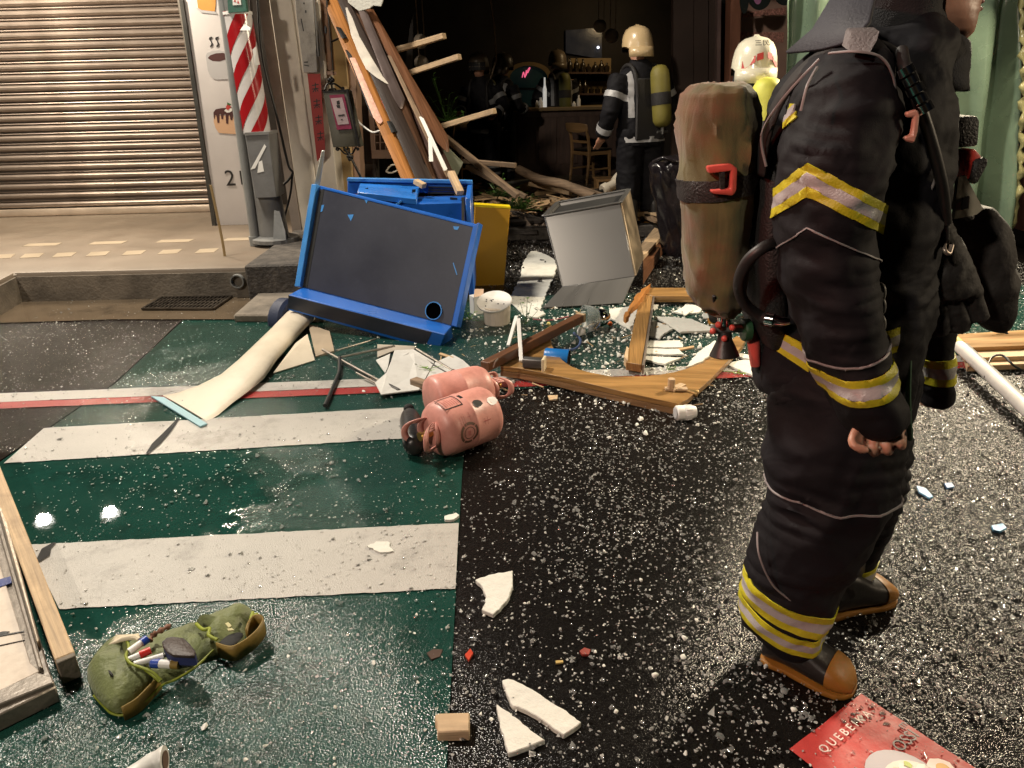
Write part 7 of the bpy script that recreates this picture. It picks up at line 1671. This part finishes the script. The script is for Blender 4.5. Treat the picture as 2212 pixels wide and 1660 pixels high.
# ------------------------------------------------------------------ the other firefighters, built about their own feet
def firefighter(label, base, yaw, scale, helmet_m, tank_m, arms, lean=0.0, tank_x=0.0, tank_dz=.09, detail=True, cloth=None, bandm=None, group=None, helmet_marks=None, neck_m=None, head_turn=0.0, bulk=1.0, leg_tape=True, cape=False):
    t = thing('person', label, 'person', base, group)
    Rz = Matrix.Rotation(yaw, 3, 'Z'); cloth = cloth or m_turn; bm_ = bandm or m_ts
    def X(x, y, z):
        x = x * (1 + (bulk - 1) * max(0, min(1, (1.52 - z) / .08)))
        y2 = y + lean * max(0, z - .85); return V(base) + Rz @ (V((x, y2, z)) * scale)
    def el(x, y, z, rx, ry, n=20): return [X(x + rx * math.cos(2 * math.pi * k / n), y + ry * math.sin(2 * math.pi * k / n), z) for k in range(n)]
    def tb(pts, rs, n=14): return M().tube([X(*p) for p in pts], [r * scale for r in rs], n)
    # body
    bd = [M().loft([el(0, .01, 1.44, .055, .06), el(0, .02, 1.50, .055, .06), el(0, .045, 1.54, .06, .075), el(0, .045, 1.60, .075, .095), el(0, .04, 1.68, .077, .098), el(0, .03, 1.74, .06, .08), el(0, .03, 1.77, .02, .03)]),
          M().loft([el(0, 0, .85, .15, .10), el(0, 0, 1.1, .15, .10), el(0, 0, 1.35, .18, .11), el(0, 0, 1.46, .08, .07)])]
    for a in arms:
        bd.append(tb(a, [.055, .042, .03]))
        w_, e_ = V(a[2]), V(a[1]); d_ = (w_ - e_).normalized()
        bd.append(M().loft([[X(*(w_ + d_ * h + V((r * math.cos(2 * math.pi * k / 10), r * .6 * math.sin(2 * math.pi * k / 10), 0)))) for k in range(10)] for h, r in ((0, .03), (.05, .042), (.09, .04))]))
        for k in range(4): bd.append(tb([tuple(w_ + d_ * .08 + V(((k - 1.5) * .019, 0, 0))), tuple(w_ + d_ * .13 + V(((k - 1.5) * .019, .012, 0))), tuple(w_ + d_ * .155 + V(((k - 1.5) * .018, .035, 0)))], [.0095, .009, .008], 8))
        bd.append(tb([tuple(w_ + d_ * .02 + V((.03, 0, 0))), tuple(w_ + d_ * .06 + V((.05, .02, 0))), tuple(w_ + d_ * .09 + V((.045, .04, 0)))], [.011, .01, .009], 8))
    for s in (-1, 1): bd.append(tb([(s * .09, 0, .88), (s * .10, .01, .5), (s * .11, -.01, .1)], [.085, .06, .045]))
    nb_ = M(); nb_.ball(X(0, .145, 1.62), .016 * scale, 10, 8); bd.append(nb_)
    me = fuse(bd, .011 * scale, 3)
    def put(name, me, m, sm=75):
        me.transform(Matrix.Translation(-V(base))); return finish(name, me, m, t, V(base), smooth=sm)
    put('body', me, neck_m or m_skin)
    # jacket and trousers
    jk = [M().loft([el(0, 0, .76, .215, .165, 24), el(0, 0, .95, .205, .155, 24), el(0, -.005, 1.15, .205, .15, 24), el(0, -.01, 1.32, .215, .145, 24), el(0, -.005, 1.41, .18, .12, 24), el(0, .0, 1.47, .10, .095, 24), el(0, .01, 1.52, .082, .085, 24)])]
    for a in arms: jk.append(tb(a, [.092, .082, .068], 18))
    mj = fuse(jk, .013 * scale, 5); wrinkle(mj, .007, (8, 8, 10), seed=scale * 7 + yaw)
    tr = [tb([(s * .10, 0, .92), (s * .105, .01, .5), (s * .115, -.01, .14)], [.135, .12, .105], 18) for s in (-1, 1)]
    mt = fuse(tr, .013 * scale, 5); wrinkle(mt, .008, (7, 7, 10), seed=scale * 3 + yaw + 4)
    def zb(me, z0, z1, keep, nm='reflective_tape', m=None):
        s_ = strip_of(me, [(X(0, 0, z0), V((0, 0, 1))), (X(0, 0, z1), V((0, 0, -1)))], .005, keep)
        if len(s_.polygons): put(nm, s_, m or bm_)
    def inv(c): return (Rz.transposed() @ (c - V(base))) / scale
    zb(mj, .80, .85, lambda c: abs(inv(c).x) < .235, m=bm_)
    for z0 in ((.25, .34) if leg_tape else ()): zb(mt, z0, z0 + .035, None)
    for i, a in enumerate(arms):
        sh_, e_, w_ = V(a[0]), V(a[1]), V(a[2])
        for p, q, f in ((sh_, e_, .55), (e_, w_, .70)):
            d_ = (q - p).normalized(); c_ = p.lerp(q, f)
            wp = X(*c_); wd = Rz @ d_
            s_ = strip_of(mj, [(wp - wd * .028 * scale, wd), (wp + wd * .028 * scale, -wd)], .005, lambda c: (c - wp).length < .16 * scale)
            if len(s_.polygons): put('sleeve_tape', s_, bm_)
    # vertical shoulder tapes on the back
    for s in (-1, 1):
        pc_, nx_ = X(s * .15 - .02, 0, 0), Rz @ V((1, 0, 0)); pd_ = X(s * .15 + .02, 0, 0)
        s_ = strip_of(mj, [(pc_, nx_), (pd_, -nx_), (X(0, 0, 1.02), V((0, 0, 1))), (X(0, 0, 1.42), V((0, 0, -1)))], .005, lambda c: inv(c).y < -.02)
        if len(s_.polygons): put('back_tape', s_, bm_)
    put('jacket', mj, cloth); put('trousers', mt, cloth)
    for s in (-1, 1):
        boot(X(s * .115, -.12, 0), X(s * .125, .17, 0), t, X(s * .115, -.05, .25), hw=.055 * scale)
    # helmet
    Rt = Matrix.Rotation(head_turn, 3, 'Z'); hc_ = V((0, .035, 1.66))
    def H(x, y, z): q = Rt @ V((x, y, z)); return X(*(hc_ + q))
    def hel(s, z, n=30, back=0): return [H(.132 * s * math.cos(2 * math.pi * k / n), .162 * s * math.sin(2 * math.pi * k / n) - back * (math.sin(2 * math.pi * k / n) < -.3) * .0, z - (.085 * max(0, -math.sin(2 * math.pi * k / n)) ** 1.5 if z < .01 else 0)) for k in range(n)]
    sh_ = M().loft([hel(1.0, -.03), hel(1.04, -.026), hel(1.03, .0), hel(1.0, .03), hel(.93, .075), hel(.78, .115), hel(.52, .142), hel(.22, .153), hel(.03, .155)]).obj('helmet', helmet_m, t, smooth=50)
    M().loft([[H(x, y * 1.0, z + dz) for x, dz in ((-.02, 0), (.02, 0), (.012, .014), (-.012, .014))] for y, z in ((-.15, .045), (-.13, .085), (-.085, .128), (0, .152), (.085, .128), (.13, .085), (.15, .045))]).obj('helmet_comb', helmet_m, sh_, smooth=50)
    M().loft([[H(.14 * math.cos(R(a)), .17 * math.sin(R(a)), z) for a in range(200, 341, 10)] for z in (-.115, -.03)], cap=False, closed=False).obj('neck_guard', helmet_m, sh_, smooth=60).modifiers.new('s', 'SOLIDIFY').thickness = .006
    M().loft([[H(.137 * math.cos(R(a)), .168 * math.sin(R(a)), z) for a in range(25, 156, 10)] for z in (-.07, .03)], cap=False, closed=False).obj('visor', mat('smoke_visor', (.03, .03, .03), .15) if 'smoke_visor' not in bpy.data.materials else bpy.data.materials['smoke_visor'], sh_, smooth=60)
    if helmet_marks:
        for a0, a1, z0, z1, z2, z3 in helmet_marks:
            M().add([H(.1405 * math.cos(R(a0)), .1715 * math.sin(R(a0)), z0), H(.1405 * math.cos(R(a1)), .1715 * math.sin(R(a1)), z1), H(.133 * math.cos(R(a1)), .163 * math.sin(R(a1)), z2), H(.133 * math.cos(R(a0)), .163 * math.sin(R(a0)), z3)], [(0, 1, 2, 3)]).obj('red_flash', m_pr_red, sh_)
    if cape: M().loft([el(0, .0, 1.44, .17, .14, 24), el(0, .01, 1.50, .135, .145, 24), el(0, .03, 1.60, .118, .142, 24), el(0, .035, 1.63, .112, .138, 24)], cap=False).obj('neck_cape', m_hood, t, smooth=70)
    # tank, harness
    tk_ = M().lathe([(.03, -.02), (.07, .0), (.088, .04), (.09, .10), (.09, .42), (.084, .48), (.06, .52), (.02, .535)], X(tank_x, -.235, .86 + tank_dz), (X(tank_x * .8, -.225, 1.4 + tank_dz) - X(tank_x, -.235, .86 + tank_dz)), 26).obj('air_tank', tank_m, t, smooth=50)
    M().lathe([(.093, .18), (.094, .19), (.094, .28), (.093, .29)], X(tank_x, -.235, .86 + tank_dz), (X(tank_x * .8, -.225, 1.4 + tank_dz) - X(tank_x, -.235, .86 + tank_dz)), 26, cap=False).obj('tank_strap', m_strap, tk_, smooth=50)
    M().tube([X(tank_x, -.235, .85 + tank_dz), X(tank_x, -.235, .78 + tank_dz)], .018, 10).obj('tank_valve', m_steel, tk_, smooth=50)
    M().tube([X(tank_x - .05, -.235, .80 + tank_dz), X(tank_x + .05, -.235, .80 + tank_dz)], .012, 10).obj('valve_body', m_steel, tk_, smooth=50)
    M().prism([X(-.14, -.135, .82), X(.14, -.135, .82), X(.12, -.135, 1.36), X(-.12, -.135, 1.36)], Rz @ V((0, -.03, 0))).obj('backplate', m_strap, t, bev=.01)
    for s in (-1, 1):
        M().tube(spl([X(s * .11, -.15, 1.2), X(s * .12, -.13, 1.40), X(s * .125, -.02, 1.475), X(s * .125, .10, 1.40), X(s * .14, .15, 1.1)]), .02 * scale, 8).obj('shoulder_strap', m_strap, t, smooth=60)
    return t
m_hel_c = mat('cream_helmet', (.58, .43, .24), .28, var=.1, vs=6, coat=.3, dirt_or_light=.3, dirt_or_light_col=(.3, .2, .1)); m_hel_w = mat('ivory_helmet', (.74, .70, .55), .28, var=.06, coat=.3)
m_tank_y = mat('yellow_tank_cover', (.17, .145, .025), .6, var=.2, vs=5, bump=.2, dirt_or_light=.4, dirt_or_light_col=(.15, .12, .03)); m_tank_n = mat('neon_tank_cover', (.66, .66, .10), .55, var=.15, vs=14)
firefighter('firefighter in a cream helmet standing at the wrecked entrance, back turned, yellow air tank', G(1378, 486, IZ), R(24), 1.02, m_hel_c, m_tank_y,
            [[(-.20, 0, 1.38), (-.30, -.02, 1.08), (-.31, .12, .86)], [(.20, 0, 1.38), (.31, .02, 1.10), (.27, .22, .95)]], lean=.10, tank_x=.07, bulk=1.16, leg_tape=False)
bC = A(1603, 72, 4.75); sC = bC.z / 1.83
tC = firefighter('firefighter in a white helmet with red marks, neon yellow tank, behind the walking firefighter', (bC.x + .09, 4.75, 0), R(-14), sC, m_hel_w, m_tank_n,
            [[(-.20, 0, 1.38), (-.26, .06, 1.10), (-.18, .30, 1.05)], [(.20, 0, 1.38), (.26, .06, 1.10), (.18, .30, 1.05)]], lean=.08, tank_x=.09, tank_dz=.15, neck_m=m_skin, head_turn=R(12), cape=True, bulk=1.08,
            helmet_marks=[(220, 254, -.045, .004, .042, .012), (257, 273, .010, .022, .060, .050), (285, 300, .024, .010, .050, .060), (303, 328, .004, -.045, .012, .042)])
hlm = [c for c in tC.children if c.name.startswith('helmet')][0]
bb = [hlm.matrix_world @ v.co for v in hlm.data.vertices]
hcx = V((sum(p.x for p in bb), sum(p.y for p in bb), 0)) / len(bb); hzt = max(p.z + hlm.location.z + tC.location.z for p in hlm.data.vertices and [V(v.co) for v in hlm.data.vertices])
o = text('三民', 'helmet_lettering', V((tC.location.x - .005, 4.75 - .115, hzt - .045)), (1, -.1, 0), (0, .62, .78), .042, m_ink, tC)
o.parent = hlm; o.location = o.location - hlm.location
m_nst = m_ts
for ch in [c for c in tC.children if c.name.startswith('air_tank')]:
    for st_ in ch.children:
        if st_.name.startswith('tank_strap'): st_.data.materials[0] = m_ts
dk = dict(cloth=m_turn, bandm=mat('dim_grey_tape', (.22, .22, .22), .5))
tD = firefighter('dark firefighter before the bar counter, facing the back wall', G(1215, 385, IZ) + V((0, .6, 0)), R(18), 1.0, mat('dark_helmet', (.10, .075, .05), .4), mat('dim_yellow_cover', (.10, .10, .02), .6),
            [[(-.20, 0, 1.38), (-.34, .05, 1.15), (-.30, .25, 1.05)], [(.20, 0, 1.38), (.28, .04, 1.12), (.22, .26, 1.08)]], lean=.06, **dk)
def copy_tree(o, parent=None):
    c = o.copy(); COL.objects.link(c)
    if parent is not None: c.parent = parent
    for ch in list(o.children): copy_tree(ch, c)
    return c
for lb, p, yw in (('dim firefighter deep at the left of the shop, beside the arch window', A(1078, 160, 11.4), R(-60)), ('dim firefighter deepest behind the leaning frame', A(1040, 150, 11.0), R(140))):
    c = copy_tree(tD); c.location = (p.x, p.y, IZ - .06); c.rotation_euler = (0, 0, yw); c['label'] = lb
# ------------------------------------------------------------------ broken tempered glass over the road
m_glass = mat('broken_glass_crumbs', (.95, .96, .93), .05, var=.04, vs=60, bump=0, trans=.86, rv=.03)
m_glassw = mat('crazed_glass_pieces', (.92, .91, .86), .06, var=.08, vs=60, bump=0, trans=.66, rv=.04)
def dens(x, y):
    v = .5 + .5 * noise.noise(V((x * 1.6, y * 1.6, 4.0))) + .25 * noise.noise(V((x * 5, y * 5, 1.0)))
    base = .30 if x < -.25 else .30 + .95 * min(1, max(0, (x + .1) / 1.5))
    if x < -1.9 and y < 3.4: base *= .4
    return base * max(.08, v) * (1.0 if y < 4.2 else .7)
def place_glass(r, left=1.0):
    while True:
        x, y = r.uniform(-3.4, 4.2), .75 + 6.6 * r.uniform(0, 1) ** 1.35
        if abs(x) > .85 * y + .4: continue
        if .62 < x < 1.2 and y < 1.42 and r.uniform() < .8: continue
        if r.uniform() < dens(x, y) * (left if x < -.2 else 1.0): return (x, y, .010)
crumbs('glass_shards', 52000, lambda r: place_glass(r, .9), .0027, m_glassw, .4, seed=9)
crumbs('glass_shards', 20000, lambda r: place_glass(r, .4), .0052, m_glass, .36, seed=12)
crumbs('glass_shards', 5000, lambda r: place_glass(r, .3), .0046, m_glassw, .34, seed=13)
crumbs('glass_shards', 2500, lambda r: (r.normal(.4, 1.4), r.normal(6.4, .7), .004), .0055, m_glass, .7, seed=10)
